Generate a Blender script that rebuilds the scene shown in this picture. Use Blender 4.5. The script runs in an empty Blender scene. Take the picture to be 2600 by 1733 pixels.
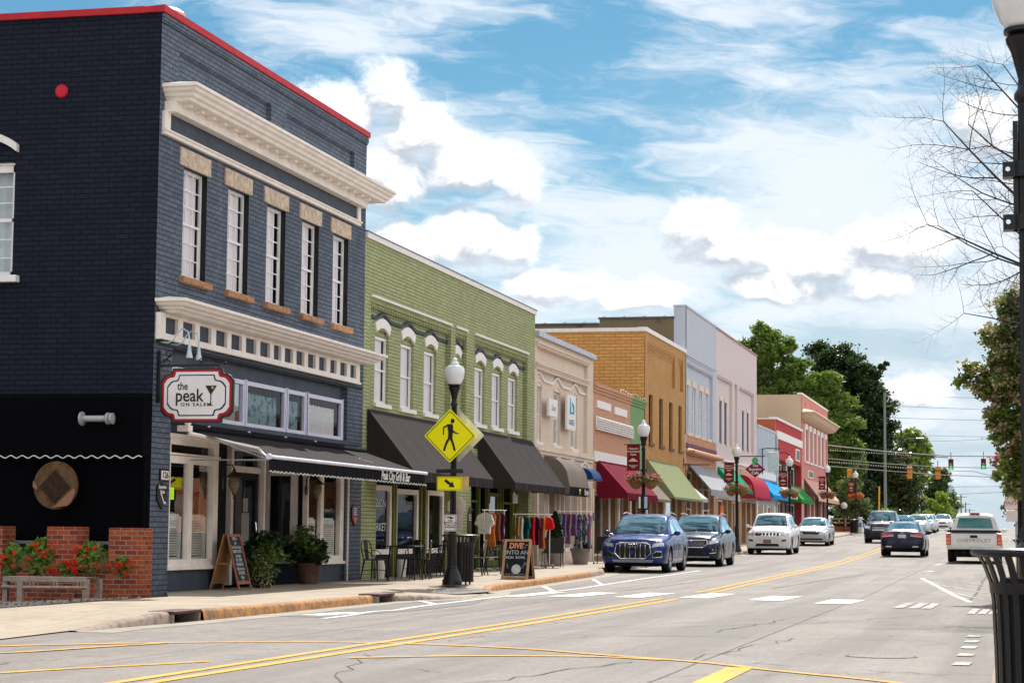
import bpy, bmesh, math, random
from mathutils import Vector, Matrix
from mathutils.bvhtree import BVHTree
from math import sin, cos, pi, radians, sqrt, atan2
random.seed(7)
SC = bpy.context.scene
COL = SC.collection

# ------------------------------------------------------------------ camera
EYE = 1.2
def cam_setup():
    yaw, pit, rol, fpx = .2382, .0914, .0095, 5276
    f = Vector((-sin(yaw)*cos(pit), cos(yaw)*cos(pit), sin(pit)))
    r0 = Vector((cos(yaw), sin(yaw), 0)); u0 = r0.cross(f)
    r = cos(rol)*r0 + sin(rol)*u0; u = -sin(rol)*r0 + cos(rol)*u0
    cd = bpy.data.cameras.new('camera'); co = bpy.data.objects.new('camera', cd); COL.objects.link(co)
    M = Matrix(((r.x, u.x, -f.x, 0), (r.y, u.y, -f.y, 0), (r.z, u.z, -f.z, EYE), (0, 0, 0, 1)))
    co.matrix_world = M
    cd.sensor_width = 36; cd.lens = 36*fpx/2600; cd.clip_start = .1; cd.clip_end = 6000
    cd.dof.use_dof = True; cd.dof.focus_distance = 46; cd.dof.aperture_fstop = 13
    SC.camera = co
cam_setup()
SC.view_settings.view_transform = 'Standard'; SC.view_settings.look = 'None'
SC.view_settings.gamma = 1; SC.view_settings.use_curve_mapping = False
SC.view_settings.exposure = EXPOSURE = 0.45
SC.cycles.use_denoising = True
SC.cycles.max_bounces = 8; SC.cycles.transparent_max_bounces = 16
SC.cycles.caustics_reflective = False; SC.cycles.caustics_refractive = False
SC.cycles.sample_clamp_indirect = 6

SUN_EL, SUN_AZ = 46.0, -0.3      # azimuth measured from +Y towards +X, degrees

# ------------------------------------------------------------------ node helpers
class NT:
    def __init__(s, tree): s.t = tree
    def new(s, k, **kw):
        n = s.t.nodes.new(k)
        for a, v in kw.items(): setattr(n, a, v)
        return n
    def link(s, a, b): s.t.links.new(a, b)
    def setin(s, sock, v):
        if isinstance(v, bpy.types.NodeSocket): s.link(v, sock)
        elif v is not None: sock.default_value = v
    def m(s, op, a, b=None, c=None, clamp=False):
        n = s.new('ShaderNodeMath', operation=op); n.use_clamp = clamp
        s.setin(n.inputs[0], a)
        if b is not None: s.setin(n.inputs[1], b)
        if c is not None: s.setin(n.inputs[2], c)
        return n.outputs[0]
    def ramp(s, v, a, b, smooth=True):
        n = s.new('ShaderNodeMapRange'); n.interpolation_type = 'SMOOTHSTEP' if smooth else 'LINEAR'
        s.setin(n.inputs[0], v); s.setin(n.inputs[1], a); s.setin(n.inputs[2], b); return n.outputs[0]
    def mix(s, f, a, b, kind='MIX'):
        n = s.new('ShaderNodeMix', data_type='RGBA', blend_type=kind)
        s.setin(n.inputs[0], f)
        for i, v in ((6, a), (7, b)):
            if isinstance(v, (tuple, list)) and len(v) == 3: v = (*v, 1)
            s.setin(n.inputs[i], v)
        return n.outputs[2]
    def comb(s, x, y, z=0.0):
        n = s.new('ShaderNodeCombineXYZ')
        for i, v in enumerate((x, y, z)): s.setin(n.inputs[i], v)
        return n.outputs[0]
    def noise(s, vec, scale, detail=4, rough=.55, dist=0, out=0):
        n = s.new('ShaderNodeTexNoise'); n.inputs['Scale'].default_value = scale
        n.inputs['Detail'].default_value = detail; n.inputs['Roughness'].default_value = rough
        n.inputs['Distortion'].default_value = dist
        if vec is not None: s.link(vec, n.inputs['Vector'])
        return n.outputs[out]

# ------------------------------------------------------------------ world: sky, clouds
def world_setup():
    w = bpy.data.worlds.new('World'); SC.world = w; w.use_nodes = True
    t = w.node_tree; t.nodes.clear(); N = NT(t)
    out = N.new('ShaderNodeOutputWorld'); bg = N.new('ShaderNodeBackground')
    sky = N.new('ShaderNodeTexSky', sky_type='NISHITA', sun_disc=False)
    sky.sun_elevation = radians(SUN_EL); sky.sun_rotation = radians(SUN_AZ)
    sky.air_density = 1.0; sky.dust_density = .4; sky.ozone_density = 1.6; sky.altitude = 0
    tc = N.new('ShaderNodeTexCoord'); sep = N.new('ShaderNodeSeparateXYZ'); N.link(tc.outputs['Generated'], sep.inputs[0])
    x, y, z = sep.outputs
    az = N.m('MULTIPLY', N.m('ARCTAN2', x, y), 57.2958); el = N.m('MULTIPLY', N.m('ARCSINE', z), 57.2958)
    P = N.comb(az, N.m('MULTIPLY', el, 1.35), 0)
    warp = N.noise(P, .35, 3, .6, 0, 1)
    wv = N.new('ShaderNodeVectorMath', operation='MULTIPLY_ADD'); N.link(warp, wv.inputs[0]); wv.inputs[1].default_value = (1.6, 1.6, 0); N.link(P, wv.inputs[2])
    PW = wv.outputs[0]
    # heaps of cumulus: (azimuth, elevation, half width, half height)
    blobs = [(-17.1,12.1,.9,.9),(-16.3,10.9,1.3,.9),(-14.9,10.0,1.5,.8),(-13.7,9.8,1.0,.6),(-17.3,9.6,1.6,.9),(-19.0,11.4,1.2,.8),
             (-15.1,8.2,1.5,.75),(-13.7,8.0,.9,.6),(-16.6,7.9,1.2,.55),(-8.6,8.5,1.0,.75),(-7.5,7.8,1.5,.6),(-5.2,7.6,1.8,.6),(-2.9,8.0,1.5,.75),
             (-3.6,6.9,1.2,.5),(-10.0,6.5,1.4,.45),(-2.7,3.9,.9,.5),(-.8,11.0,.9,.9),(-3.8,2.6,.9,.35),(3,9,3,1.1),(9,7,4,1.6),(16,9,5,2),(-30,9,4,1.6),(-42,11,6,2.5),(28,8,5,2.4),(-12.5,6.9,1.6,.5),(-6.2,6.9,1.6,.45)]
    def dens(v, det=8, am=1.5):
        s = N.new('ShaderNodeSeparateXYZ'); N.link(v, s.inputs[0]); acc = None
        for (a, e, wa, we) in blobs:
            dx = N.m('DIVIDE', N.m('SUBTRACT', s.outputs[0], a + .8), wa); dy = N.m('DIVIDE', N.m('SUBTRACT', s.outputs[1], e*1.35 + .8), we*1.35)
            d2 = N.m('ADD', N.m('MULTIPLY', dx, dx), N.m('MULTIPLY', dy, dy))
            g = N.m('DIVIDE', 1.0, N.m('ADD', 1.0, N.m('MULTIPLY', d2, d2)))
            acc = g if acc is None else N.m('MAXIMUM', acc, g)
        n1 = N.noise(v, .95, det, .62); n2 = N.noise(v, .22, 3, .5)
        return N.m('ADD', N.m('ADD', N.m('MULTIPLY', acc, .9), N.m('MULTIPLY', N.m('SUBTRACT', n1, .5), am)), N.m('MULTIPLY', N.m('SUBTRACT', n2, .5), .5))
    d0 = dens(PW)
    up = N.new('ShaderNodeVectorMath', operation='ADD'); N.link(PW, up.inputs[0]); up.inputs[1].default_value = (.25, .85, 0)
    d1 = dens(up.outputs[0], 3.5, 1.1); d2_ = dens(PW, 3.5, 1.1)
    cum = N.ramp(d0, .18, .84)
    lowmask = N.ramp(el, .2, 3.0)
    cum = N.m('MULTIPLY', cum, N.ramp(el, 19, 13))
    lit = N.ramp(N.m('ADD', N.m('SUBTRACT', d2_, d1), N.m('MULTIPLY', N.m('SUBTRACT', d0, d2_), .5)), -.34, .26)
    # high thin streaks
    PC = N.comb(N.m('MULTIPLY', N.m('ADD', az, N.m('MULTIPLY', el, -.9)), .28), N.m('ADD', N.m('MULTIPLY', el, 1.1), N.m('MULTIPLY', az, .12)), 3.7)
    cw = N.noise(PC, .7, 3, .6, 0, 1); cv = N.new('ShaderNodeVectorMath', operation='MULTIPLY_ADD'); N.link(cw, cv.inputs[0]); cv.inputs[1].default_value = (2.0, 2.0, 0); N.link(PC, cv.inputs[2])
    c1 = N.noise(cv.outputs[0], .75, 8, .62)
    veil = N.noise(N.comb(az, N.m('MULTIPLY', el, 1.6), 9), .11, 2, .5)
    band = N.m('SUBTRACT', 1.0, N.m('MINIMUM', 1.0, N.m('ABSOLUTE', N.m('DIVIDE', N.m('SUBTRACT', el, 7.5), 8.5))))
    cir = N.ramp(N.m('ADD', N.m('ADD', c1, N.m('MULTIPLY', N.m('SUBTRACT', veil, .5), .9)), N.m('MULTIPLY', band, .22)), .47, .80)
    front = N.ramp(N.m('ABSOLUTE', az), 100, 45)
    cir = N.m('MULTIPLY', N.m('MULTIPLY', cir, .9), front)
    haze = N.m('MULTIPLY', N.ramp(el, 9.0, -1.0), .8)
    deep = N.mix(1.0, sky.outputs[0], (.50, .90, 1.0), 'MULTIPLY')
    S = .061
    skyc = N.mix(1.0, deep, (S, S, S), 'MULTIPLY')
    # darkening of the sky behind the camera, switched off
    back = N.ramp(y, .25, -.6)
    skyc = N.mix(N.m('MULTIPLY', back, .0), skyc, (0, 0, 0))
    gray = N.m('MULTIPLY', N.ramp(az, -16, 2), N.ramp(el, 12, 4)); c = N.mix(N.m('MULTIPLY', gray, .8), skyc, (.43, .50, .57)); c = N.mix(haze, c, (.44, .53, .61))
    wash = N.m('MULTIPLY', N.m('MULTIPLY', N.ramp(az, -20, -6), N.ramp(el, 14, 8)), N.ramp(N.noise(P, .16, 5, .6), .3, .65)); c = N.mix(N.m('MULTIPLY', wash, .42), c, (.55, .61, .66))
    c = N.mix(cir, c, (.68, .73, .79))
    cc = N.mix(lit, (.43, .47, .53), (.97, .97, .975))
    c = N.mix(N.m('MULTIPLY', N.m('MULTIPLY', cum, lowmask), front), c, cc)
    # bright veil added above, right and behind, out of view, to lift shaded walls
    fill_veil = N.m('MULTIPLY', N.ramp(y, -1.1, -.2), N.ramp(el, 17, 34)); side = N.m('MULTIPLY', N.ramp(x, .1, .5), N.ramp(y, -.7, -.1)); vv = N.m('MULTIPLY', N.m('MAXIMUM', N.m('MAXIMUM', fill_veil, side), N.m('MULTIPLY', N.ramp(y, 0, -.4), .8)), N.ramp(N.noise(P, .05, 6, .62), .40, .54))
    vv = N.m('MULTIPLY', vv, N.m('SUBTRACT', 1, N.m('MULTIPLY', N.ramp(y, .2, .8), .6)))
    c = N.mix(N.m('MULTIPLY', vv, .9), c, N.mix(side, (1.3, 1.28, 1.25), (1.75, 1.70, 1.66)))
    N.link(c, bg.inputs[0]); bg.inputs[1].default_value = 1.0
    N.link(bg.outputs[0], out.inputs[0])
world_setup()

def sun_setup():
    l = bpy.data.lights.new('sun', 'SUN'); l.energy = 4.6; l.angle = radians(.5); l.color = (1, .95, .87)
    o = bpy.data.objects.new('sun', l); COL.objects.link(o)
    a, e = radians(SUN_AZ), radians(SUN_EL)
    d = Vector((sin(a)*cos(e), cos(a)*cos(e), sin(e)))
    o.location = d*400; o.rotation_euler = d.to_track_quat('Z', 'Y').to_euler()
sun_setup()

# ------------------------------------------------------------------ terrain height along the street
ZPT = [(-200,0),(44,0),(53,.06),(70,.14),(90,.34),(100,.46),(111,.64),(118,.8),(140,1.05),(163,1.38),(195,1.75),(240,2.1),(320,2.3),(3000,2.3)]
def gz(y):
    for (a, p), (b, q) in zip(ZPT, ZPT[1:]):
        if y <= b: return p + (q-p)*(y-a)/(b-a)
    return ZPT[-1][1]
YST = [-200,-60,0,10,20,30,44,48,53,60,70,80,90,100,111,118,128,140,150,163,178,195,215,240,280,320,450,700,1200,2500]

# ------------------------------------------------------------------ mesh builder
SPLIT = {'mullion', 'pilaster', 'side', 'entry_wall', 'banner_arm', 'band', 'pier', 'white_panel', 'foot', 'castor', 'spot_lamp', 'hook', 'bolt', 'bulb', 'coping', 'string_course', 'ledge', 'recessed_panel', 'clamp', 'folding_arm', 'arch_moulding', 'shopfront_panel', 'notice', 'lettering_line', 'bracket'}
class MB:
    def __init__(s): s.v = []; s.f = []; s.m = []; s.cm = 0
    def add(s, vs, fs):
        o = len(s.v); s.v += [tuple(v) for v in vs]; s.f += [tuple(i+o for i in f) for f in fs]; s.m += [s.cm]*len(fs); return s
    def quad(s, a, b, c, d): return s.add([a, b, c, d], [(0, 1, 2, 3)])
    def box(s, x0, x1, y0, y1, z0, z1):
        if x0 > x1: x0, x1 = x1, x0
        if y0 > y1: y0, y1 = y1, y0
        if z0 > z1: z0, z1 = z1, z0
        v = [(x0,y0,z0),(x1,y0,z0),(x1,y1,z0),(x0,y1,z0),(x0,y0,z1),(x1,y0,z1),(x1,y1,z1),(x0,y1,z1)]
        return s.add(v, [(3,2,1,0),(4,5,6,7),(0,1,5,4),(1,2,6,5),(2,3,7,6),(3,0,4,7)])
    def bbox(s, x0, x1, y0, y1, z0, z1, b=.01):      # box with chamfered edges
        bm = bmesh.new(); bmesh.ops.create_cube(bm, size=1)
        for v in bm.verts: v.co = Vector(((x0+x1)/2+v.co.x*abs(x1-x0), (y0+y1)/2+v.co.y*abs(y1-y0), (z0+z1)/2+v.co.z*abs(z1-z0)))
        bmesh.ops.bevel(bm, geom=bm.edges[:], offset=b, segments=2, affect='EDGES', profile=.5)
        return s.frombm(bm)
    def frombm(s, bm, M=None):
        bm.verts.ensure_lookup_table()
        for i, v in enumerate(bm.verts): v.index = i
        s.add([(M @ v.co if M else v.co) for v in bm.verts], [[v.index for v in f.verts] for f in bm.faces]); bm.free(); return s
    def prism(s, pts, axis, a, b):
        # pts: 2D outline; axis 0: (y,z) extruded in x; 1: (x,z) extruded in y; 2: (x,y) extruded in z
        def P(p, t): return (t, p[0], p[1]) if axis == 0 else (p[0], t, p[1]) if axis == 1 else (p[0], p[1], t)
        n = len(pts); v = [P(p, a) for p in pts] + [P(p, b) for p in pts]
        return s.add(v, [tuple(range(n)), tuple(range(2*n-1, n-1, -1))] + [(i, (i+1) % n, n+(i+1) % n, n+i) for i in range(n)])
    def tube(s, pts, r, n=8, closed=False, cap=True):
        pts = [Vector(p) for p in pts]; rs = r if isinstance(r, (list, tuple)) else [r]*len(pts)
        m = len(pts); base = len(s.v); prev = None; vs = []
        for i, p in enumerate(pts):
            d = (pts[(i+1) % m]-pts[i-1]) if closed else (pts[min(i+1, m-1)]-pts[max(i-1, 0)])
            if d.length < 1e-9: d = Vector((0, 0, 1))
            d.normalize()
            if prev is None:
                h = Vector((0, 0, 1)) if abs(d.z) < .9 else Vector((1, 0, 0)); u = d.cross(h).normalized()
            else:
                u = prev - d*prev.dot(d); u = u.normalized() if u.length > 1e-6 else d.orthogonal().normalized()
            prev = u; w = d.cross(u)
            vs += [p + (u*cos(2*pi*k/n) + w*sin(2*pi*k/n))*rs[i] for k in range(n)]
        fs = []
        for i in range(m if closed else m-1):
            j = (i+1) % m
            fs += [(i*n+k, i*n+(k+1) % n, j*n+(k+1) % n, j*n+k) for k in range(n)]
        if cap and not closed: fs += [tuple(range(n-1, -1, -1)), tuple(range((m-1)*n, m*n))]
        return s.add(vs, fs)
    def lathe(s, prof, c=(0, 0, 0), n=24, axis='z', cap=True):
        vs = []
        for (r, h) in prof:
            for k in range(n):
                a = 2*pi*k/n; p = (r*cos(a), r*sin(a), h)
                if axis == 'x': p = (p[2], p[0], p[1])
                elif axis == 'y': p = (p[0], p[2], p[1])
                vs.append((c[0]+p[0], c[1]+p[1], c[2]+p[2]))
        m = len(prof); fs = [(i*n+k, i*n+(k+1) % n, (i+1)*n+(k+1) % n, (i+1)*n+k) for i in range(m-1) for k in range(n)]
        if cap: fs += [tuple(range(n-1, -1, -1)), tuple(range((m-1)*n, m*n))]
        return s.add(vs, fs)
    def ball(s, c, r, n=12, sz=1.0):
        return s.lathe([(max(1e-4, r*sin(pi*i/n)), -r*sz*cos(pi*i/n)) for i in range(n+1)], c, n=2*n, cap=False)
    def build(s, name, mat, parent=None, smooth=False, world=True, weld=False):
        if name in SPLIT and s.f:
            P = s.pieces()
            if len(P) > 1:
                for q in P: q.nofix = getattr(s, 'nofix', False); o = q.build_(name, mat, parent, smooth, world, weld)
                return o
        return s.build_(name, mat, parent, smooth, world, weld)
    def pieces(s):
        n = len(s.v); p = list(range(n)); key = {}
        def find(i):
            while p[i] != i: p[i] = p[p[i]]; i = p[i]
            return i
        for i, v in enumerate(s.v):
            k = tuple(round(c, 3) for c in v)
            if k in key: p[find(i)] = find(key[k])
            else: key[k] = i
        for f in s.f:
            for i in f[1:]: p[find(i)] = find(f[0])
        g = {}
        for f, m in zip(s.f, s.m): g.setdefault(find(f[0]), []).append((f, m))
        out = []
        for fs in g.values():
            q = MB(); ids = sorted({i for f, _ in fs for i in f}); mp = {i: k for k, i in enumerate(ids)}; q.v = [s.v[i] for i in ids]; q.f = [tuple(mp[i] for i in f) for f, _ in fs]; q.m = [m for _, m in fs]; out.append(q)
        return out
    def build_(s, name, mat, parent=None, smooth=False, world=True, weld=False):
        me = bpy.data.meshes.new(name)
        off = Vector((0, 0, 0))
        if parent is not None and world:
            p = parent
            while p is not None: off += p.location; p = p.parent
        me.from_pydata([(v[0]-off.x, v[1]-off.y, v[2]-off.z) for v in s.v], [], s.f)
        mats = mat if isinstance(mat, (list, tuple)) else [mat]
        for q in mats: me.materials.append(q)
        if any(s.m): me.polygons.foreach_set('material_index', s.m)
        bm = bmesh.new(); bm.from_mesh(me)
        if weld: bmesh.ops.remove_doubles(bm, verts=bm.verts, dist=1e-5)
        if not getattr(s, 'nofix', False): bmesh.ops.recalc_face_normals(bm, faces=bm.faces)
        if smooth:
            for f in bm.faces: f.smooth = True
            for e in bm.edges:
                if len(e.link_faces) == 2 and e.calc_face_angle(0) > radians(40): e.smooth = False
        bm.to_mesh(me); bm.free(); me.update()
        o = bpy.data.objects.new(name, me); COL.objects.link(o)
        if parent is not None: o.parent = parent
        return o

def tag(o, label=None, cat=None, group=None, kind=None):
    if label: o['label'] = label
    if cat: o['category'] = cat
    if group: o['group'] = group
    if kind: o['kind'] = kind
    return o
def thing(name, label, cat, loc=(0, 0, 0), group=None, rotz=0):
    o = bpy.data.objects.new(name, None); COL.objects.link(o); o.location = loc; o.rotation_euler = (0, 0, rotz)
    o.empty_display_size = .2
    return tag(o, label, cat, group)
def dup(root, loc=None, rotz=None, label=None, group=None):
    r = root.copy(); COL.objects.link(r)
    if loc is not None: r.location = loc
    if rotz is not None: r.rotation_euler = (0, 0, rotz)
    if label: r['label'] = label
    if group: r['group'] = group
    for ch in list(root.children):
        c = ch.copy(); COL.objects.link(c); c.parent = r
        for g in list(ch.children):
            d = g.copy(); COL.objects.link(d); d.parent = c
    return r
def struct(name, mb, mat, smooth=False): return tag(mb.build(name, mat, smooth=smooth), kind='structure')

# ------------------------------------------------------------------ text as mesh
def text_part(txt, name, mat, parent, origin, right, up, size, depth=.004, align='CENTER', sx=1.0, shear=0.0, bold=0.0, spacing=1.0, world=True):
    cu = bpy.data.curves.new('txt', 'FONT'); cu.body = txt; cu.size = size; cu.align_x = align; cu.align_y = 'CENTER'
    cu.extrude = depth/2; cu.shear = shear; cu.offset = bold; cu.space_character = spacing; cu.resolution_u = 3; cu.space_line = .95
    o = bpy.data.objects.new('txt', cu); COL.objects.link(o)
    bpy.context.view_layer.update()
    dg = bpy.context.evaluated_depsgraph_get(); me = bpy.data.meshes.new_from_object(o.evaluated_get(dg))
    bpy.data.objects.remove(o); bpy.data.curves.remove(cu)
    R = Vector(right).normalized(); U = Vector(up).normalized(); F = R.cross(U)
    off = Vector((0, 0, 0)); p = parent
    while world and p is not None: off += p.location; p = p.parent
    for v in me.vertices:
        c = v.co; v.co = Vector(origin) - off + R*c.x*sx + U*c.y + F*c.z
    me.materials.clear(); me.materials.append(mat); me.name = name
    ob = bpy.data.objects.new(name, me); COL.objects.link(ob); ob.parent = parent
    return ob

# ------------------------------------------------------------------ materials
def new_mat(name):
    m = bpy.data.materials.new(name); m.use_nodes = True; t = m.node_tree
    b = t.nodes['Principled BSDF']; return m, NT(t), b
_mc = {}
def mat(name, col, rough=.6, metal=0.0, var=.12, vs=6.0, bump=0.0, bs=40.0, spec=.25, emit=None, es=1.0, coat=0.0, col2=None, thr=None, trans=0.0, sub=0.0):
    if name in _mc: return _mc[name]
    m, N, b = new_mat(name); _mc[name] = m
    tc = N.new('ShaderNodeTexCoord'); v = tc.outputs['Object']
    n = N.noise(v, vs, 5, .6)
    if col2 is None:
        lo = tuple(c*(1-var) for c in col); hi = tuple(min(1, c*(1+var)) for c in col)
        c = N.mix(N.ramp(n, .3, .7), lo, hi)
    else:
        a, d = thr or (.45, .6); c = N.mix(N.ramp(n, a, d), col, col2)
    N.link(c, b.inputs['Base Color'])
    r = N.m('ADD', N.m('MULTIPLY', N.noise(v, vs*2.3, 3), .2), rough-.1, clamp=True); N.link(r, b.inputs['Roughness'])
    b.inputs['Metallic'].default_value = metal; b.inputs['Specular IOR Level'].default_value = spec
    b.inputs['Coat Weight'].default_value = coat; b.inputs['Coat Roughness'].default_value = .03
    if emit: b.inputs['Emission Color'].default_value = (*emit, 1); b.inputs['Emission Strength'].default_value = es
    if trans: b.inputs['Transmission Weight'].default_value = trans
    if bump:
        bp = N.new('ShaderNodeBump'); bp.inputs['Strength'].default_value = bump; bp.inputs['Distance'].default_value = .01
        N.link(N.noise(v, bs, 4), bp.inputs['Height']); N.link(bp.outputs[0], b.inputs['Normal'])
    return m
def brick_mat(name, col, col2, mortar, bw=.21, rh=.072, ms=.007, bump=.6, stain=None, stain_amt=.5, rough=.75, var=.25, rowvar=True):
    m, N, b = new_mat(name)
    g = N.new('ShaderNodeNewGeometry'); sp = N.new('ShaderNodeSeparateXYZ'); N.link(g.outputs['Position'], sp.inputs[0])
    x, y, z = sp.outputs
    uv = N.comb(N.m('ADD', x, y), z, 0)
    wob = N.noise(uv, 3.0, 2, .5, 0, 1)
    wv = N.new('ShaderNodeVectorMath', operation='MULTIPLY_ADD'); N.link(wob, wv.inputs[0]); wv.inputs[1].default_value = (.012, .012, 0); N.link(uv, wv.inputs[2])
    br = N.new('ShaderNodeTexBrick'); N.link(wv.outputs[0], br.inputs['Vector'])
    br.inputs['Scale'].default_value = 1; br.inputs['Brick Width'].default_value = bw; br.inputs['Row Height'].default_value = rh
    br.inputs['Mortar Size'].default_value = ms; br.inputs['Mortar Smooth'].default_value = .25; br.inputs['Bias'].default_value = 0
    br.inputs['Color1'].default_value = (*col, 1); br.inputs['Color2'].default_value = (*col2, 1); br.inputs['Mortar'].default_value = (*mortar, 1)  # on painted brick, darker mortar colour stands in for joint shade
    big = N.ramp(N.noise(uv, .9, 6, .65), .3, .72)
    c = N.mix(N.m('MULTIPLY', big, var), br.outputs['Color'], tuple(k*.55 for k in col), 'MIX')
    if stain:
        # streaks running down the wall
        st = N.ramp(N.noise(N.comb(N.m('MULTIPLY', N.m('ADD', x, y), 2.2), N.m('MULTIPLY', z, .45), 2), 1.3, 6, .7), .52, .75)
        c = N.mix(N.m('MULTIPLY', st, stain_amt), c, stain)
    fine = N.ramp(N.noise(uv, 45, 3, .6), .3, .7)
    c = N.mix(N.m('MULTIPLY', fine, .16), c, tuple(k*.6 for k in col))
    N.link(c, b.inputs['Base Color']); b.inputs['Roughness'].default_value = rough; b.inputs['Specular IOR Level'].default_value = .12
    bp = N.new('ShaderNodeBump'); bp.inputs['Strength'].default_value = bump; bp.inputs['Distance'].default_value = .02; bp.invert = True
    hh = N.m('ADD', br.outputs['Fac'], N.m('MULTIPLY', N.noise(uv, 30, 4), .35))
    N.link(hh, bp.inputs['Height']); N.link(bp.outputs[0], b.inputs['Normal'])
    return m
def glass_mat(name, tint=(.55, .62, .62), opaque=None, rough=.01, ior=1.5, fres=1.0):
    m = bpy.data.materials.new(name); m.use_nodes = True; t = m.node_tree; t.nodes.clear(); N = NT(t)
    out = N.new('ShaderNodeOutputMaterial'); mx = N.new('ShaderNodeMixShader'); gl = N.new('ShaderNodeBsdfGlossy'); gl.inputs['Roughness'].default_value = rough
    fr = N.new('ShaderNodeFresnel'); fr.inputs[0].default_value = ior
    tc = N.new('ShaderNodeTexCoord'); bp = N.new('ShaderNodeBump'); bp.inputs['Strength'].default_value = .06; bp.inputs['Distance'].default_value = .02
    N.link(N.noise(tc.outputs['Object'], 1.6, 2), bp.inputs['Height']); N.link(bp.outputs[0], gl.inputs['Normal'])
    if opaque: bs = N.new('ShaderNodeBsdfDiffuse'); bs.inputs[0].default_value = (*opaque, 1)
    if opaque and fres > 2: gl.inputs[0].default_value = (.55, .82, .95, 1)
    if not opaque: bs = N.new('ShaderNodeBsdfTransparent'); bs.inputs[0].default_value = (*tint, 1)
    N.link(N.m('MULTIPLY', fr.outputs[0], fres, clamp=True), mx.inputs[0]); N.link(bs.outputs[0], mx.inputs[1]); N.link(gl.outputs[0], mx.inputs[2]); N.link(mx.outputs[0], out.inputs[0])
    return m

M_WHITE = mat('white_paint', (.84, .80, .77), .5, var=.06, vs=9, bump=.08)
M_TRIM = mat('cream_trim_paint', (.88, .82, .76), .55, var=.07, vs=4, bump=.1, bs=25)
M_TRIMW = mat('white_window_paint', (.88, .86, .87), .45, var=.04)
M_BLACK = mat('black_metal', (.008, .008, .010), .42, 0, var=.3, vs=20, spec=.35)
M_CAST = mat('black_cast_iron', (.008, .007, .008), .36, 0, var=.35, vs=30, bump=.15, bs=60, spec=.35)
M_GLASS = glass_mat('window_glass', (.99, .99, .99), fres=.5)
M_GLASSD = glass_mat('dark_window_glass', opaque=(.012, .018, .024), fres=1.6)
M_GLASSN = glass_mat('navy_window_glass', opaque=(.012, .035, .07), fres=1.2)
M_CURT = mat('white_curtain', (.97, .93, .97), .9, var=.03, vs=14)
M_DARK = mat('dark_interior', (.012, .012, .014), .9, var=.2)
M_GALV = mat('galvanised_steel', (.42, .43, .45), .4, .7, var=.12, vs=15)
M_WOOD = mat('oiled_pine', (.42, .20, .08), .6, var=.25, vs=14, bump=.15)
M_RUBBER = mat('rubber', (.014, .014, .016), .8, var=.2)
M_CHROME = mat('chrome', (.75, .76, .78), .12, 1.0, var=.03)
M_LETW = mat('white_lettering', (.8, .8, .8), .6, var=.04)
M_LETB = mat('black_lettering', (.015, .015, .02), .5, var=.1)
# ================================================================== GROUND, ROAD, SIDEWALK
def asphalt_mat():
    m, N, b = new_mat('asphalt')
    g = N.new('ShaderNodeNewGeometry'); P = g.outputs['Position']
    sp = N.new('ShaderNodeSeparateXYZ'); N.link(P, sp.inputs[0])
    fl = N.comb(sp.outputs[0], sp.outputs[1], 0)
    fine = N.noise(fl, 26, 4, .8); big = N.noise(fl, .35, 5, .6); mid = N.noise(fl, 3.5, 5, .7)
    c = N.mix(N.ramp(big, .3, .7), (.188, .168, .152), (.25, .224, .204))
    c = N.mix(N.m('MULTIPLY', N.ramp(mid, .35, .7), .35), c, (.17, .155, .15))
    c = N.mix(N.m('MULTIPLY', N.ramp(fine, .52, .68), .6), c, (.40, .37, .34))
    c = N.mix(N.m('MULTIPLY', N.ramp(fine, .46, .32), .6), c, (.085, .08, .075))
    m9 = N.noise(fl, 8, 5, .75); c = N.mix(N.m('MULTIPLY', N.ramp(m9, .5, .66), .4), c, (.31, .285, .27)); c = N.mix(N.m('MULTIPLY', N.ramp(m9, .46, .34), .4), c, (.10, .09, .085))
    # long dark tyre tracks and resurfacing bands along the lanes
    tr = N.noise(N.comb(N.m('MULTIPLY', sp.outputs[0], 1.3), N.m('MULTIPLY', sp.outputs[1], .05), 4), 1.0, 4, .6)
    c = N.mix(N.m('MULTIPLY', N.ramp(tr, .44, .62), .55), c, (.13, .118, .112))
    st = N.ramp(N.noise(N.comb(N.m('MULTIPLY', sp.outputs[0], .9), N.m('MULTIPLY', sp.outputs[1], .35), 8), 1.6, 6, .75), .56, .74); c = N.mix(N.m('MULTIPLY', st, .6), c, (.10, .09, .085))
    # hairline cracks
    wob = N.noise(fl, .8, 4, .6, 0, 1); wv = N.new('ShaderNodeVectorMath', operation='MULTIPLY_ADD'); N.link(wob, wv.inputs[0]); wv.inputs[1].default_value = (1.6, 1.6, 0); N.link(fl, wv.inputs[2])
    vo = N.new('ShaderNodeTexVoronoi', feature='DISTANCE_TO_EDGE'); vo.inputs['Scale'].default_value = .2; N.link(wv.outputs[0], vo.inputs['Vector'])
    crack = N.m('MULTIPLY', N.ramp(vo.outputs[0], .0035, .0008), N.ramp(N.noise(fl, .5, 3), .52, .6))
    c = N.mix(N.m('MULTIPLY', crack, .8), c, (.05, .045, .045))
    N.link(c, b.inputs['Base Color'])
    N.link(N.m('ADD', .62, N.m('MULTIPLY', fine, .3)), b.inputs['Roughness']); b.inputs['Specular IOR Level'].default_value = .2
    bp = N.new('ShaderNodeBump'); bp.inputs['Strength'].default_value = .7; bp.inputs['Distance'].default_value = .015
    N.link(N.m('SUBTRACT', fine, N.m('MULTIPLY', crack, 1.5)), bp.inputs['Height']); N.link(bp.outputs[0], b.inputs['Normal'])
    return m
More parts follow.
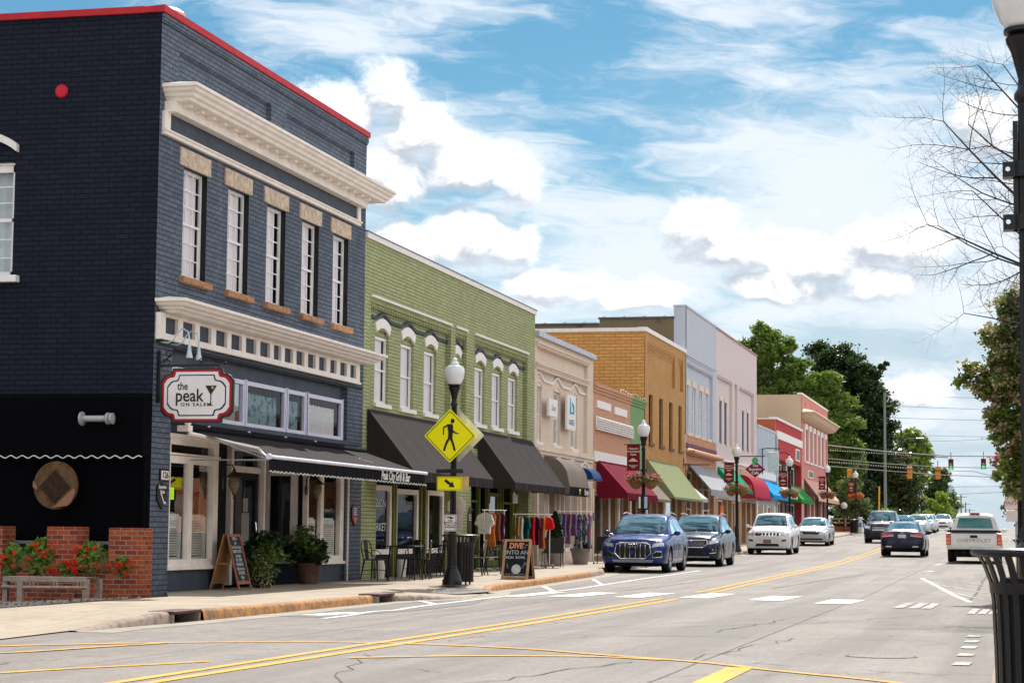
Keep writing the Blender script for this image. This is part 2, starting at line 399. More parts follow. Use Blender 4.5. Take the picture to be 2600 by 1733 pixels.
def flat_mat(name, cols, wear=None, wthr=(.5, .62), fine_s=40, rough=.8, bump=.2, joints=None, wscale=2.2):
    m, N, b = new_mat(name)
    g = N.new('ShaderNodeNewGeometry'); P = g.outputs['Position']
    c = N.mix(N.ramp(N.noise(P, .9, 5, .65), .3, .7), cols[0], cols[1])
    fine = N.noise(P, fine_s, 4, .7)
    c = N.mix(N.m('MULTIPLY', N.ramp(fine, .45, .7), .3), c, tuple(min(1, k*1.35) for k in cols[1]))
    c = N.mix(N.m('MULTIPLY', N.ramp(fine, .45, .25), .35), c, tuple(k*.45 for k in cols[0]))
    if wear:
        w = N.m('ADD', N.m('MULTIPLY', N.noise(P, wscale, 6, .75), .75), N.m('MULTIPLY', fine, .25))
        c = N.mix(N.ramp(w, *wthr), c, wear)
    if joints:
        sp = N.new('ShaderNodeSeparateXYZ'); N.link(P, sp.inputs[0])
        fy = N.m('ABSOLUTE', N.m('SUBTRACT', N.m('FRACT', N.m('DIVIDE', sp.outputs[1], joints)), .5))
        j = N.ramp(fy, .0045, .002)
        fx = N.m('ABSOLUTE', N.m('SUBTRACT', N.m('FRACT', N.m('DIVIDE', N.m('ADD', sp.outputs[0], .4), 1.45)), .5))
        j = N.m('MAXIMUM', j, N.ramp(fx, .007, .003))
        c = N.mix(N.m('MULTIPLY', j, .7), c, tuple(k*.35 for k in cols[0]))
    N.link(c, b.inputs['Base Color']); b.inputs['Roughness'].default_value = rough; b.inputs['Specular IOR Level'].default_value = .15
    bp = N.new('ShaderNodeBump'); bp.inputs['Strength'].default_value = bump; bp.inputs['Distance'].default_value = .01
    N.link(fine, bp.inputs['Height']); N.link(bp.outputs[0], b.inputs['Normal'])
    return m
ASPH = asphalt_mat()
CONC = flat_mat('sidewalk_concrete', [(.32, .265, .205), (.39, .33, .26)], wear=(.20, .155, .12), wthr=(.48, .72), joints=1.9)
CONC2 = flat_mat('driveway_concrete', [(.28, .255, .215), (.34, .31, .265)], wear=(.18, .16, .13), wthr=(.5, .7), fine_s=28, bump=.5)
YEL = flat_mat('yellow_road_paint', [(.68, .33, .05), (.74, .39, .08)], wear=(.34, .24, .16), wthr=(.50, .64))
WHT = flat_mat('white_road_paint', [(.70, .68, .66), (.80, .78, .76)], wear=(.34, .31, .30), wthr=(.56, .68))
WHTW = flat_mat('worn_white_paint', [(.62, .58, .52), (.70, .66, .60)], wear=(.27, .25, .24), wthr=(.42, .54), wscale=5)
KERBY = flat_mat('orange_kerb_paint', [(.40, .17, .045), (.50, .25, .08)], wear=(.17, .115, .08), wthr=(.43, .60), wscale=7)
KERBC = flat_mat('kerb_concrete', [(.25, .19, .155), (.36, .29, .24)], wear=(.10, .075, .07), wthr=(.48, .66), wscale=5)
EARTH = flat_mat('earth', [(.07, .075, .03), (.11, .10, .05)], fine_s=8)
DIRT = flat_mat('dirt', [(.06, .05, .04), (.12, .10, .08)], fine_s=30, bump=.8)
DPATCH = flat_mat('asphalt_patch', [(.15, .14, .14), (.19, .18, .175)], fine_s=42)

def sheet(name, xs, mat_, dz, y0=-200, y1=2500, zf=None):
    ys = sorted(set([y for y in YST if y0 < y < y1] + [y0, y1])); mb = MB()
    vs = [(x, y, gz(y)+dz + (zf(x, y) if zf else 0)) for y in ys for x in xs]; n = len(xs)
    mb.add(vs, [(j*n+i, j*n+i+1, (j+1)*n+i+1, (j+1)*n+i) for j in range(len(ys)-1) for i in range(n-1)])
    return struct(name, mb, mat_)
sheet('ground', [-900, -200, -60, -20, 20, 60, 200, 900], EARTH, -.03)
sheet('road', [-60, -30, -14, -6.3, -.3, 6, 30, 60], ASPH, 0, -60, 320)
sheet('distant_road', [-14, -7, -2], ASPH, .0, 320.01, 1500)

# street-side kerb line: x, y, top above road
KP = [(-10.5,10,.012),(-10.4,20,.012),(-10.55,22.4,.015),(-10.6,23.3,.05),(-10.55,24.0,.10),(-10.5,24.9,.15),(-10.45,25.9,.15),(-10.42,28,.14),(-10.42,31,.13),(-10.42,33.3,.13),
      (-10.36,34.3,.12),(-10.1,35.2,.09),(-9.8,36.2,.04),(-9.65,37.0,.012),(-9.75,38.2,.01),(-10.0,39.5,.012),(-10.22,40.4,.06),(-10.32,41.0,.12),(-10.42,42.5,.13),(-10.5,45,.13),(-10.6,49,.13),
      (-10.72,53,.13),(-10.95,56,.13),(-11.42,58.2,.13),(-11.5,60,.13)] + [(-11.5, y, .13) for y in (70,80,90,100,111,118,128,140,150,163,178,195,215,240,280)]
def sidewalk():
    mb = MB(); vs = []; n = 6
    for (x, y, t) in KP:
        xin = -14.12 if y > 31.5 else -13.1 if y > 24 else -40
        base = .13 if y > 24 else (.05 if y < 22.5 else .09)
        for k in range(n):
            f = k/(n-1); xx = (x-.15) + (xin-(x-.15))*f
            zz = gz(y) + (t if k == 0 else base*min(1, f*2.2) + t*(1-min(1, f*2.2)))
            vs.append((xx, y, zz))
    m = len(KP); mb.add(vs, [(j*n+i, j*n+i+1, (j+1)*n+i+1, (j+1)*n+i) for j in range(m-1) for i in range(n-1)])
    struct('sidewalk', mb, CONC)
    def kerb(name, i0, i1, mt):
        mb = MB(); vs = []; pr = [(-.155, 0, -.005), (-.13, 0, .004), (-.06, 0, .002), (-.02, 0, -.012), (0, 0, -.04), (.02, 1, 0)]
        for (x, y, t) in KP[i0:i1+1]:
            for (dx, low, dz) in pr: vs.append((x+dx, y, gz(y) + (-.02 if low else max(-.005, t+dz))))
        n = len(pr); mb.add(vs, [(j*n+i, j*n+i+1, (j+1)*n+i+1, (j+1)*n+i) for j in range(i1-i0) for i in range(n-1)])
        struct(name, mb, mt, smooth=True)
    kerb('kerb', 2, 5, KERBC); kerb('painted_kerb', 6, 9, KERBY); kerb('kerb', 10, 15, KERBC); kerb('painted_kerb', 15, 21, KERBY); kerb('kerb', 21, len(KP)-1, KERBC)
    # gutter strip
    mb = MB(); vs = []
    for (x, y, t) in KP[2:]: vs += [(x-.02, y, gz(y)+.003), (x+.42, y, gz(y)+.004)]
    mb.add(vs, [(2*j, 2*j+1, 2*j+3, 2*j+2) for j in range(len(KP)-3)]); struct('gutter', mb, CONC2)
sidewalk()
# right-hand sidewalk with its kerb
mb = MB(); ys = [6, 10, 20, 30, 44, 53, 60, 70, 80, 86]; vs = []
for y in ys: vs += [(-.22, y, gz(y)-.02), (-.2, y, gz(y)+.10), (-.16, y, gz(y)+.13), (5.9, y, gz(y)+.14)]
mb.add(vs, [(j*4+i, j*4+i+1, j*4+i+5, j*4+i+4) for j in range(len(ys)-1) for i in range(3)]); mb.quad((-.22, 6, -.02), (-.16, 6, .13), (5.9, 6, .14), (5.9, 6, -.02)); struct('sidewalk', mb, CONC)
mb = MB(); ys = [86, 100, 111, 118, 140, 163, 195, 240, 280]; vs = []
for y in ys: vs += [(3.0, y, gz(y)-.02), (3.02, y, gz(y)+.12), (12, y, gz(y)+.14)]
mb.add(vs, [(j*3+i, j*3+i+1, j*3+i+4, j*3+i+3) for j in range(len(ys)-1) for i in range(2)]); struct('sidewalk', mb, CONC)
# side patio ground left of the corner building
mb = MB(); mb.add([(-40, 24.01, -.06), (-13.1, 24.01, .125), (-13.1, 31.5, .125), (-13.1, 32.4, .125), (-40, 32.4, -.35), (-40, 31, -.3), (-16.6, 31, -.03), (-16.6, 27, -.02), (-16.6, 24.01, .0)], [(0, 8, 7, 6, 5, 4), (8, 1, 2, 7), (7, 2, 3, 6), (6, 3, 4)]); struct('patio_ground', mb, DIRT)

# ------------------------------------------------------------------ painted markings and marks on the road
def ribbon(pts, w, dz=.006, mb=None):
    mb = mb or MB(); P = []
    for (a, b) in zip(pts, pts[1:]):
        P.append(a); ys = [y for y in YST if min(a[1], b[1]) < y < max(a[1], b[1])]
        if b[1] < a[1]: ys.reverse()
        for y in ys:
            f = (y-a[1])/(b[1]-a[1]); P.append((a[0]+(b[0]-a[0])*f, y))
    P.append(pts[-1]); vs = []
    for i, p in enumerate(P):
        a, b = P[max(0, i-1)], P[min(len(P)-1, i+1)]; dx, dy = b[0]-a[0], b[1]-a[1]; L = sqrt(dx*dx+dy*dy) or 1
        nx, ny = -dy/L*w/2, dx/L*w/2; z = gz(p[1])+dz
        vs += [(p[0]+nx, p[1]+ny, z), (p[0]-nx, p[1]-ny, z)]
    return mb.add(vs, [(2*j, 2*j+1, 2*j+3, 2*j+2) for j in range(len(P)-1)])
def smooth(pts, n=6):
    out = []; Q = [pts[0]]+list(pts)+[pts[-1]]
    for i in range(1, len(Q)-2):
        for k in range(n):
            t = k/n; out.append(tuple(.5*((2*Q[i][d]) + (-Q[i-1][d]+Q[i+1][d])*t + (2*Q[i-1][d]-5*Q[i][d]+4*Q[i+1][d]-Q[i+2][d])*t*t + (-Q[i-1][d]+3*Q[i][d]-3*Q[i+1][d]+Q[i+2][d])*t**3) for d in range(len(pts[0]))))
    return out+[tuple(pts[-1])]
def mark(pts, w, m, dz=.006, name='road_marking'): return struct(name, ribbon(pts, w, dz), m)
mark([(-7.1, 6), (-6.85, 15.2), (-6.72, 21), (-6.52, 27.5), (-6.40, 38.3)], .11, YEL)
mark([(-6.85, 6), (-6.6, 15.3), (-6.42, 21), (-6.24, 27), (-6.08, 38.0)], .12, YEL)
far = [(-6.42, 42.6), (-6.38, 56), (-6.4, 75), (-6.6, 100), (-6.9, 140), (-7.4, 195), (-8.6, 240), (-10, 300)]
mark(far, .11, YEL); mark([(x+.3, y) for x, y in far], .11, YEL)
mark(smooth([(-11.5, 17.2), (-10.0, 19.45), (-8.68, 20.72), (-7.6, 21.35), (-6.75, 21.55), (-5.83, 21.42), (-4.84, 21.0), (-4.12, 20.43), (-2.89, 19.53), (-2.09, 18.6), (-1.07, 17.55), (0, 16)]), .10, YEL, .0075)
mark(smooth([(-10.6, 16.6), (-9.45, 18.35), (-9.05, 19.6), (-8.72, 20.62)]), .10, YEL, .009)
mark(smooth([(-6.14, 18.92), (-5.67, 19.3), (-5.06, 19.7), (-4.03, 20.0), (-3.3, 19.75)]), .10, YEL, .009)
mark(smooth([(-8.7, 14.6), (-8.18, 15.88), (-7.86, 16.62), (-7.47, 17.32), (-7.17, 17.95)]), .10, YEL)
mark([(-2.45, 12), (-2.44, 18.9)], .24, YEL, .006)
# parking lane edge and its stalls
mark(smooth([(-9.22, 27.2), (-9.22, 28.3), (-9.35, 29.8), (-9.22, 30.6), (-9.30, 31.7), (-9.34, 33.2), (-9.34, 37.5), (-9.22, 41.3), (-9.18, 45.3), (-9.2, 55), (-9.2, 62)]), .085, WHT)
mark([(-10.05, 34.8), (-9.34, 33.3)], .12, WHT, .008); mark([(-10.2, 45.2), (-9.22, 41.8)], .12, WHT, .008); mark([(-10.25, 51), (-9.22, 46.9)], .10, WHT, .008)
mark([(-9.75, 28.15), (-9.45, 29.3)], .34, WHT, .008); mark([(-10.45, 27.9), (-9.3, 28.1)], .035, WHT, .008)
for k in range(14): mark([(-9.25, 66+k*6.2), (-8.7, 66.15+k*6.2)], .11, WHTW)
# ladder crosswalk, seven bars and the rubbed ones by the right kerb
for i, (a, b, wd) in enumerate([((-9.16, 37.8), (-9.0, 41.3), .32), ((-8.3, 38.3), (-8.05, 41.4), .55), ((-7.1, 38.6), (-6.98, 41.8), .55), ((-5.9, 38.9), (-5.78, 42.0), .55), ((-4.48, 38.2), (-4.38, 41.0), .62), ((-3.16, 36.9), (-3.06, 39.4), .62)]):
    mark([a, b], wd, WHT, .0085)
for dx in (-.22, .03, .24): mark([(-1.72+dx, 35.3), (-1.65+dx, 38.1)], .16, WHTW, .0085)
for dx in (0, .17, .33): mark([(-.72+dx, 33.2), (-.66+dx, 35.6)], .12, WHTW, .0085)
for y in (20.3, 21.8, 23.3, 24.6, 25.9): mark([(-.53, y-.28), (-.50, y+.22)], .16, WHTW, .0085)
mark([(-2.46, 56.5), (-.84, 39.2)], .11, WHT); mark([(-2.4, 56.3), (-.5, 50.2)], .07, WHTW); mark([(-2.0, 51.5), (-.6, 45.2)], .07, WHTW); mark([(-1.5, 46.5), (-.6, 40.9)], .07, WHTW)
for y, x in ((65.5, -2.6), (75.5, -2.72)): mark([(x-.08, y-1), (x+.08, y+1)], .28, WHTW)
# tar-dark cracks and the darker patch by the left lane
random.seed(3)
CRK = mat('crack_tar', (.12, .11, .105), .9)
def crack(a, b, w=.012, n=14, j=.05):
    pts = []; 
    for i in range(n+1):
        f = i/n; pts.append((a[0]+(b[0]-a[0])*f+random.gauss(0, j), a[1]+(b[1]-a[1])*f+random.gauss(0, j*2.2)))
    struct('asphalt_crack', ribbon(pts, w, .005), CRK)
crack((-4.3, 15.8), (-3.5, 19.6), .022); crack((-3.0, 20.2), (-2.6, 24.5), .018); crack((-7.6, 22.0), (-3.9, 24.5), .016); crack((-5.1, 15.2), (-6.2, 19.6), .014)
crack((-4.9, 26.0), (-2.2, 29.5), .016); crack((-6.0, 24.4), (-2.2, 33), .012); crack((-10, 22.6), (-6.4, 22.5), .012); crack((-8.9, 31), (-4.5, 34), .013, 20, .08)
crack((-.86, 40.2), (-.82, 61), .06, 16, .02); crack((-5.4, 43), (-3.2, 45), .02); crack((-5.3, 46), (-4.2, 60), .03); crack((-3.2, 30), (-3.6, 25.6), .02)
crack((-2.9, 17.4), (-1.1, 18.8), .012); crack((-9.2, 23.5), (-8.0, 30), .012); crack((-2.9, 28.2), (-1.2, 33), .014); crack((-8.0, 43), (-7.4, 52), .03)
crack((-8.05, 8), (-7.95, 70), .010, 60, .008); crack((-2.9, 10), (-2.95, 75), .010, 60, .008); crack((-9.3, 24.0), (-1.0, 24.6), .018, 40, .03)
mb = MB(); mb.add([(-10.0, 27.6, .0045), (-9.3, 27.6, .0045), (-8.9, 30.5, .0045), (-8.75, 33.5, .0045), (-9.2, 36, .0045), (-9.6, 34.5, .0045), (-9.95, 31, .0045)], [tuple(range(7))]); struct('asphalt_patch', mb, DPATCH)
# manhole cover set in the asphalt
mh = thing('manhole_cover', 'round iron manhole cover flush with the asphalt near the right kerb', 'manhole cover', (-1.33, 21.25, .003))
mb = MB(); mb.lathe([(.001, .0035), (.31, .0035), (.33, .003), (.33, 0)], (-1.33, 21.25, .003), 32, cap=False); mb.build('lid', mat('worn_iron', (.20, .19, .185), .8, .0, var=.3, vs=20, bump=.5, bs=50), mh)
mb = MB(); mb.lathe([(.34, 0), (.34, .003), (.36, .003), (.36, 0)], (-1.33, 21.25, .003), 32, cap=False); mb.build('ring', mat('dark_iron', (.07, .08, .09), .6, .4), mh)
# kerb inlets
PURP = mat('rusted_inlet_iron', (.10, .05, .055), .65, .3, var=.35, vs=12, bump=.4)
def inlet(y0, y1, x, label):
    t = thing('storm_drain_inlet', label, 'storm drain', (x, y0, 0), 'kerb inlets along the left gutter')
    MB().bbox(x-.34, x+.03, y0, y1, .115, .155, .01).build('lid', PURP, t)
    MB().box(x-.33, x-.3, y0, y1, -.1, .114).build('backplate', M_DARK, t)
    mb = MB(); mb.box(x-.3, x+.01, y0, y0+.06, -.06, .114); mb.box(x-.3, x+.01, y1-.06, y1, -.06, .114); mb.build('side', KERBC, t)
inlet(24.93, 25.87, -10.48, 'rusty dark red kerb inlet at the left end of the orange painted kerb')
inlet(33.35, 34.25, -10.36, 'dark kerb inlet at the far end of the orange painted kerb, before the crosswalk ramp')
tm = MB()
for i in range(9):
    for j in range(14): tm.lathe([(.022, 0), (.018, .006), (.001, .007)], (-10.95+i*.085+j*.02, 37.7+j*.16, .075+.004*(8-i)), 6, cap=False)
tm.quad((-11.02, 37.6, .068), (-10.15, 37.6, .045), (-9.95, 39.95, .045), (-10.75, 39.95, .068))
tp = tm.build('tactile_paving', mat('grey_tactile_paver', (.17, .17, .18), .75)); tag(tp, 'grey dimpled tactile pad set in the kerb ramp by the crosswalk', 'tactile paving')
# gravel and leaf litter under the bench
mb = MB()
for i in range(1500):
    x = random.uniform(-16.9, -13.25); y = random.uniform(24.8, 31.1)
    if x > -13.35 - (y-25)*.03 + random.uniform(-.15, .1): continue
    r = random.uniform(.012, .035); z = .125 - (-13.1-x)*.045 + r*.3
    c = Vector((x, y, z)); k = len(mb.v)
    vs = [c+Vector((random.uniform(.7, 1.2)*r*a, random.uniform(.7, 1.2)*r*b, random.uniform(.5, .9)*r*d)) for a, b, d in ((1,0,0),(0,1,0),(-1,0,0),(0,-1,0),(0,0,1))]
    mb.add(vs, [(0,1,4),(1,2,4),(2,3,4),(3,0,4)])
tag(mb.build('gravel', mat('pale_gravel', (.30, .26, .23), .85, vs=30, var=.4)), kind='stuff', label='pale gravel and leaf litter under the bench', cat='gravel')
# ================================================================== BUILDING HELPERS
FX = -14.0
def wallx(mb, x, y0, y1, z0, z1, holes=(), rev=.12, sgn=1):
    """wall in the plane x, facing +x, with rectangular holes (ya,yb,za,zb) and reveals going back by rev"""
    ys = sorted({y0, y1, *[h[0] for h in holes], *[h[1] for h in holes]}); zs = sorted({z0, z1, *[h[2] for h in holes], *[h[3] for h in holes]})
    for a, b in zip(ys, ys[1:]):
        for c, d in zip(zs, zs[1:]):
            my, mz = (a+b)/2, (c+d)/2
            if any(h[0] < my < h[1] and h[2] < mz < h[3] for h in holes): continue
            mb.quad((x, a, c), (x, b, c), (x, b, d), (x, a, d))
    for (a, b, c, d) in holes:
        w = x-rev
        mb.quad((x, a, c), (x, b, c), (w, b, c), (w, a, c)); mb.quad((x, a, d), (w, a, d), (w, b, d), (x, b, d))
        mb.quad((x, a, c), (w, a, c), (w, a, d), (x, a, d)); mb.quad((x, b, c), (x, b, d), (w, b, d), (w, b, c))
    return mb
def wally(mb, y, x0, x1, z0, z1, holes=(), rev=.12):
    """wall in the plane y, facing -y"""
    xs = sorted({x0, x1, *[h[0] for h in holes], *[h[1] for h in holes]}); zs = sorted({z0, z1, *[h[2] for h in holes], *[h[3] for h in holes]})
    for a, b in zip(xs, xs[1:]):
        for c, d in zip(zs, zs[1:]):
            if any(h[0] < (a+b)/2 < h[1] and h[2] < (c+d)/2 < h[3] for h in holes): continue
            mb.quad((a, y, c), (b, y, c), (b, y, d), (a, y, d))
    for (a, b, c, d) in holes:
        w = y+rev
        mb.quad((a, y, c), (b, y, c), (b, w, c), (a, w, c)); mb.quad((a, y, d), (b, y, d), (b, w, d), (a, w, d))
        mb.quad((a, y, c), (a, w, c), (a, w, d), (a, y, d)); mb.quad((b, y, c), (b, w, c), (b, w, d), (b, y, d))
    return mb
def sash(parent, y0, y1, z0, z1, x, fm, fw=.05, cols=1, rows=(1, 1), curtain=None, glass=None, dark_back=True, name='window', bar=.02, curt_y=None, label=None):
    """sash window facing +x: frame mesh with pane and curtain as sub-parts"""
    mb = MB(); t = .05
    mb.box(x-t, x, y0, y0+fw, z0, z1); mb.box(x-t, x, y1-fw, y1, z0, z1); mb.box(x-t, x-.001, y0+fw, y1-fw, z0, z0+fw*1.2); mb.box(x-t, x-.001, y0+fw, y1-fw, z1-fw, z1)
    iy0, iy1, iz0, iz1 = y0+fw, y1-fw, z0+fw*1.2, z1-fw
    if len(rows) == 2:
        zm = (iz0+iz1)/2; mb.box(x-t*.9, x-.006, iy0, iy1, zm-.02, zm+.02); secs = [(iz0, zm-.02, rows[1], x-.03), (zm+.02, iz1, rows[0], x-.012)]
        mb.box(x-t*.9, x-.03, iy0, iy0+.022, iz0, zm-.02); mb.box(x-t*.9, x-.03, iy1-.022, iy1, iz0, zm-.02)
    else: secs = [(iz0, iz1, rows[0], x-.015)]
    for (a, b, r, xx) in secs:
        for i in range(1, r): zc = a+(b-a)*i/r; mb.box(xx-.018, xx-.001, iy0, iy1, zc-bar/2, zc+bar/2)
        for i in range(1, cols): yc = iy0+(iy1-iy0)*i/cols; mb.box(xx-.018, xx, yc-bar/2, yc+bar/2, a, b)
    o = mb.build(name, fm, parent)
    if label: o['label'] = label
    pn = MB().quad((x-.035, iy0, iz0), (x-.035, iy1, iz0), (x-.035, iy1, iz1), (x-.035, iy0, iz1)).build('pane', glass or M_GLASS, o)
    if curtain:
        cy0, cy1 = curt_y or (iy0, iy1); cm = MB(); n = max(8, int((cy1-cy0)*22)); vs = []
        for i in range(n+1):
            yy = cy0+(cy1-cy0)*i/n; xx = x-.14+.018*sin(i*1.9)+.01*sin(i*.7); xx += .07; vs += [(xx, yy, iz0-.02), (xx, yy, iz1+.02)]
        cm.add(vs, [(2*i, 2*i+2, 2*i+3, 2*i+1) for i in range(n)]); cm.nofix = True; cm.build('curtain', curtain, o, smooth=True)
    return o
def shell(parent, y0, y1, z1, xb=-34, side_near=None, zb=-.6, wallm=None, name='rear_wall', roof=True, near=True):
    """side, rear and roof faces of a block (the street wall is built apart)"""
    mb = MB(); x1 = FX-.02
    if near: mb.quad((xb, y0, zb), (x1, y0, zb), (x1, y0, z1), (xb, y0, z1))
    mb.quad((x1, y1, zb), (xb, y1, zb), (xb, y1, z1), (x1, y1, z1)); mb.quad((xb, y1, zb), (xb, y0, zb), (xb, y0, z1), (xb, y1, z1))
    mb.build('side_wall', side_near or wallm, parent)
    if roof: MB().box(xb+.3, x1-.35, y0+.1, y1-.1, z1-.9, z1-.8).build('roof', mat('roof_felt', (.12, .12, .12), .9), parent)
def interior(parent, y0, y1, z0, z1, x0=FX-.35, depth=3.2, m=None):
    mb = MB(); xb = x0-depth
    mb.quad((xb, y0, z0), (xb, y1, z0), (xb, y1, z1), (xb, y0, z1)); mb.quad((x0, y0, z0), (xb, y0, z0), (xb, y0, z1), (x0, y0, z1)); mb.quad((x0, y1, z0), (xb, y1, z0), (xb, y1, z1), (x0, y1, z1))
    mb.quad((x0, y0, z1), (xb, y0, z1), (xb, y1, z1), (x0, y1, z1)); mb.quad((x0, y0, z0), (x0, y1, z0), (xb, y1, z0), (xb, y0, z0))
    mb.build('interior', m or M_DARK, parent)
def moulding(parent, name, prof, y0, y1, m, ret0=True, ret1=True, xb=FX, label=None):
    """profile (x,z) extruded along y with mitred returns to the wall"""
    mb = MB(); n = len(prof); vs = []
    for (x, z) in prof: vs.append((x, y0-(x-xb) if ret0 else y0, z))
    for (x, z) in prof: vs.append((x, y1+(x-xb) if ret1 else y1, z))
    mb.add(vs, [(i, (i+1) % n, n+(i+1) % n, n+i) for i in range(n)] + [tuple(range(n-1, -1, -1)), tuple(range(n, 2*n))])
    for side, (ya, s, on) in enumerate(((y0, -1, ret0), (y1, 1, ret1))):
        if on:
            vs = [(xb, ya+s*(x-xb), z) for (x, z) in prof] + [(x, ya+s*(x-xb), z) for (x, z) in prof]
            mb.add(vs, [(i, (i+1) % n, n+(i+1) % n, n+i) for i in range(n)])
    o = mb.build(name, m, parent)
    if label: o['label'] = label
    return o
def fabric(name, col, var=.1, rough=.85):
    if name in _mc: return _mc[name]
    m, N, b = new_mat(name); _mc[name] = m
    g = N.new('ShaderNodeNewGeometry'); sp = N.new('ShaderNodeSeparateXYZ'); N.link(g.outputs['Position'], sp.inputs[0])
    st = N.noise(N.comb(N.m('MULTIPLY', sp.outputs[1], 5), N.m('MULTIPLY', sp.outputs[2], .8), 0), 1.0, 5, .6)
    c = N.mix(N.ramp(st, .3, .7), tuple(k*(1-var) for k in col), tuple(min(1, k*(1+var)) for k in col))
    we = N.noise(g.outputs['Position'], 160, 2, .6)
    c = N.mix(N.m('MULTIPLY', N.ramp(we, .4, .7), .3), c, tuple(min(1, k*2) for k in col))
    N.link(c, b.inputs['Base Color']); b.inputs['Roughness'].default_value = rough; b.inputs['Specular IOR Level'].default_value = .05
    bp = N.new('ShaderNodeBump'); bp.inputs['Strength'].default_value = .35; bp.inputs['Distance'].default_value = .02; N.link(st, bp.inputs['Height']); N.link(bp.outputs[0], b.inputs['Normal'])
    return m
def awning(parent, y0, y1, zw, xf, zf, zb, m, label=None, closed=True, scallop=0, sag=.045, edge=None, xw=None, barrel=0, ms=None, name='awning', seam=.75):
    """sloping fabric awning; valance and frame are sub-parts"""
    xw = FX+.02 if xw is None else xw; mb = MB(); ny = max(6, int((y1-y0)/.28)); nx = 8; vs = []
    for i in range(ny+1):
        y = y0+(y1-y0)*i/ny; rib = abs(sin(pi*(y-y0)/((y1-y0)/max(1, round((y1-y0)/seam/1.6)))))
        for k in range(nx+1):
            f = k/nx; x = xw+(xf-xw)*f; z = zw+(zf-zw)*f
            if barrel: z = zf+(zw-zf)*sqrt(max(0, 1-f**2.2)); x = xw+(xf-xw)*f
            z -= sag*sin(pi*f)*rib
            vs.append((x, y, z))
    top = list(vs); w = nx+1
    mb.add(vs, [(i*w+k, i*w+k+1, (i+1)*w+k+1, (i+1)*w+k) for i in range(ny) for k in range(nx)])
    if closed:
        for yy, i in ((y0, 0), (y1, ny)):
            row = top[i*w:(i+1)*w]; lowz = min(zf, zb+.05)
            mb.add(row+[(xw, yy, lowz), (xf, yy, lowz)], [tuple(list(range(w))+[w+1, w])])
    mb.nofix = True
    o = mb.build(name, m, parent, smooth=True)
    if label: o['label'] = label
    # valance
    vb = MB(); n = max(8, int((y1-y0)*14)); vs = []
    for i in range(n+1):
        y = y0+(y1-y0)*i/n; lo = zb
        if scallop: lo = zb+scallop*abs(cos(pi*(y-y0)/ (scallop*5)))**.7 if scallop else zb
        xx = xf+.012*sin(i*1.1)+.008*sin(i*.43); vs += [(xf, y, zf+.002), (xf+(xx-xf)*.6, y, (zf+zb)/2), (xx, y, lo)]
    vb.add(vs, [(3*i+k, 3*i+k+1, 3*i+k+4, 3*i+k+3) for i in range(n) for k in (0, 1)]); vb.nofix = True
    v = vb.build('valance', ms or m, o, smooth=True)
    fr = MB(); fr.tube([(xf-.02, y0+.02, zf-.02), (xf-.02, y1-.02, zf-.02)], .016, 6)
    for yy in (y0+.03, y1-.03): fr.tube([(xw, yy, zw-.05), (xf-.03, yy, zf-.03)], .014, 6); fr.tube([(xw, yy, zf-.04), (xf-.03, yy, zf-.04)], .014, 6)
    fr.build('frame', M_GALV, o)
    return o
def arc_band(cy, hw, z0, rise, th, x0, x1, n=12, drop=0.0, ends=0.0):
    """arched hood: band between two segmental arcs"""
    mb = MB(); R = (hw*hw+rise*rise)/(2*rise); zc = z0+rise-R; a0 = math.asin(min(1, hw/R)); pts = []
    for i in range(n+1):
        a = -a0+2*a0*i/n; pts.append((cy+R*sin(a), zc+R*cos(a)))
    inn = pts; outp = []
    for i in range(n+1):
        a = -a0+2*a0*i/n; outp.append((cy+(R+th)*sin(a)*(1+ends), zc+(R+th)*cos(a)))
    for i in range(n): mb.prism([inn[i], inn[i+1], outp[i+1], outp[i]], 0, x0, x1)
    return mb
def strip_path(pts, th, x0, x1):
    mb = MB()
    for a, b in zip(pts, pts[1:]): mb.prism([(a[0], a[1]-th/2), (b[0], b[1]-th/2), (b[0], b[1]+th/2), (a[0], a[1]+th/2)], 0, x0, x1)
    return mb
def wavy(cs, hw, ya, yb, zlo, zhi, n=10):
    """wavy string course: flat runs at zlo, humps to zhi over each centre"""
    pts = [(ya, zlo)]
    for c in cs:
        for i in range(n+1):
            t = -1+2*i/n; pts.append((c+t*hw*1.3, zlo+(zhi-zlo)*(.5+.5*cos(pi*t))))
    pts.append((yb, zlo)); return pts

# ================================================================== CORNER BUILDING (dark slate painted brick)
SLATE = brick_mat('slate_painted_brick', (.108, .135, .182), (.155, .185, .238), (.045, .058, .080), bw=.25, rh=.088, ms=.009, bump=1.2, stain=(.19, .215, .25), stain_amt=.5, var=.3)
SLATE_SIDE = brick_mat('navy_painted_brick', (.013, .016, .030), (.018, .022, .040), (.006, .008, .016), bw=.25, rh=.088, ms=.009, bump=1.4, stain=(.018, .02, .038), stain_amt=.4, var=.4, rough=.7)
SLATE_FLAT = mat('slate_paint', (.05, .065, .09), .6, var=.18, vs=3, bump=.15)
STONE_L = mat('rough_lintel_stone', (.58, .47, .36), .9, var=.25, vs=9, bump=1.0, bs=14)
STONE_S = mat('rough_sill_stone', (.42, .22, .12), .9, var=.3, vs=10, bump=1.0, bs=18)
RED = mat('red_coping_paint', (.50, .018, .03), .55, var=.1, vs=4)
AWN_BLACK = fabric('charcoal_awning_fabric', (.034, .028, .029))
AWN_BLK2 = fabric('black_awning_fabric', (.010, .010, .013))
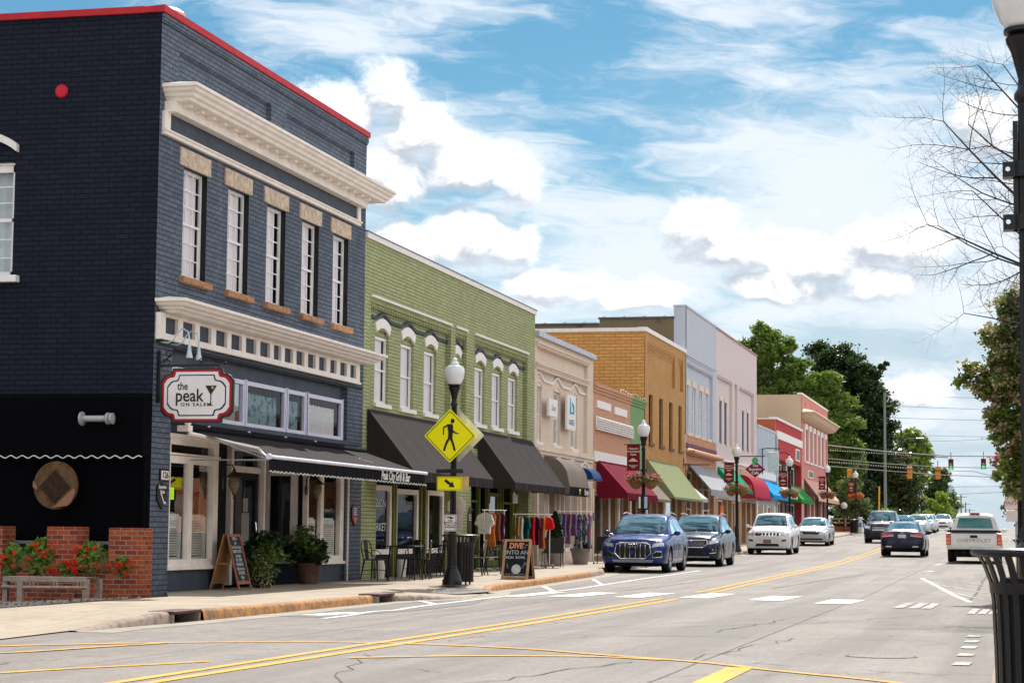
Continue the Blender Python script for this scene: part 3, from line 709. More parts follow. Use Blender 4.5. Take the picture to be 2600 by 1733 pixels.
def peak():
    B = thing('corner_building', 'tall dark slate painted brick corner building with cream cornices', 'building', (-14, 38, 0))
    wins = [(33.36, 34.44), (35.46, 36.53), (37.5, 38.56), (39.54, 40.59), (41.52, 42.55)]
    holes = [(a, b, 5.555, 7.47) for a, b in wins]
    mb = wallx(MB(), FX, 32.26, 43.75, 4.3, 9.93, holes + [(33.04, 37.62, 8.93, 9.45), (38.51, 42.86, 8.93, 9.45)], .16)
    mb.box(FX-.13, FX-.09, 33.0, 37.7, 8.9, 9.5); mb.box(FX-.13, FX-.09, 38.4, 42.9, 8.9, 9.5)
    mb.box(FX, FX+.022, 32.26, 43.75, 9.76, 9.80); mb.box(FX, FX+.045, 32.26, 43.75, 9.802, 9.915)
    mb.build('street_wall', SLATE, B)
    # ground-floor piers, spandrels and dado
    mb = MB()
    for a, b in ((32.26, 33.06), (42.66, 43.75)): mb.quad((FX, a, -.2), (FX, b, -.2), (FX, b, 4.3), (FX, a, 4.3))
    mb.quad((FX, 33.06, 4.3), (FX, 42.66, 4.3), (FX-.14, 42.66, 4.3), (FX-.14, 33.06, 4.3)); mb.quad((FX, 33.06, 0), (FX-.14, 33.06, 0), (FX-.14, 33.06, 4.3), (FX, 33.06, 4.3)); mb.quad((FX, 42.66, 0), (FX-.14, 42.66, 0), (FX-.14, 42.66, 4.3), (FX, 42.66, 4.3))
    mb.build('pier', SLATE, B)
    tr = [(33.2, 35.5), (35.6, 36.70), (36.78, 38.97), (39.06, 40.17), (40.3, 42.55)]
    mb = wallx(MB(), FX-.12, 33.06, 42.66, 2.86, 4.3, [(a, b, 3.12, 3.99) for a, b in tr], .08)
    mb.box(FX-.12, FX+.05, 33.06, 43.45, 3.03, 3.115)
    mb.box(FX-.119, FX-.05, 33.06, 35.36, .1, .52); mb.box(FX-.119, FX-.05, 40.2, 42.66, .1, .52)
    mb.quad((FX-.9, 35.4, 2.86), (FX-.9, 40.2, 2.86), (FX-.12, 40.2, 2.86), (FX-.12, 35.4, 2.86))
    mb.build('shopfront_panel', SLATE_FLAT, B)
    # side wall to the lane
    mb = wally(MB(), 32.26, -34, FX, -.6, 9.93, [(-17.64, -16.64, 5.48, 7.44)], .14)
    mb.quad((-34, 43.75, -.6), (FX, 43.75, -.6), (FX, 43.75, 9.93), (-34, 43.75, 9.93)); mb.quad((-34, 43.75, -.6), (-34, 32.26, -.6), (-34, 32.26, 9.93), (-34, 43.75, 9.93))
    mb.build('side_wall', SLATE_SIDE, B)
    mb = MB(); mb.prism([(-13.93, 9.93), (-13.93, 10.05), (-14.3, 10.03), (-14.3, 9.93)], 1, 32.2, 43.8); mb.box(-34, -14.301, 32.2, 32.5, 9.925, 10.04); mb.box(-34, -14.301, 43.5, 43.8, 9.925, 10.04)
    mb.build('coping', RED, B)
    MB().box(-33.9, -14.4, 32.5, 43.5, 9.2, 9.3).build('roof', mat('roof_felt', (.12, .12, .12), .9), B)
    # upper windows
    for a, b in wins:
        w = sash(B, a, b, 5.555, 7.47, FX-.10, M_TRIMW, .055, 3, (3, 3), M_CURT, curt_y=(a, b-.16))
        MB().box(FX-.10, FX+.001, b-.006, b-.001, 5.56, 7.465).build('dark_jamb_strip', M_BLACK, w)  # thin black strip paints the shade of the far reveal
        MB().bbox(FX-.05, FX+.035, a-.2, b+.1, 7.475, 7.785, .012).build('lintel', STONE_L, w)
        MB().bbox(FX-.08, FX+.10, a-.12, b+.15, 5.435, 5.55, .015).build('sill', STONE_S, w)
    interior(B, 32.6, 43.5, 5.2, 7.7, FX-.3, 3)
    # side window with white arch
    w = MB(); x0, x1, y = -17.64, -16.64, 32.34
    for (a, b, c, d) in ((x0, x0+.07, 5.48, 7.44), (x1-.07, x1, 5.48, 7.44), (x0, x1, 5.48, 5.56), (x0, x1, 6.42, 6.48)): w.box(a, b, y, y+.05, c, d)
    for i in range(1, 3): w.box(x0+.07+i*.287-.01, x0+.07+i*.287+.01, y+.01, y+.04, 5.5, 7.3)
    for zz in (5.8, 6.12, 6.75, 7.03): w.box(x0+.07, x1-.07, y+.012, y+.038, zz-.01, zz+.01)
    w.box(x0, x1, y, y+.05, 7.28, 7.44)
    w = w.build('window', M_TRIMW, B)
    MB().quad((x0, y+.03, 5.5), (x1, y+.03, 5.5), (x1, y+.03, 7.3), (x0, y+.03, 7.3)).build('pane', M_GLASS, w)
    cb = MB(); vs = []
    for i in range(20): xx = x0+(x1-x0)*i/19; vs += [(xx, y+.16+.02*sin(i*1.7), 5.5), (xx, y+.16+.02*sin(i*1.7), 7.3)]
    cb.add(vs, [(2*i, 2*i+2, 2*i+3, 2*i+1) for i in range(19)]); cb.nofix = True; cb.build('curtain', mat('pale_blind', (.55, .62, .66), .8, vs=3), w)
    MB().bbox(x0-.14, x1+.14, 32.12, 32.28, 5.36, 5.478, .01).build('sill', M_TRIMW, w)
    mb = MB(); pts = []
    for i in range(13):
        t = -1+2*i/12; xx = (x0+x1)/2+t*.56; zz = 7.93-.22*t*t; pts.append((xx, zz))
    for p, q in zip(pts, pts[1:]): mb.prism([(p[0], p[1]-.1), (q[0], q[1]-.1), (q[0], q[1]+.03), (p[0], p[1]+.03)], 1, 32.16, 32.27)
    mb.build('hood', M_WHITE, w)
    mb = MB(); vs = [];
    mb.prism([(x0, 7.40), (x1, 7.40), (x1, 7.42), (x1-.25, 7.5), ((x0+x1)/2, 7.54), (x0+.25, 7.5), (x0, 7.42)], 1, 32.3, 32.38); mb.build('arch_infill', M_WHITE, w)
    mb = MB(); mb.lathe([(.001, 0), (.115, 0), (.12, -.02), (.10, -.045), (.001, -.06)], (-15.81, 32.26, 8.64), 20, 'y', cap=False); mb.build('vent_cap', mat('red_vent_paint', (.55, .01, .03), .4), B)
    # upper cornice with frieze
    moulding(B, 'cornice', [(-14, 8.88), (-13.40, 8.73), (-13.36, 8.72), (-13.36, 8.665), (-13.40, 8.65), (-13.42, 8.60), (-13.47, 8.57), (-13.49, 8.52), (-13.54, 8.50), (-13.56, 8.45), (-13.60, 8.44), (-14, 8.44)], 32.34+.62, 43.66-.62+.3, M_TRIM)
    mb = MB(); mb.box(FX, -13.80, 32.45, 43.25, 8.26, 8.438)
    for i in range(20): yy = 32.75+i*.535; mb.box(-13.799, -13.66, yy, yy+.13, 8.385, 8.437)
    mb.build('dentil_band', M_TRIM, B)
    mb = MB(); mb.box(FX, FX+.07, 32.36, 43.22, 7.86, 7.95); mb.box(FX, FX+.06, 32.36, 32.60, 7.951, 8.259); mb.box(FX, FX+.06, 43.02, 43.22, 7.951, 8.259); mb.box(FX+.07, FX+.10, 32.33, 43.25, 7.925, 7.952)
    mb.build('frieze_frame', M_TRIM, B)
    MB().box(FX, FX+.02, 32.6, 43.02, 7.951, 8.259).build('frieze_panel', SLATE_FLAT, B)
    # lower cornice and the belt of small panes
    moulding(B, 'cornice', [(-14, 5.14), (-13.52, 5.06), (-13.45, 5.05), (-13.45, 5.0), (-13.50, 4.985), (-13.53, 4.94), (-13.60, 4.92), (-13.62, 4.885), (-13.68, 4.875), (-13.72, 4.83), (-14, 4.82)], 32.3+.5, 43.25, M_TRIM)
    pl = [32.5, 33.25, 34.01, 34.78, 35.53, 36.27, 37.02, 37.77, 38.39, 39.07, 39.77, 40.46, 41.18, 41.84, 42.53]; pr = [33.03, 33.8, 34.55, 35.32, 36.06, 36.82, 37.56, 38.18, 38.87, 39.55, 40.24, 40.93, 41.6, 42.3, 42.94]
    mb = wallx(MB(), -13.9, 32.3, 43.2, 4.37, 4.82, [(a, b, 4.48, 4.76) for a, b in zip(pl, pr)], .06)
    mb.quad((-13.9, 32.3, 4.37), (-14, 32.3, 4.37), (-14, 32.3, 4.82), (-13.9, 32.3, 4.82)); mb.quad((-13.9, 43.2, 4.37), (-14, 43.2, 4.37), (-14, 43.2, 4.82), (-13.9, 43.2, 4.82)); mb.quad((-13.9, 32.3, 4.37), (-13.9, 43.2, 4.37), (-14, 43.2, 4.37), (-14, 32.3, 4.37)); mb.box(-13.9, -13.87, 32.28, 43.22, 4.37, 4.41)
    mb.build('transom_belt', M_TRIM, B)
    for a, b in zip(pl, pr): MB().box(-13.975, -13.96, a-.02, b+.02, 4.46, 4.78).build('transom_pane', SLATE_FLAT, B)
    moulding(B, 'string_course', [(-14, 4.36), (-13.94, 4.35), (-13.95, 4.31), (-13.98, 4.29), (-14, 4.27)], 32.4, 43.6, SLATE_FLAT, False, False)
    # five shop transom windows with white frames
    LACE = mat('blue_lace_valance', (.20, .38, .38), .8, var=.2, vs=5, col2=(.07, .07, .20), thr=(.5, .6)); LACE2 = mat('white_lace', (.72, .74, .76), .9, vs=16)
    for a, b in tr:
        mb = MB(); x = FX-.07
        for (p, q, c, d) in ((a, a+.08, 3.12, 3.99), (b-.08, b, 3.12, 3.99), (a+.08, b-.08, 3.12, 3.20), (a+.08, b-.08, 3.91, 3.99)): mb.box(x-.07, x, p, q, c, d)
        for (p, q, c, d) in ((a-.02, a+.02, 3.1, 4.01), (b-.02, b+.02, 3.1, 4.01)): mb.box(x-.01, x+.015, p, q, c, d)
        w = mb.build('transom_window', mat('pale_blue_white_frame', (.70, .70, .84), .5, var=.05), B)
        MB().quad((x-.045, a+.08, 3.2), (x-.045, b-.08, 3.2), (x-.045, b-.08, 3.91), (x-.045, a+.08, 3.91)).build('pane', M_GLASS, w)
        cm = MB(); n = max(8, int((b-a)*18)); vs = []
        for i in range(n+1): yy = a+.08+(b-a-.28)*i/n; xx = x-.12+.012*sin(i*1.7); vs += [(xx, yy, 3.18), (xx, yy, 3.80-.03*abs(sin(i*.8)))]
        cm.add(vs, [(2*i, 2*i+2, 2*i+3, 2*i+1) for i in range(n)]); cm.nofix = True; cm.build('curtain', LACE2 if b > 42 else LACE, w, smooth=True)
    interior(B, 33.1, 42.6, 2.9, 4.28, FX-.35, 1.5)
    # street bays
    SHUT = mat('white_shutter', (.84, .88, .82), .6)
    def bay(y0, y1, mid):
        x = FX-.02; mb = MB()
        mb.box(x-.1, x, y0, y0+.1, .52, 2.8); mb.box(x-.1, x, y1-.24, y1, .52, 2.8); mb.box(x-.1, x-.002, y0+.1, y1-.24, .52, .68); mb.box(x-.1, x-.002, y0+.1, y1-.24, 2.33, 2.46); mb.box(x-.1, x-.002, y0+.1, y1-.24, 2.65, 2.8)
        mb.box(x-.09, x-.01, mid-.1, mid+.1, .681, 2.329); mb.box(x-.1, x+.05, y0-.03, y1+.02, .50, .56); mb.box(x-.02, x+.03, y0-.02, y1+.02, 2.47, 2.50); mb.box(x-.02, x+.04, y0-.02, y1+.02, 2.765, 2.83)
        w = mb.build('shop_window', M_TRIM, B)
        MB().quad((x-.06, y0+.1, .68), (x-.06, y1-.24, .68), (x-.06, y1-.24, 2.65), (x-.06, y0+.1, 2.65)).build('pane', M_GLASS, w)
        for (a, b) in ((y0+.1, mid-.12), (mid+.12, y1-.26)):
            sh = MB(); sh.box(x-.15, x-.12, a, a+.1, .6, 1.42); sh.box(x-.15, x-.12, b-.1, b, .6, 1.42); sh.box(x-.15, x-.12, a+.1, b-.1, .6, .72); sh.box(x-.15, x-.12, a+.1, b-.1, 1.34, 1.46)
            for k in range(14): zz = .74+k*.043; sh.quad((x-.12, a+.1, zz), (x-.12, b-.1, zz), (x-.15, b-.1, zz+.036), (x-.15, a+.1, zz+.036))
            sh.build('shutter', SHUT, w)
        return w
    bay(33.05, 35.34, 34.07); bay(40.22, 42.6, 41.2)
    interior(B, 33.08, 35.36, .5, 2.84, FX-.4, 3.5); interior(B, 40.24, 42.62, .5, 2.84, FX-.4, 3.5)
    mb = MB(); mb.box(FX-.6, FX-.57, 34.35, 34.62, 1.72, 1.93); mb.build('neon_sign', mat('lit_green_sign', (.3, .6, .02), .5, emit=(.55, 1, .02), es=.9), B)
    # entry recess
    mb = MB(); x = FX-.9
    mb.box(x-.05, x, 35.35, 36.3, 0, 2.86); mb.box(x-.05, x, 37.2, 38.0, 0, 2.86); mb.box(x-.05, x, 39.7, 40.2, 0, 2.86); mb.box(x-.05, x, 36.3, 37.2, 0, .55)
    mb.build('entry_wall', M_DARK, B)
    mb = MB()
    for (a, b) in ((36.25, 36.38), (37.12, 37.25)): mb.box(x-.02, x+.05, a, b, .13, 2.82)
    mb.box(x-.02, x+.05, 36.38, 37.12, 2.28, 2.40); mb.box(x-.02, x+.05, 36.38, 37.12, .5, .62); mb.box(x-.02, x+.08, 36.2, 37.3, 2.74, 2.86)
    w = mb.build('side_light', M_TRIM, B); MB().box(x, x+.01, 36.38, 37.12, .62, 2.74).build('pane', M_GLASS, w)
    mb = MB(); mb.box(x-.02, x+.1, 37.98, 38.12, .13, 2.86); mb.box(x-.02, x+.1, 39.62, 39.76, .13, 2.86); mb.box(x-.02, x+.1, 38.12, 39.62, 2.74, 2.86); mb.box(x-.02, x+.1, 38.12, 39.62, 2.32, 2.44)
    w = mb.build('door_frame', M_TRIM, B); MB().box(x, x+.01, 38.12, 39.62, 2.44, 2.74).build('pane', M_GLASSD, w)
    mb = MB(); mb.box(x-.01, x+.05, 38.13, 38.3, .14, 2.31); mb.box(x-.01, x+.05, 39.44, 39.61, .14, 2.31); mb.box(x-.01, x+.05, 38.3, 39.44, .14, .42); mb.box(x-.01, x+.05, 38.3, 39.44, 2.18, 2.31)
    d = mb.build('door', M_BLACK, B); MB().box(x+.005, x+.015, 38.3, 39.44, .42, 2.18).build('pane', M_GLASSD, d)
    nb = MB(); nb.box(x+.016, x+.02, 38.85, 39.12, 1.55, 1.82); nb.box(x+.016, x+.02, 38.78, 39.2, .9, 1.53); nb.build('notice', mat('faded_paper', (.42, .44, .40), .9, vs=60, var=.25), d)
    MB().tube([(x+.1, 39.36, 1.05), (x+.12, 39.36, 1.2), (x+.1, 39.36, 1.35)], .012, 6).build('handle', M_CHROME, d)
    # return of the far bay, facing the camera
    mb = MB(); y = 40.2
    for (a, b, c, d_) in ((-14.9, -14.82, .13, 2.84), (-14.36, -14.22, .52, 2.84), (-14.82, -14.36, .52, .62), (-14.82, -14.36, 2.3, 2.42), (-14.82, -14.36, 2.7, 2.84)): mb.box(a, b, y-.04, y+.04, c, d_)
    mb.box(-14.1, -14.0, y-.02, y+.06, .1, 2.84)
    w = mb.build('bay_return', M_TRIM, B); MB().box(-14.82, -14.36, y, y+.01, .62, 2.7).build('pane', M_GLASS, w)
    sh = MB(); sh.box(-14.8, -14.38, y+.12, y+.13, .6, 1.4)
    for k in range(14): sh.box(-14.74, -14.5, y+.105, y+.119, .74+k*.043, .765+k*.043)
    sh.build('shutter', SHUT, w)
    MB().box(-14.9, FX-.06, y-.01, y+.03, .1, .52).build('dado', SLATE_FLAT, B); MB().box(-14.22, -14.1, y+.03, y+.05, .52, 2.84).build('dark_jamb_strip', M_DARK, B)
    MB().box(-14.32, -14.24, 38.3, 38.38, .13, 2.9).build('porch_post', M_TRIM, B)
    MB().tube([(-13.93, 42.62, .14), (-13.93, 42.64, 2.9)], .022, 8).build('downpipe', M_TRIM, B)
    # retractable awning over the pavement
    a = awning(B, 33.62, 43.3, 2.93, -12.42, 2.43, 2.20, AWN_BLACK, 'black and grey retractable awning with white wavy hem', closed=False, scallop=0, sag=.035, xw=FX+.12, ms=AWN_BLK2)
    wv = MB(); pts = []
    n = 260
    for i in range(n+1): pts.append((-12.405+.008*sin(i*.3), 33.62+9.68*i/n, 2.195+.016*sin(i*2*pi/5.2)))
    wv.tube(pts, .009, 4); wv.build('hem', M_LETW, a)
    wv = MB(); wv.tube([(-12.4, 33.55, 2.445), (-12.4, 43.35, 2.445)], .034, 10); wv.lathe([(.001, -.05), (.05, -.05), (.055, 0), (.05, .04), (.001, .04)], (-12.4, 33.57, 2.445), 12, 'y', cap=False); wv.build('front_bar', mat('pale_blue_aluminium', (.66, .68, .78), .35, .3), a)
    wv = MB(); wv.tube([(-13.82, 33.35, 2.93), (-13.82, 43.45, 2.93)], .06, 10); wv.build('roller', AWN_BLK2, a); wv = MB(); wv.tube([(-13.8, 33.35, 2.84), (-13.0, 34.6, 2.62), (-12.5, 33.75, 2.41)], .035, 6); wv.tube([(-13.8, 43.2, 2.84), (-13.25, 41.2, 2.66), (-12.5, 43.2, 2.40)], .03, 6)
    wv.ball((-13.75, 33.2, 3.0), .06, 6); wv.box(-13.9, -13.7, 33.1, 33.3, 2.86, 2.96); wv.build('folding_arm', M_TRIM, a)
    text_part('Peak City Grill & Bar', 'lettering', M_LETW, a, (-12.395, 41.05, 2.31), (0, 1, 0), (0, 0, 1), .25, .004, sx=.95, shear=.15, bold=.004)
    # soffit spot lamps under the ledge
    mb = MB()
    for yy in (34.6, 36.6, 38.6, 40.4): mb.ball((FX+.07, yy, 3.0), .03, 5)
    mb.build('spot_lamp', M_TRIM, B)
    # house number plate and plaques
    t = thing('house_number_plate', 'small white plate with the number 126 on the corner pier', 'number plate', (-13.99, 32.8, 2.1))
    MB().box(-14, -13.975, 32.6, 32.99, 2.0, 2.2).build('backing', M_BLACK, t); MB().box(-13.974, -13.966, 32.64, 32.95, 2.025, 2.175).build('plate', M_WHITE, t)
    text_part('126', 'digits', M_LETB, t, (-13.963, 32.795, 2.1), (0, 1, 0), (0, 0, 1), .15, .003, sx=1.15, bold=.003)
    def shield(y0, y1, z0, z1): 
        w = y1-y0; return [(y0, z0+.16), ((y0+y1)/2, z0), (y1, z0+.16), (y1, z1-.08), (y1-.07, z1-.03), ((y0+y1)/2, z1), (y0+.07, z1-.03), (y0, z1-.08)]
    t = thing('wall_plaque', 'black shield plaque with white lettering below the number plate', 'plaque', (-13.98, 32.68, 1.77))
    MB().prism(shield(32.49, 32.9, 1.53, 1.97), 0, -14, -13.97).build('plaque_board', M_BLACK, t)
    text_part('Executive\nSuites', 'lettering', M_LETW, t, (-13.967, 32.695, 1.86), (0, 1, 0), (0, 0, 1), .085, .002, sx=.95, bold=.002)
    mb = MB()
    for i in range(5): mb.box(-13.969, -13.965, 32.63+i*.03, 32.66+i*.03+(.05 if i == 4 else 0), 1.76-i*.035, 1.80-i*.035)
    mb.build('stair_symbol', M_LETW, t)
    t = thing('wall_plaque', 'dark oval plaque with a red tip on the far pier of the corner building', 'plaque', (-13.98, 43.2, 1.5))
    MB().prism(shield(43.0, 43.42, 1.3, 1.76), 0, -14, -13.96).build('plaque_board', mat('dark_purple_board', (.05, .03, .045), .4), t)
    MB().prism([(43.08, 1.45), (43.2, 1.34), (43.34, 1.45), (43.3, 1.5), (43.12, 1.5)], 0, -13.959, -13.954).build('red_emblem', mat('red_enamel', (.6, .08, .05), .4), t)
    mb = MB()
    for k in range(4): mb.box(-13.959, -13.955, 43.1, 43.32, 1.54+k*.045, 1.555+k*.045)
    mb.build('lettering_line', M_LETW, t)
    # white roof vent above the corner
    t = thing('roof_vent', 'white metal vent on the roof above the red coping', 'roof vent', (-14.75, 34, 9.3))
    mb = MB(); mb.lathe([(.12, 9.3), (.12, 10.3)], (-14.65, 33.9, 0), 12); mb.build('stack', M_WHITE, t); mb = MB(); mb.lathe([(.34, 10.3), (.36, 10.34), (.25, 10.42), (.05, 10.46)], (-14.65, 33.9, 0), 12); mb.box(-14.9, -14.4, 33.6, 34.2, 10.2, 10.25); mb.build('cap', M_WHITE, t)
peak()

def lantern(y, z0, x=FX, label=''):
    t = thing('wall_lantern', label, 'wall lantern', (x, y, z0), 'bronze lanterns by the entry')
    BR = mat('aged_bronze', (.16, .09, .03), .45, .6, var=.3, vs=20)
    mb = MB(); mb.bbox(x, x+.03, y-.05, y+.05, z0-.02, z0+.16, .008); mb.tube([(x+.02, y, z0+.1), (x+.02, y-.02, z0+.32), (x+.1, y, z0+.42), (x+.2, y, z0+.42), (x+.24, y, z0+.34)], .012, 6); mb.build('bracket', M_BLACK, t)
    c = (x+.24, y, z0)
    MB().lathe([(.01, .36), (.03, .33), (.035, .30), (.10, .24), (.15, .21), (.155, .195), (.10, .19)], c, 14, cap=False).build('hood', BR, t)
    MB().lathe([(.085, .19), (.10, .12), (.095, .03), (.06, -.05), (.035, -.08)], c, 14, cap=False).build('lamp_glass', mat('seeded_glass', (.20, .15, .10), .15, var=.5, vs=30), t)
    MB().lathe([(.045, -.08), (.035, -.11), (.015, -.13), (.012, -.17), (.02, -.19), (.001, -.21)], c, 12, cap=False).build('finial', BR, t)
lantern(35.55, 1.95, FX-.04, 'bronze wall lantern right of the near shop window')
lantern(40.12, 1.93, FX-.02, 'bronze wall lantern in front of the far shop window')

# ------------------------------------------------------------------ hanging sign with gooseneck lamps
def hanging_sign():
    y = 32.42; cx, cz = -13.265, 3.42
    t = thing('sign_bracket', 'black scrolled iron bracket at the building corner above the oval-cornered sign', 'sign bracket', (-13.9, y, 3.3))
    mb = MB(); mb.box(-13.99, -13.93, y-.03, y+.03, 3.3, 4.18); mb.box(-13.93, -12.87, y-.02, y+.02, 3.9, 3.945)
    def scroll(cx, cz, r, a0, turns, s=1):
        return [(cx+s*r*(1-i/26*.8)*cos(a0+turns*2*pi*i/26), y, cz+r*(1-i/26*.8)*sin(a0+turns*2*pi*i/26)) for i in range(27)]
    mb.tube([(-13.93, y, 3.97), (-13.86, y, 4.02), (-13.74, y, 4.1)]+scroll(-13.79, 4.12, .07, 0, 1.2), .01, 5); mb.tube(scroll(-13.82, 3.99, .06, 3, 1.2), .009, 5)
    mb.tube([(-13.3, y, 3.94), (-13.2, y, 3.95)]+scroll(-13.22, 4.0, .05, -1, 1.2), .009, 5); mb.tube([(-13.2, y, 4.02), (-12.8, y, 3.95)], .006, 5); mb.ball((-12.78, y, 3.96), .025, 6)
    mb.build('bracket', M_BLACK, t)
    s = thing('hanging_sign', 'white sign with red and black stepped border reading the peak on salem', 'hanging sign', (cx, y, cz))
    def outl(w, h, c, g):     # rectangle with stepped, scooped corners; w,h half sizes
        q = []
        for (sx, sz, rev) in ((1, 1, 0), (-1, 1, 1), (-1, -1, 0), (1, -1, 1)):
            p = [(w, h-c-g), (w-g*.55, h-c-g*.25), (w-g, h-c), (w-g*1.6, h-c+.008)]
            for i in range(5):
                a = i/4*pi/2; p.append((w-g*1.6-(c-.02)*sin(a)*.55, h-c+.008+(c-.012)*(1-cos(a))*.9))
            p.append((w-g-c*1.15, h))
            p = [(cx+sx*a, cz+sz*b) for a, b in p]
            q += p[::-1] if rev else p
        return q
    W, H, c, g = .645, .455, .10, .10
    MB().prism(outl(W, H, c, g), 1, y-.035, y+.035).build('board', M_BLACK, s)
    MB().prism(outl(W-.025, H-.025, c, g), 1, y-.042, y+.042).build('red_border', mat('red_sign_enamel', (.36, .005, .015), .4), s)
    MB().prism(outl(W-.065, H-.062, c, g), 1, y-.048, y+.048).build('white_panel', mat('sign_white', (.78, .74, .74), .5, var=.03), s)
    MB().prism(outl(W-.12, H-.11, c, g), 1, y-.052, y+.052).build('blue_border', mat('navy_sign_line', (.02, .025, .10), .5), s)
    MB().prism(outl(W-.14, H-.13, c, g), 1, y-.056, y+.056).build('inner_panel', mat('sign_white', (.78, .74, .74), .5), s)
    yf = y-.061; R, U = (1, 0, 0), (0, 0, 1)
    text_part('the', 'lettering', M_LETB, s, (-13.51, yf, 3.57), R, U, .185, .004, sx=.78, bold=.001)
    text_part('peak', 'lettering', M_LETB, s, (-13.39, yf, 3.41), R, U, .30, .004, sx=.88, bold=.003)
    text_part('ON SALEM', 'lettering', M_LETB, s, (-13.27, yf, 3.265), R, U, .075, .004, sx=1.2, spacing=1.35, bold=.001)
    mb = MB(); mb.prism([(-13.105, 3.58), (-12.905, 3.58), (-13.0, 3.43), (-13.01, 3.43)], 1, yf-.003, yf+.003); mb.box(-13.012, -12.998, yf-.003, yf+.003, 3.26, 3.44); mb.prism([(-13.06, 3.25), (-12.95, 3.25), (-12.99, 3.262), (-13.02, 3.262)], 1, yf-.003, yf+.003)
    mb.build('martini_glass', M_LETB, s); MB().lathe([(.001, -.006), (.022, -.006), (.022, 0)], (-12.975, yf, 3.545), 12, 'y').build('olive', mat('olive_yellow', (.75, .38, .02), .5), s)
    mb = MB(); mb.tube([(-13.6, y, 3.9), (-13.6, y, 3.86)], .008, 5); mb.tube([(-12.95, y, 3.9), (-12.95, y, 3.86)], .008, 5); mb.build('hook', M_GALV, s)
    PAL = mat('pale_blue_metal', (.50, .58, .64), .35, .3)
    for i, (dy, lab) in enumerate(((0, 'nearer pale gooseneck lamp over the oval-cornered sign'), (.55, 'farther pale gooseneck lamp over the oval-cornered sign'))):
        g_ = thing('gooseneck_lamp', lab, 'sign lamp', (-13.95, y+dy, 4.3), 'gooseneck lamps over the sign')
        yy = y+dy*.75
        mb = MB(); mb.tube([(-13.99, yy, 4.33), (-13.82, yy, 4.31), (-13.72, yy, 4.35), (-13.66, yy, 4.47), (-13.56, yy, 4.55), (-13.46, yy, 4.49), (-13.43, yy, 4.35), (-13.43, yy, 4.27)], .014, 7); mb.build('arm', PAL, g_)
        MB().lathe([(.001, 4.34), (.06, 4.34), (.06, 4.38), (.001, 4.38)], (-13.97, yy, 0), 10).build('mount', M_BLACK, g_)
        MB().lathe([(.018, 4.29), (.03, 4.22), (.035, 4.16), (.05, 4.10), (.058, 4.05), (.054, 4.05)], (-13.43, yy, 0), 14, cap=False).build('shade', PAL, g_)
hanging_sign()
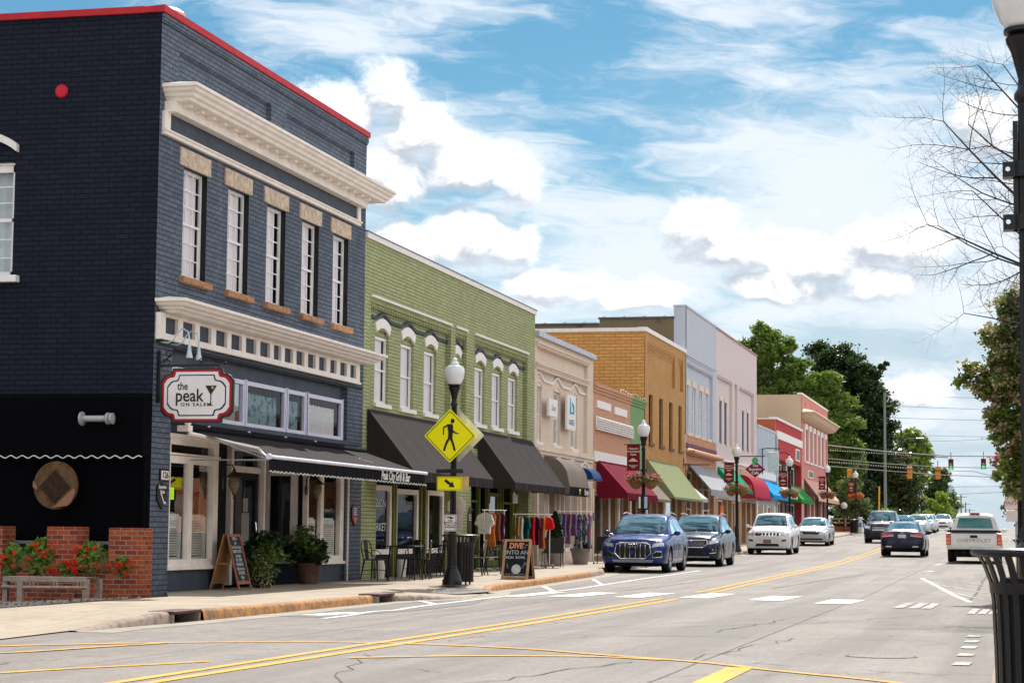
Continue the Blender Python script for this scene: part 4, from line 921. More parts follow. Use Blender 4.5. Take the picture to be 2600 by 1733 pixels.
# ================================================================== GREEN BRICK BUILDING
def paint(name, c, **k): return mat(name, c, k.pop('rough', .7), **k)
def green():
    G = brick_mat('green_painted_brick', (.37, .41, .205), (.46, .50, .275), (.22, .255, .115), bw=.23, rh=.082, ms=.008, bump=1.2, stain=(.30, .335, .155), stain_amt=.5, var=.22)
    GD = mat('olive_trim_paint', (.16, .19, .045), .65, var=.15, vs=4); LIME = mat('lime_trim_paint', (.32, .36, .07), .6, var=.1)
    NAVY = mat('navy_string_course', (.012, .022, .045), .5)
    B = thing('green_building', 'long two-storey olive green painted brick building with white arched window hoods', 'building', (-14, 52, 0))
    y0, y1, zt = 43.755, 60.58, 7.70
    P = [(44.25, 51.03, 3.4, 6.42), (51.5, 52.6, 3.4, 6.44), (53.45, 59.63, 3.4, 6.42)]
    mb = wallx(MB(), FX, y0, y1, 2.9, zt, P, .13); mb.build('street_wall', G, B)
    wn = [(44.98, 46.06), (47.02, 48.12), (49.02, 50.14), (53.95, 55.06), (55.87, 57.0), (57.75, 58.88)]
    mb = MB(); x = FX-.13
    wallx(mb, x, 44.25, 51.03, 3.4, 6.42, [(a, b, 4.1, 5.78) for a, b in wn[:3]], .12); wallx(mb, x, 51.5, 52.6, 3.4, 6.44); wallx(mb, x, 53.45, 59.63, 3.4, 6.42, [(a, b, 4.1, 5.78) for a, b in wn[3:]], .12)
    for (a, b, _, _) in P:        # toothed corbel course
        n = int((b-a)/.14)
        for i in range(n): yy = a+(b-a)*i/n; mb.box(x, FX-.03, yy, yy+.085, 6.20, 6.30)
        mb.box(x, FX-.01, a, b, 6.301, 6.36); mb.box(x, FX+.005, a, b, 6.361, 6.42)
    mb.build('recessed_panel', G, B)
    mb = MB()
    for (a, b, _, _) in P: mb.box(FX-.03, FX+.05, a-.02, b+.02, 6.425, 6.475)
    mb.build('ledge', M_WHITE, B)
    NV = strip_path(wavy([(a+b)/2 for a, b in wn[:3]], .5, 44.25, 51.03, 6.02, 6.15), .075, x, x+.05); NV.build('string_course', NAVY, B)
    strip_path(wavy([(a+b)/2 for a, b in wn[3:]], .5, 53.45, 59.63, 6.0, 6.13), .075, x, x+.05).build('string_course', NAVY, B)
    strip_path(wavy([52.05], .35, 51.5, 52.6, 6.0, 6.13), .075, x, x+.05).build('string_course', NAVY, B)
    for i, (a, b) in enumerate(wn):
        w = sash(B, a, b, 4.1, 5.63, x-.07, M_TRIMW, .06, 1, (1, 1), M_CURT, glass=M_GLASS, curt_y=(a+.06, b-.12))
        c = (a+b)/2
        MB().box(x-.12, x-.06, a, b, 5.63, 5.80).build('arch_infill', G, w)
        arc_band(c, .50, 5.70, .13, .22, x-.02, x+.04, ends=.0).build('hood', M_WHITE, w)
        MB().bbox(x-.06, x+.07, a-.06, b+.1, 4.0, 4.098, .01).build('sill', M_WHITE, w)
    arc_band(52.05, .34, 5.70, .11, .22, x-.0, x+.04).build('hood', M_WHITE, B)
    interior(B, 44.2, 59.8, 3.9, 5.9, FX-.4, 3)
    mb = MB(); mb.box(-14.3, FX+.05, y0-.0, y1+.02, 7.70, 7.825); mb.build('coping', M_WHITE, B)
    mb = MB(); mb.prism([(-14.32, 7.826), (-13.93, 7.826), (-13.93, 7.85), (-14.32, 7.93)], 1, y0, y1+.03); mb.build('metal_flashing', mat('blue_grey_flashing', (.20, .24, .30), .5, .3), B)
    shell(B, y0, y1, 7.7, wallm=G, near=False)
    # ground floor
    mb = wallx(MB(), FX-.02, y0, y1, -.1, 2.9, [(44.92, 51.5, .13, 2.9), (53.3, 59.95, .13, 2.9)], .35); mb.build('pier', G, B)
    x = FX-.28
    mb = MB(); mb.box(x-.04, x, 44.92, 51.5, .1, .64); mb.box(x-.04, x, 44.92, 51.5, 2.26, 2.9)
    for a, b in ((44.92, 45.22), (46.84, 47.18), (49.1, 49.9), (51.42, 51.5)): mb.box(x-.04, x-.002, a, b, .64, 2.26)
    mb.build('shopfront_panel', M_DARK, B)
    mb = MB()
    for yy in (45.0, 46.92, 47.1, 49.25, 49.62): mb.box(x, x+.07, yy, yy+.09, .13, 2.9)
    mb.build('mullion', GD, B)
    for (a, b, zt_) in ((45.22, 46.82, 2.25), (47.2, 49.08, 2.2), (49.92, 51.42, 2.22)):
        mb = MB(); mb.box(x-.03, x+.05, a, a+.09, .66, zt_); mb.box(x-.03, x+.05, b-.15, b, .66, zt_); mb.box(x-.03, x+.045, a+.09, b-.15, .66, .78); mb.box(x-.03, x+.045, a+.09, b-.15, zt_-.12, zt_)
        w = mb.build('shop_window', M_TRIM, B); MB().quad((x-.01, a+.09, .78), (x-.01, b-.15, .78), (x-.01, b-.15, zt_-.12), (x-.01, a+.09, zt_-.12)).build('pane', M_GLASS, w)
        if a < 46:
            text_part('MISSION', 'lettering', M_LETW, w, (x-.004, 45.95, 1.83), (0, 1, 0), (0, 0, 1), .27, .002, sx=1.1)
            text_part('MARKET', 'lettering', M_LETW, w, (x-.004, 45.95, 1.28), (0, 1, 0), (0, 0, 1), .27, .002, sx=1.2)
    interior(B, 44.95, 51.48, .1, 2.85, x-.05, 3.2)
    # doorway side
    x = FX-.4
    mb = MB(); mb.box(x-.05, x, 53.3, 54.0, .1, 2.9); mb.box(x-.05, x, 54.0, 59.95, 2.45, 2.9); mb.build('shopfront_panel', M_DARK, B)
    mb = MB()
    for yy in (54.0, 55.35, 56.35, 57.75, 58.05, 59.3, 59.75): mb.box(x-.02, x+.08, yy, yy+.12, .1, 2.6)
    mb.box(x-.02, x+.06, 56.47, 57.75, 2.2, 2.3); mb.build('mullion', GD, B)
    for a, b, z0 in ((54.12, 55.35, .5), (58.17, 59.3, .5)):
        mb = MB(); mb.box(x-.02, x+.04, a, b, z0, z0+.08); mb.box(x-.02, x+.04, a, b, 2.0, 2.06); mb.box(x-.02, x+.05, a, a+.06, z0+.08, 2.0)
        w = mb.build('shop_window', GD, B); MB().quad((x, a, z0), (x, b, z0), (x, b, 2.45), (x, a, 2.45)).build('pane', M_GLASS, w)
    mb = MB(); mb.box(x-.02, x+.03, 56.5, 56.62, .13, 2.2); mb.box(x-.02, x+.03, 57.6, 57.74, .13, 2.2); mb.box(x-.02, x+.03, 56.62, 57.6, .13, .4); d = mb.build('door', GD, B); MB().quad((x, 56.6, .4), (x, 57.6, .4), (x, 57.6, 2.2), (x, 56.6, 2.2)).build('pane', M_GLASSD, d)
    interior(B, 53.4, 59.9, .1, 2.85, x-.08, 3.2)
    MB().prism([(57.9, 2.02), (58.45, 2.02), (58.5, 2.3), (58.3, 2.24), (58.1, 2.36), (57.92, 2.3)], 0, FX+.0, FX+.02).build('hanging_paper', M_WHITE, B)
    CH = AWN_BLACK
    awning(B, 44.05, 51.2, 3.9, -12.88, 2.52, 2.30, CH, 'near one of two steep charcoal awnings on the green building')
    awning(B, 53.85, 60.15, 3.9, -12.95, 2.52, 2.31, CH, 'far one of two steep charcoal awnings on the green building')
    t = thing('wall_plaque', 'dark brown shield plaque on the olive pier between the two steep charcoal awnings', 'plaque', (-14, 53.1, 1.6))
    MB().prism([(52.95, 1.2), (53.12, 1.02), (53.28, 1.2), (53.28, 1.68), (53.12, 1.86), (52.95, 1.68)], 0, FX-.02, FX+.01).build('plaque_board', mat('dark_brown_board', (.08, .045, .03), .5), t)
    mb = MB()
    for k in range(3): mb.box(FX+.011, FX+.014, 53.0, 53.23, 1.5+k*.06, 1.52+k*.06)
    mb.build('lettering_line', M_TRIM, t)
green()

# ================================================================== CREAM BUILDING
def cream():
    C = brick_mat('cream_painted_brick', (.78, .65, .53), (.82, .69, .57), (.64, .53, .43), bump=.6, var=.12, stain=(.38, .31, .25), stain_amt=.2)
    CT = mat('cream_stone_trim', (.74, .62, .51), .7, var=.08)
    B = thing('cream_building', 'cream painted brick shop with a white wavy string course and pale metal coping', 'building', (-14, 65, gz(65)))
    y0, y1 = 60.585, 69.49; wn = [(61.12, 62.05), (63.78, 64.7), (66.4, 67.36)]
    mb = wallx(MB(), FX, y0, y1, 2.75, 7.08, [(60.95, 68.5, 3.85, 6.78)], .12)
    x = FX-.12; wallx(mb, x, 60.95, 68.5, 3.85, 6.78, [(a, b, 3.95, 5.62) for a, b in wn], .14)
    for z, h in ((6.80, .14), (6.18, .12)): mb.box(x, FX+.05, y0+.05, 68.55, z, z+h*.5); mb.box(x, FX+.09, y0+.05, 68.55, z+h*.5+.001, z+h)
    mb.box(x, FX+.03, y0+.05, 68.55, 6.10, 6.178)
    mb.build('street_wall', C, B)
    strip_path(wavy([61.5, 64.15, 66.85], .62, 60.95, 68.5, 5.84, 6.06), .06, x, x+.06).build('string_course', M_WHITE, B)
    for a, b in wn:
        w = sash(B, a, b, 3.95, 5.62, x-.07, M_TRIM, .06, 1, (1, 1), None, glass=glass_mat('pale_blind_glass', opaque=(.45, .44, .43)))
        arc_band((a+b)/2, (b-a)/2, 5.60, .17, .07, x-.1, x+.03).build('hood', CT, w)
        MB().prism([(a, 5.62), (b, 5.62), (b, 5.65), ((a+b)/2+.25, 5.76), ((a+b)/2-.25, 5.76), (a, 5.65)], 0, x-.06, x+.005).build('arch_infill', CT, w)
        MB().bbox(x-.05, x+.07, a-.08, b+.1, 3.86, 3.94, .01).build('sill', M_WHITE, w)
    MB().box(-14.35, FX+.12, y0+.05, y1-.05, 7.082, 7.24).build('coping', mat('pale_blue_coping', (.50, .53, .58), .5, .2), B)
    mb = MB(); mb.box(FX, FX+.06, y0+.2, y1-.15, 3.56, 3.66); mb.box(FX, FX+.11, y0+.2, y1-.15, 3.661, 3.76); mb.build('string_course', CT, B)
    mb = MB()
    for c in (61.2, 63.85, 65.9, 68.0):
        for s in arc_band(c, .95, 3.02, .5, .07, FX, FX+.05, 14).f: pass
        a_ = arc_band(c, .95, 3.0, .50, .07, FX, FX+.05, 14); mb.add(a_.v, a_.f)
    mb.build('arch_moulding', M_WHITE, B)
    shell(B, y0, y1, 7.08, wallm=C)
    mb = wallx(MB(), FX, y0, y1, 0, 2.75, [(60.95, 62.0, .3, 2.75), (62.6, 63.5, .2, 2.75), (64.6, 66.9, .6, 2.75), (67.4, 68.4, .6, 2.75)], .25); mb.build('pier', C, B)
    for a, b, z0 in ((60.95, 62.0, .3), (62.6, 63.5, .2), (64.6, 66.9, .6), (67.4, 68.4, .6)):
        sash(B, a, b, z0, 2.72, FX-.2, M_TRIMW, .09, 1 if b-a < 1.2 else 2, (1,), None, glass=M_GLASSD, name='shop_window')
    mb = MB()
    for yy in (60.65, 62.1, 63.75, 64.4, 67.0, 68.75, 69.1): mb.box(FX, FX+.1, yy, yy+.18, .1, 2.7)
    mb.build('pilaster', CT, B)
    interior(B, 60.8, 69.2, .1, 2.7, FX-.4, 2)
    BR = fabric('grey_awning_fabric', (.15, .125, .11))
    a = awning(B, 61.9, 64.85, 3.52, -13.18, 2.60, 2.32, BR, 'grey domed awning with black valance on the cream building', barrel=1, ms=AWN_BLK2)
    text_part('Simply', 'lettering', M_LETW, a, (-13.155, 64.35, 2.46), (0, 1, 0), (0, 0, 1), .26, .003, bold=.004)
    MB().prism([(63.3, 2.38), (63.38, 2.38), (63.38, 2.46), (63.46, 2.52), (63.42, 2.55), (63.34, 2.52), (63.26, 2.55), (63.22, 2.52), (63.3, 2.46)], 0, -13.165, -13.155).build('yellow_emblem', mat('yellow_print', (.75, .65, .02), .5), a)
    awning(B, 66.42, 67.85, 3.34, -13.35, 2.96, 2.9, fabric('navy_awning_fabric', (.012, .045, .13)), 'small navy dome awning', barrel=1)
    t = thing('projecting_shop_sign', 'small square white sign with faint script on the cream building', 'shop sign', (-13.9, 62.7, 5))
    MB().bbox(-13.96, -13.88, 62.08, 63.28, 4.76, 5.3, .008).build('board', M_WHITE, t); text_part('Salon', 'lettering', M_GALV, t, (-13.875, 62.7, 5.03), (0, 1, 0), (0, 0, 1), .28, .002, shear=.2)
    t = thing('projecting_shop_sign', 'tall white sign with a turquoise letter b and house outline on the cream building', 'shop sign', (-13.9, 65.4, 5))
    MB().bbox(-13.96, -13.88, 64.75, 66.05, 4.48, 5.6, .008).build('board', M_WHITE, t)
    TQ = mat('turquoise_print', (.02, .36, .52), .5); mb = MB(); x = -13.877
    mb.box(x, x+.004, 65.12, 65.24, 4.98, 5.5); mb.tube([(x, 65.15, 5.03), (x, 65.65, 5.03), (x, 65.65, 5.24), (x, 65.4, 5.36), (x, 65.15, 5.24)], .035, 4, closed=True); mb.build('emblem', TQ, t)
    text_part('BARBEE', 'lettering', mat('blue_print', (.08, .2, .38), .5), t, (x, 65.4, 4.72), (0, 1, 0), (0, 0, 1), .26, .003, sx=.95)
    t = thing('wall_plaque', 'small blue-grey oval plaque on the far pilaster of the cream building', 'plaque', (-13.9, 69.2, 1.7)); MB().lathe([(.001, 0), (.14, 0), (.15, -.02), (.001, -.02)], (FX+.12, 69.2, 1.75), 14, 'x').build('plaque_board', mat('blue_grey_board', (.10, .12, .2), .5), t)
cream()

# ================================================================== PEACH SHOP WITH GREEN END
def peach():
    PB = brick_mat('peach_painted_brick', (.60, .33, .21), (.65, .37, .24), (.48, .26, .165), bump=.5, var=.1)
    B = thing('peach_shop', 'low peach brick shop with white louvre panel and sage green far end', 'building', (-14, 74, gz(74)))
    y0, y1 = 69.5, 79.64
    mb = wallx(MB(), FX-.02, y0, 76.62, 2.6, 6.0); mb.box(FX-.3, FX+.02, y0, 76.62, 6.0, 6.1); mb.box(FX-.3, FX+.06, y0, 76.62, 6.101, 6.2); mb.box(FX-.3, FX+.10, y0, 76.62, 6.201, 6.32); mb.build('street_wall', PB, B)
    SG = brick_mat('sage_painted_brick', (.22, .36, .17), (.24, .38, .18), (.17, .28, .13), bump=.4, var=.1)
    mb = wallx(MB(), FX-.02, 76.62, y1, 2.6, 6.0); mb.box(FX-.3, FX+.02, 76.62, y1, 6.0, 6.1); mb.box(FX-.3, FX+.06, 76.62, y1, 6.101, 6.2); mb.box(FX-.3, FX+.10, 76.62, y1, 6.201, 6.30); mb.build('green_wall_end', SG, B)
    mb = MB(); mb.box(FX-.02, FX+.02, 70.13, 72.65, 5.5, 5.76); mb.box(FX-.02, FX+.02, 73.36, 75.8, 5.46, 5.73); mb.build('white_panel', M_WHITE, B)
    mb = MB(); mb.box(FX, FX+.03, 69.9, 76.8, 4.72, 5.2)
    for k in range(6): zz = 4.73+k*.078; mb.prism([(FX+.031, zz), (FX+.12, zz), (FX+.05, zz+.07), (FX+.031, zz+.07)], 1, 69.88+k*.03, 76.82-k*.02)
    mb.build('louvre_panel', M_WHITE, B)
    MB().box(FX-.018, FX+.06, y0+.02, 76.6, 3.64, 3.99).build('fascia_board', M_WHITE, B)
    mb = wallx(MB(), FX-.02, y0, y1, 0, 2.6, [(69.95, 72.2, .4, 2.6), (72.5, 73.7, .15, 2.6), (74.3, 76.2, .5, 2.6), (77, 79.2, .5, 2.6)], .25); mb.build('pier', mat('tan_shopfront', (.36, .23, .13), .7), B)
    for a, b, z0 in ((69.95, 72.2, .4), (72.5, 73.7, .15), (74.3, 76.2, .5), (77, 79.2, .5)): sash(B, a, b, z0, 2.58, FX-.2, M_TRIM, .07, 1, (1,), None, glass=M_GLASSD, name='shop_window')
    mb = MB(); mb.box(FX-.08, FX+.05, 74.0, 74.3, .1, 2.7); mb.box(FX-.08, FX+.05, 76.3, 76.6, .1, 2.7); mb.box(FX, FX+.05, 72.25, 72.4, .1, 2.7); mb.build('pilaster', M_TRIM, B)
    interior(B, y0+.2, y1-.2, .1, 2.6, FX-.4, 2)
    shell(B, y0, y1, 6.0, wallm=PB)
    awning(B, 70.15, 76.3, 3.73, -12.92, 2.58, 2.34, fabric('crimson_awning_fabric', (.14, .009, .024)), 'crimson sloping awning')
    awning(B, 76.7, 79.6, 3.58, -12.95, 2.48, 2.38, fabric('taupe_awning_fabric', (.19, .15, .13)), 'small taupe awning')
    t = thing('rooftop_string_lights', 'thin string of clear bulbs along the parapet of the peach shop', 'string lights', (-13.9, 75, 6.35)); pts = [(FX+.02, 74.5+i*.5, 6.36+.04*sin(i*1.3)) for i in range(11)]
    MB().tube(pts, .008, 4).build('cord', M_BLACK, t)
    mb = MB()
    for p in pts: mb.ball((p[0], p[1], p[2]+.03), .03, 4)
    mb.build('bulb', M_WHITE, t)
peach()

# ================================================================== ORANGE BRICK BUILDING
def orange():
    OB = brick_mat('orange_brick', (.66, .33, .10), (.74, .40, .14), (.30, .14, .05), bw=.42, rh=.13, ms=.011, bump=.5, var=.25, stain=(.46, .18, .03), stain_amt=.35)
    OF = brick_mat('ochre_brick_front', (.56, .31, .115), (.64, .37, .15), (.40, .20, .07), bump=.6, var=.3, stain=(.44, .17, .03), stain_amt=.5)
    B = thing('orange_brick_building', 'tall orange brick building with four narrow dark windows and white coping', 'building', (-14, 85, gz(85)))
    y0, y1 = 79.65, 89.88; wn = [(80.55, 81.45), (83.03, 83.95), (85.5, 86.42), (87.98, 88.86)]
    mb = wallx(MB(), FX, y0, y1, 2.9, 9.05, [(80.2, 87.0, 7.29, 8.72), (87.8, 89.2, 7.29, 8.72)] + [(a, b, 4.76, 6.66) for a, b in wn], .12)
    mb.quad((FX-.12, 80.1, 7.2), (FX-.12, 89.3, 7.2), (FX-.12, 89.3, 8.8), (FX-.12, 80.1, 8.8))
    for k in range(4): mb.box(FX-.12, FX-.1+k*.028, 80.2, 87.0, 8.72-.09*(4-k)+.002, 8.72-.09*(3-k)); mb.box(FX-.12, FX-.1+k*.028, 87.8, 89.2, 8.72-.09*(4-k)+.002, 8.72-.09*(3-k))
    mb.build('street_wall', OF, B)
    for a, b in wn:
        w = sash(B, a, b, 4.76, 6.66, FX-.1, mat('dark_brown_frame', (.03, .015, .012), .5), .05, 1, (1, 1), None, glass=glass_mat('brown_glass', opaque=(.018, .008, .006), fres=.7))
        MB().bbox(FX-.06, FX+.08, a-.05, b+.12, 4.63, 4.755, .01).build('sill', mat('brown_sill', (.20, .10, .065), .8), w)
    shell(B, y0, y1, 9.05, xb=-36, side_near=OB)
    mb = MB(); mb.box(-14.3, FX+.06, y0-.04, y1, 9.052, 9.22); mb.box(-36, -14.301, y0-.04, y0+.3, 9.052, 9.2); mb.build('coping', M_WHITE, B)
    mb = wallx(MB(), FX, y0, y1, 0, 2.9, [(80.2, 82.4, .5, 2.9), (82.8, 83.9, .2, 2.9), (84.5, 88.9, .5, 2.9)], .3); mb.build('pier', mat('tan_shopfront', (.36, .23, .13), .7), B)
    for a, b, z0 in ((80.2, 82.4, .5), (82.8, 83.9, .2), (84.5, 88.9, .5)): sash(B, a, b, z0, 2.88, FX-.2, M_TRIM, .07, 1 if b-a < 3 else 3, (1,), None, glass=M_GLASSD, name='shop_window')
    mb = MB(); mb.box(FX, FX+.06, 79.7, 80.1, .1, 2.9); mb.box(FX, FX+.06, 84.05, 84.4, .1, 2.9); mb.build('pilaster', M_TRIM, B)
    interior(B, y0+.2, y1-.2, .1, 2.9, FX-.4, 2)
    awning(B, 80.0, 87.5, 4.1, -12.87, 2.62, 2.53, fabric('sage_awning_fabric', (.20, .225, .12)), 'long pale green sloping awning')
    awning(B, 88.1, 89.8, 3.5, -13.0, 2.70, 2.55, fabric('pale_grey_awning_fabric', (.45, .46, .48)), 'short pale awning beside the long green one')
    mb = MB(); mb.box(FX, FX+1.15, 89.3, 89.33, 4.16, 4.20); mb.box(FX, FX+.03, 89.29, 89.34, 4.05, 4.45); t = mb.build('bare_sign_bracket', M_BLACK); tag(t, 'empty black iron sign bracket on the orange brick front', 'sign bracket')
orange()

# ================================================================== GREY / PALE PINK TALL BLOCK
def tall():
    GB = brick_mat('pale_grey_painted_brick', (.56, .60, .68), (.60, .64, .71), (.49, .53, .60), bump=.5, var=.08); PK = brick_mat('pale_pink_painted_brick', (.74, .64, .63), (.77, .67, .66), (.65, .56, .55), bump=.5, var=.08)
    BRN = mat('stained_stucco', (.21, .155, .095), .9, var=.2, vs=1.2, col2=(.05, .045, .03), thr=(.52, .68)); LT = mat('cream_stone_trim', (.74, .62, .51), .7)
    B = thing('grey_brick_building', 'tall pale blue-grey painted brick building with four curtained windows', 'building', (-14, 95, gz(95)))
    y0, y1 = 89.9, 99.5; wn = [(90.75, 91.7), (92.75, 93.75), (94.8, 95.82), (96.7, 97.7)]
    mb = wallx(MB(), FX, y0, y1, 5.52, 11.12, [(90.3, 98.3, 5.56, 8.7)], .14); wallx(mb, FX-.14, 90.3, 98.3, 5.56, 8.7, [(a, b, 5.64, 7.75) for a, b in wn], .14)
    for i in range(58): yy = 90.3+i*.1385; mb.box(FX-.14, FX-.02, yy, yy+.07, 8.62, 8.72); mb.box(FX, FX+.03, yy, yy+.07, 8.85, 8.98)
    mb.box(FX, FX+.04, y0, y1, 9.0, 9.06); mb.build('street_wall', GB, B)
    for a, b in wn:
        w = sash(B, a, b, 5.64, 7.75, FX-.22, M_TRIMW, .07, 1, (1, 1), M_CURT); MB().bbox(FX-.2, FX-.08, a-.15, b+.12, 7.755, 8.02, .02).build('lintel', LT, w); MB().bbox(FX-.2, FX+.03, a-.12, b+.12, 5.5, 5.635, .02).build('sill', LT, w)
    interior(B, 90.4, 98.2, 5.5, 7.9, FX-.5, 1.2)
    mb = wallx(MB(), FX-.02, y0, y1, 4.27, 5.52); mb.build('timber_panel', mat('peach_boarding', (.50, .25, .14), .7, var=.1, vs=3), B)
    MB().box(FX-.02, FX+.04, y0+.1, y1-.1, 4.98, 5.16).build('shingle_band', mat('purple_shingle', (.13, .08, .12), .8), B)
    moulding(B, 'cornice', [(-14, 4.98), (-13.6, 4.84), (-13.58, 4.75), (-13.7, 4.68), (-14, 4.66)], 90.4, 98.9, mat('peach_boarding', (.50, .25, .14), .7), True, True)
    mb = wallx(MB(), FX, y0, y1, 0, 4.27, [(90.3, 93.0, .6, 4.0), (93.5, 94.6, .3, 4.0), (95.0, 98.6, .6, 4.0)], .3); mb.build('pier', mat('tan_timber', (.42, .25, .15), .7), B)
    for a, b, z0 in ((90.3, 93.0, .6), (93.5, 94.6, .3), (95.0, 98.6, .6)): sash(B, a, b, z0, 3.98, FX-.2, M_TRIM, .09, 1 if b-a < 3 else 2, (1, 1), None, glass=M_GLASSD, name='shop_window')
    mb = MB(); mb.box(-34, -14.52, y0, y0+.05, -.5, 10.38); mb.box(-17.85, -14.52, y0, y0+.05, 10.381, 10.62); mb.build('side_wall', BRN, B)
    MB().box(-14.52, FX, y0-.01, y0+.2, 0, 11.12).build('corner_return', GB, B)
    mb = MB(); mb.box(-17.9, -14.5, y0-.06, y0+.3, 10.62, 10.70); mb.box(-34, -17.901, y0-.06, y0+.3, 10.382, 10.46)
    for k in range(7): mb.prism([(-15.0-k*.9, 10.70 if k < 4 else 10.46), (-14.85-k*.9, 10.76 if k < 4 else 10.52), (-14.95-k*.9, 10.70 if k < 4 else 10.46)], 1, y0-.06, y0)
    mb.build('coping', mat('dark_metal_coping', (.12, .10, .10), .5), B); MB().box(-14.55, FX+.04, y0-.03, y1, 11.12, 11.2).build('coping', mat('pale_blue_coping', (.50, .53, .58), .5, .2), B)
    mb = MB(); mb.quad((-34, y1, 0), (FX, y1, 0), (FX, y1, 11.1), (-34, y1, 11.1)); mb.quad((-34, y0, 0), (-34, y1, 0), (-34, y1, 10.4), (-34, y0, 10.4)); mb.build('rear_wall', GB, B); MB().box(-33.9, -14.3, y0+.3, y1, 10.0, 10.1).build('roof', mat('roof_felt', (.12, .12, .12), .9), B)
    interior(B, 90.2, 98.8, .5, 3.95, FX-.5, 1.2)
    awning(B, 90.6, 98.4, 4.27, -12.98, 3.16, 2.88, fabric('steel_grey_awning_fabric', (.30, .31, .33)), 'steel grey awning with deep valance', closed=False)
    B = thing('pale_pink_building', 'tall very pale pink painted brick building with two groups of three blue-framed windows', 'building', (-14, 107, gz(107)))
    y0, y1 = 99.5, 115.6
    wa = [(99.85, 100.65), (101.6, 102.45), (103.4, 104.3)]; wb = [(108.3, 109.15), (110.3, 111.17), (112.3, 113.15)]
    mb = wallx(MB(), FX, y0, y1, 2.9, 11.08, [(99.75, 105.3, 5.56, 8.9), (106.3, 107.3, 5.56, 8.9), (108.1, 114.3, 5.56, 8.9)], .14)
    wallx(mb, FX-.14, 99.75, 105.3, 5.56, 8.9, [(a, b, 5.62, 7.75) for a, b in wa], .14); wallx(mb, FX-.14, 106.3, 107.3, 5.56, 8.9); wallx(mb, FX-.14, 108.1, 114.3, 5.56, 8.9, [(a, b, 5.62, 7.75) for a, b in wb], .14)
    for r in ((99.75, 105.3), (108.1, 114.3)):
        n = int((r[1]-r[0])/.16)
        for i in range(n): yy = r[0]+i*.16; mb.box(FX-.14, FX-.02, yy, yy+.08, 8.78, 8.9)
    mb.build('street_wall', PK, B)
    for a, b in wa+wb:
        w = sash(B, a, b, 5.62, 7.75, FX-.2, mat('blue_window_frame', (.03, .09, .17), .5), .06, 1, (1, 1), None, glass=M_GLASSN); MB().bbox(FX-.2, FX-.1, a-.1, b+.1, 7.755, 7.98, .02).build('lintel', LT, w); MB().bbox(FX-.2, FX+.02, a-.1, b+.1, 5.52, 5.615, .01).build('sill', LT, w)
    MB().box(-14.3, FX+.05, y0, y1+.04, 11.08, 11.17).build('coping', mat('pink_coping', (.45, .22, .20), .6), B)
    shell(B, y0, y1, 11.08, wallm=PK, near=False)
    MB().box(FX, FX+.08, y0+.1, y1-.1, 4.78, 4.88).build('string_course', M_WHITE, B)
    mb = wallx(MB(), FX+.002, y0, y1, .2, 2.9, [(100.2, 103.2, .8, 2.9), (103.6, 105.0, .4, 2.9), (105.5, 108.0, .8, 2.9), (109, 110.6, .6, 2.9), (111.2, 112.6, .4, 2.9), (113.2, 115.0, .6, 2.9)], .3); mb.build('pier', mat('tan_timber', (.42, .25, .15), .7), B)
    for a, b, z0 in ((100.2, 103.2, .8), (103.6, 105.0, .4), (105.5, 108.0, .8), (109, 110.6, .6), (111.2, 112.6, .4), (113.2, 115.0, .6)): sash(B, a, b, z0, 2.88, FX-.2, M_TRIM, .08, 1, (1,), None, glass=M_GLASSD, name='shop_window')
    MB().box(FX-.02, FX+.02, 100.9, 102.0, 1.5, 2.6).build('orange_poster', mat('orange_poster', (.75, .20, .02), .7), B)
    MB().box(FX+.003, FX+.06, 108.2, 115.4, 4.28, 4.6).build('fascia_board', mat('beige_fascia', (.55, .40, .28), .7), B)
    awning(B, 99.9, 106.5, 4.44, -13.1, 3.4, 3.25, fabric('emerald_awning_fabric', (.01, .22, .10)), 'emerald green awning')
    awning(B, 108.5, 115.4, 4.3, -13.2, 3.15, 3.02, fabric('cherry_awning_fabric', (.30, .02, .045)), 'cherry red rounded awning', barrel=1)
tall()

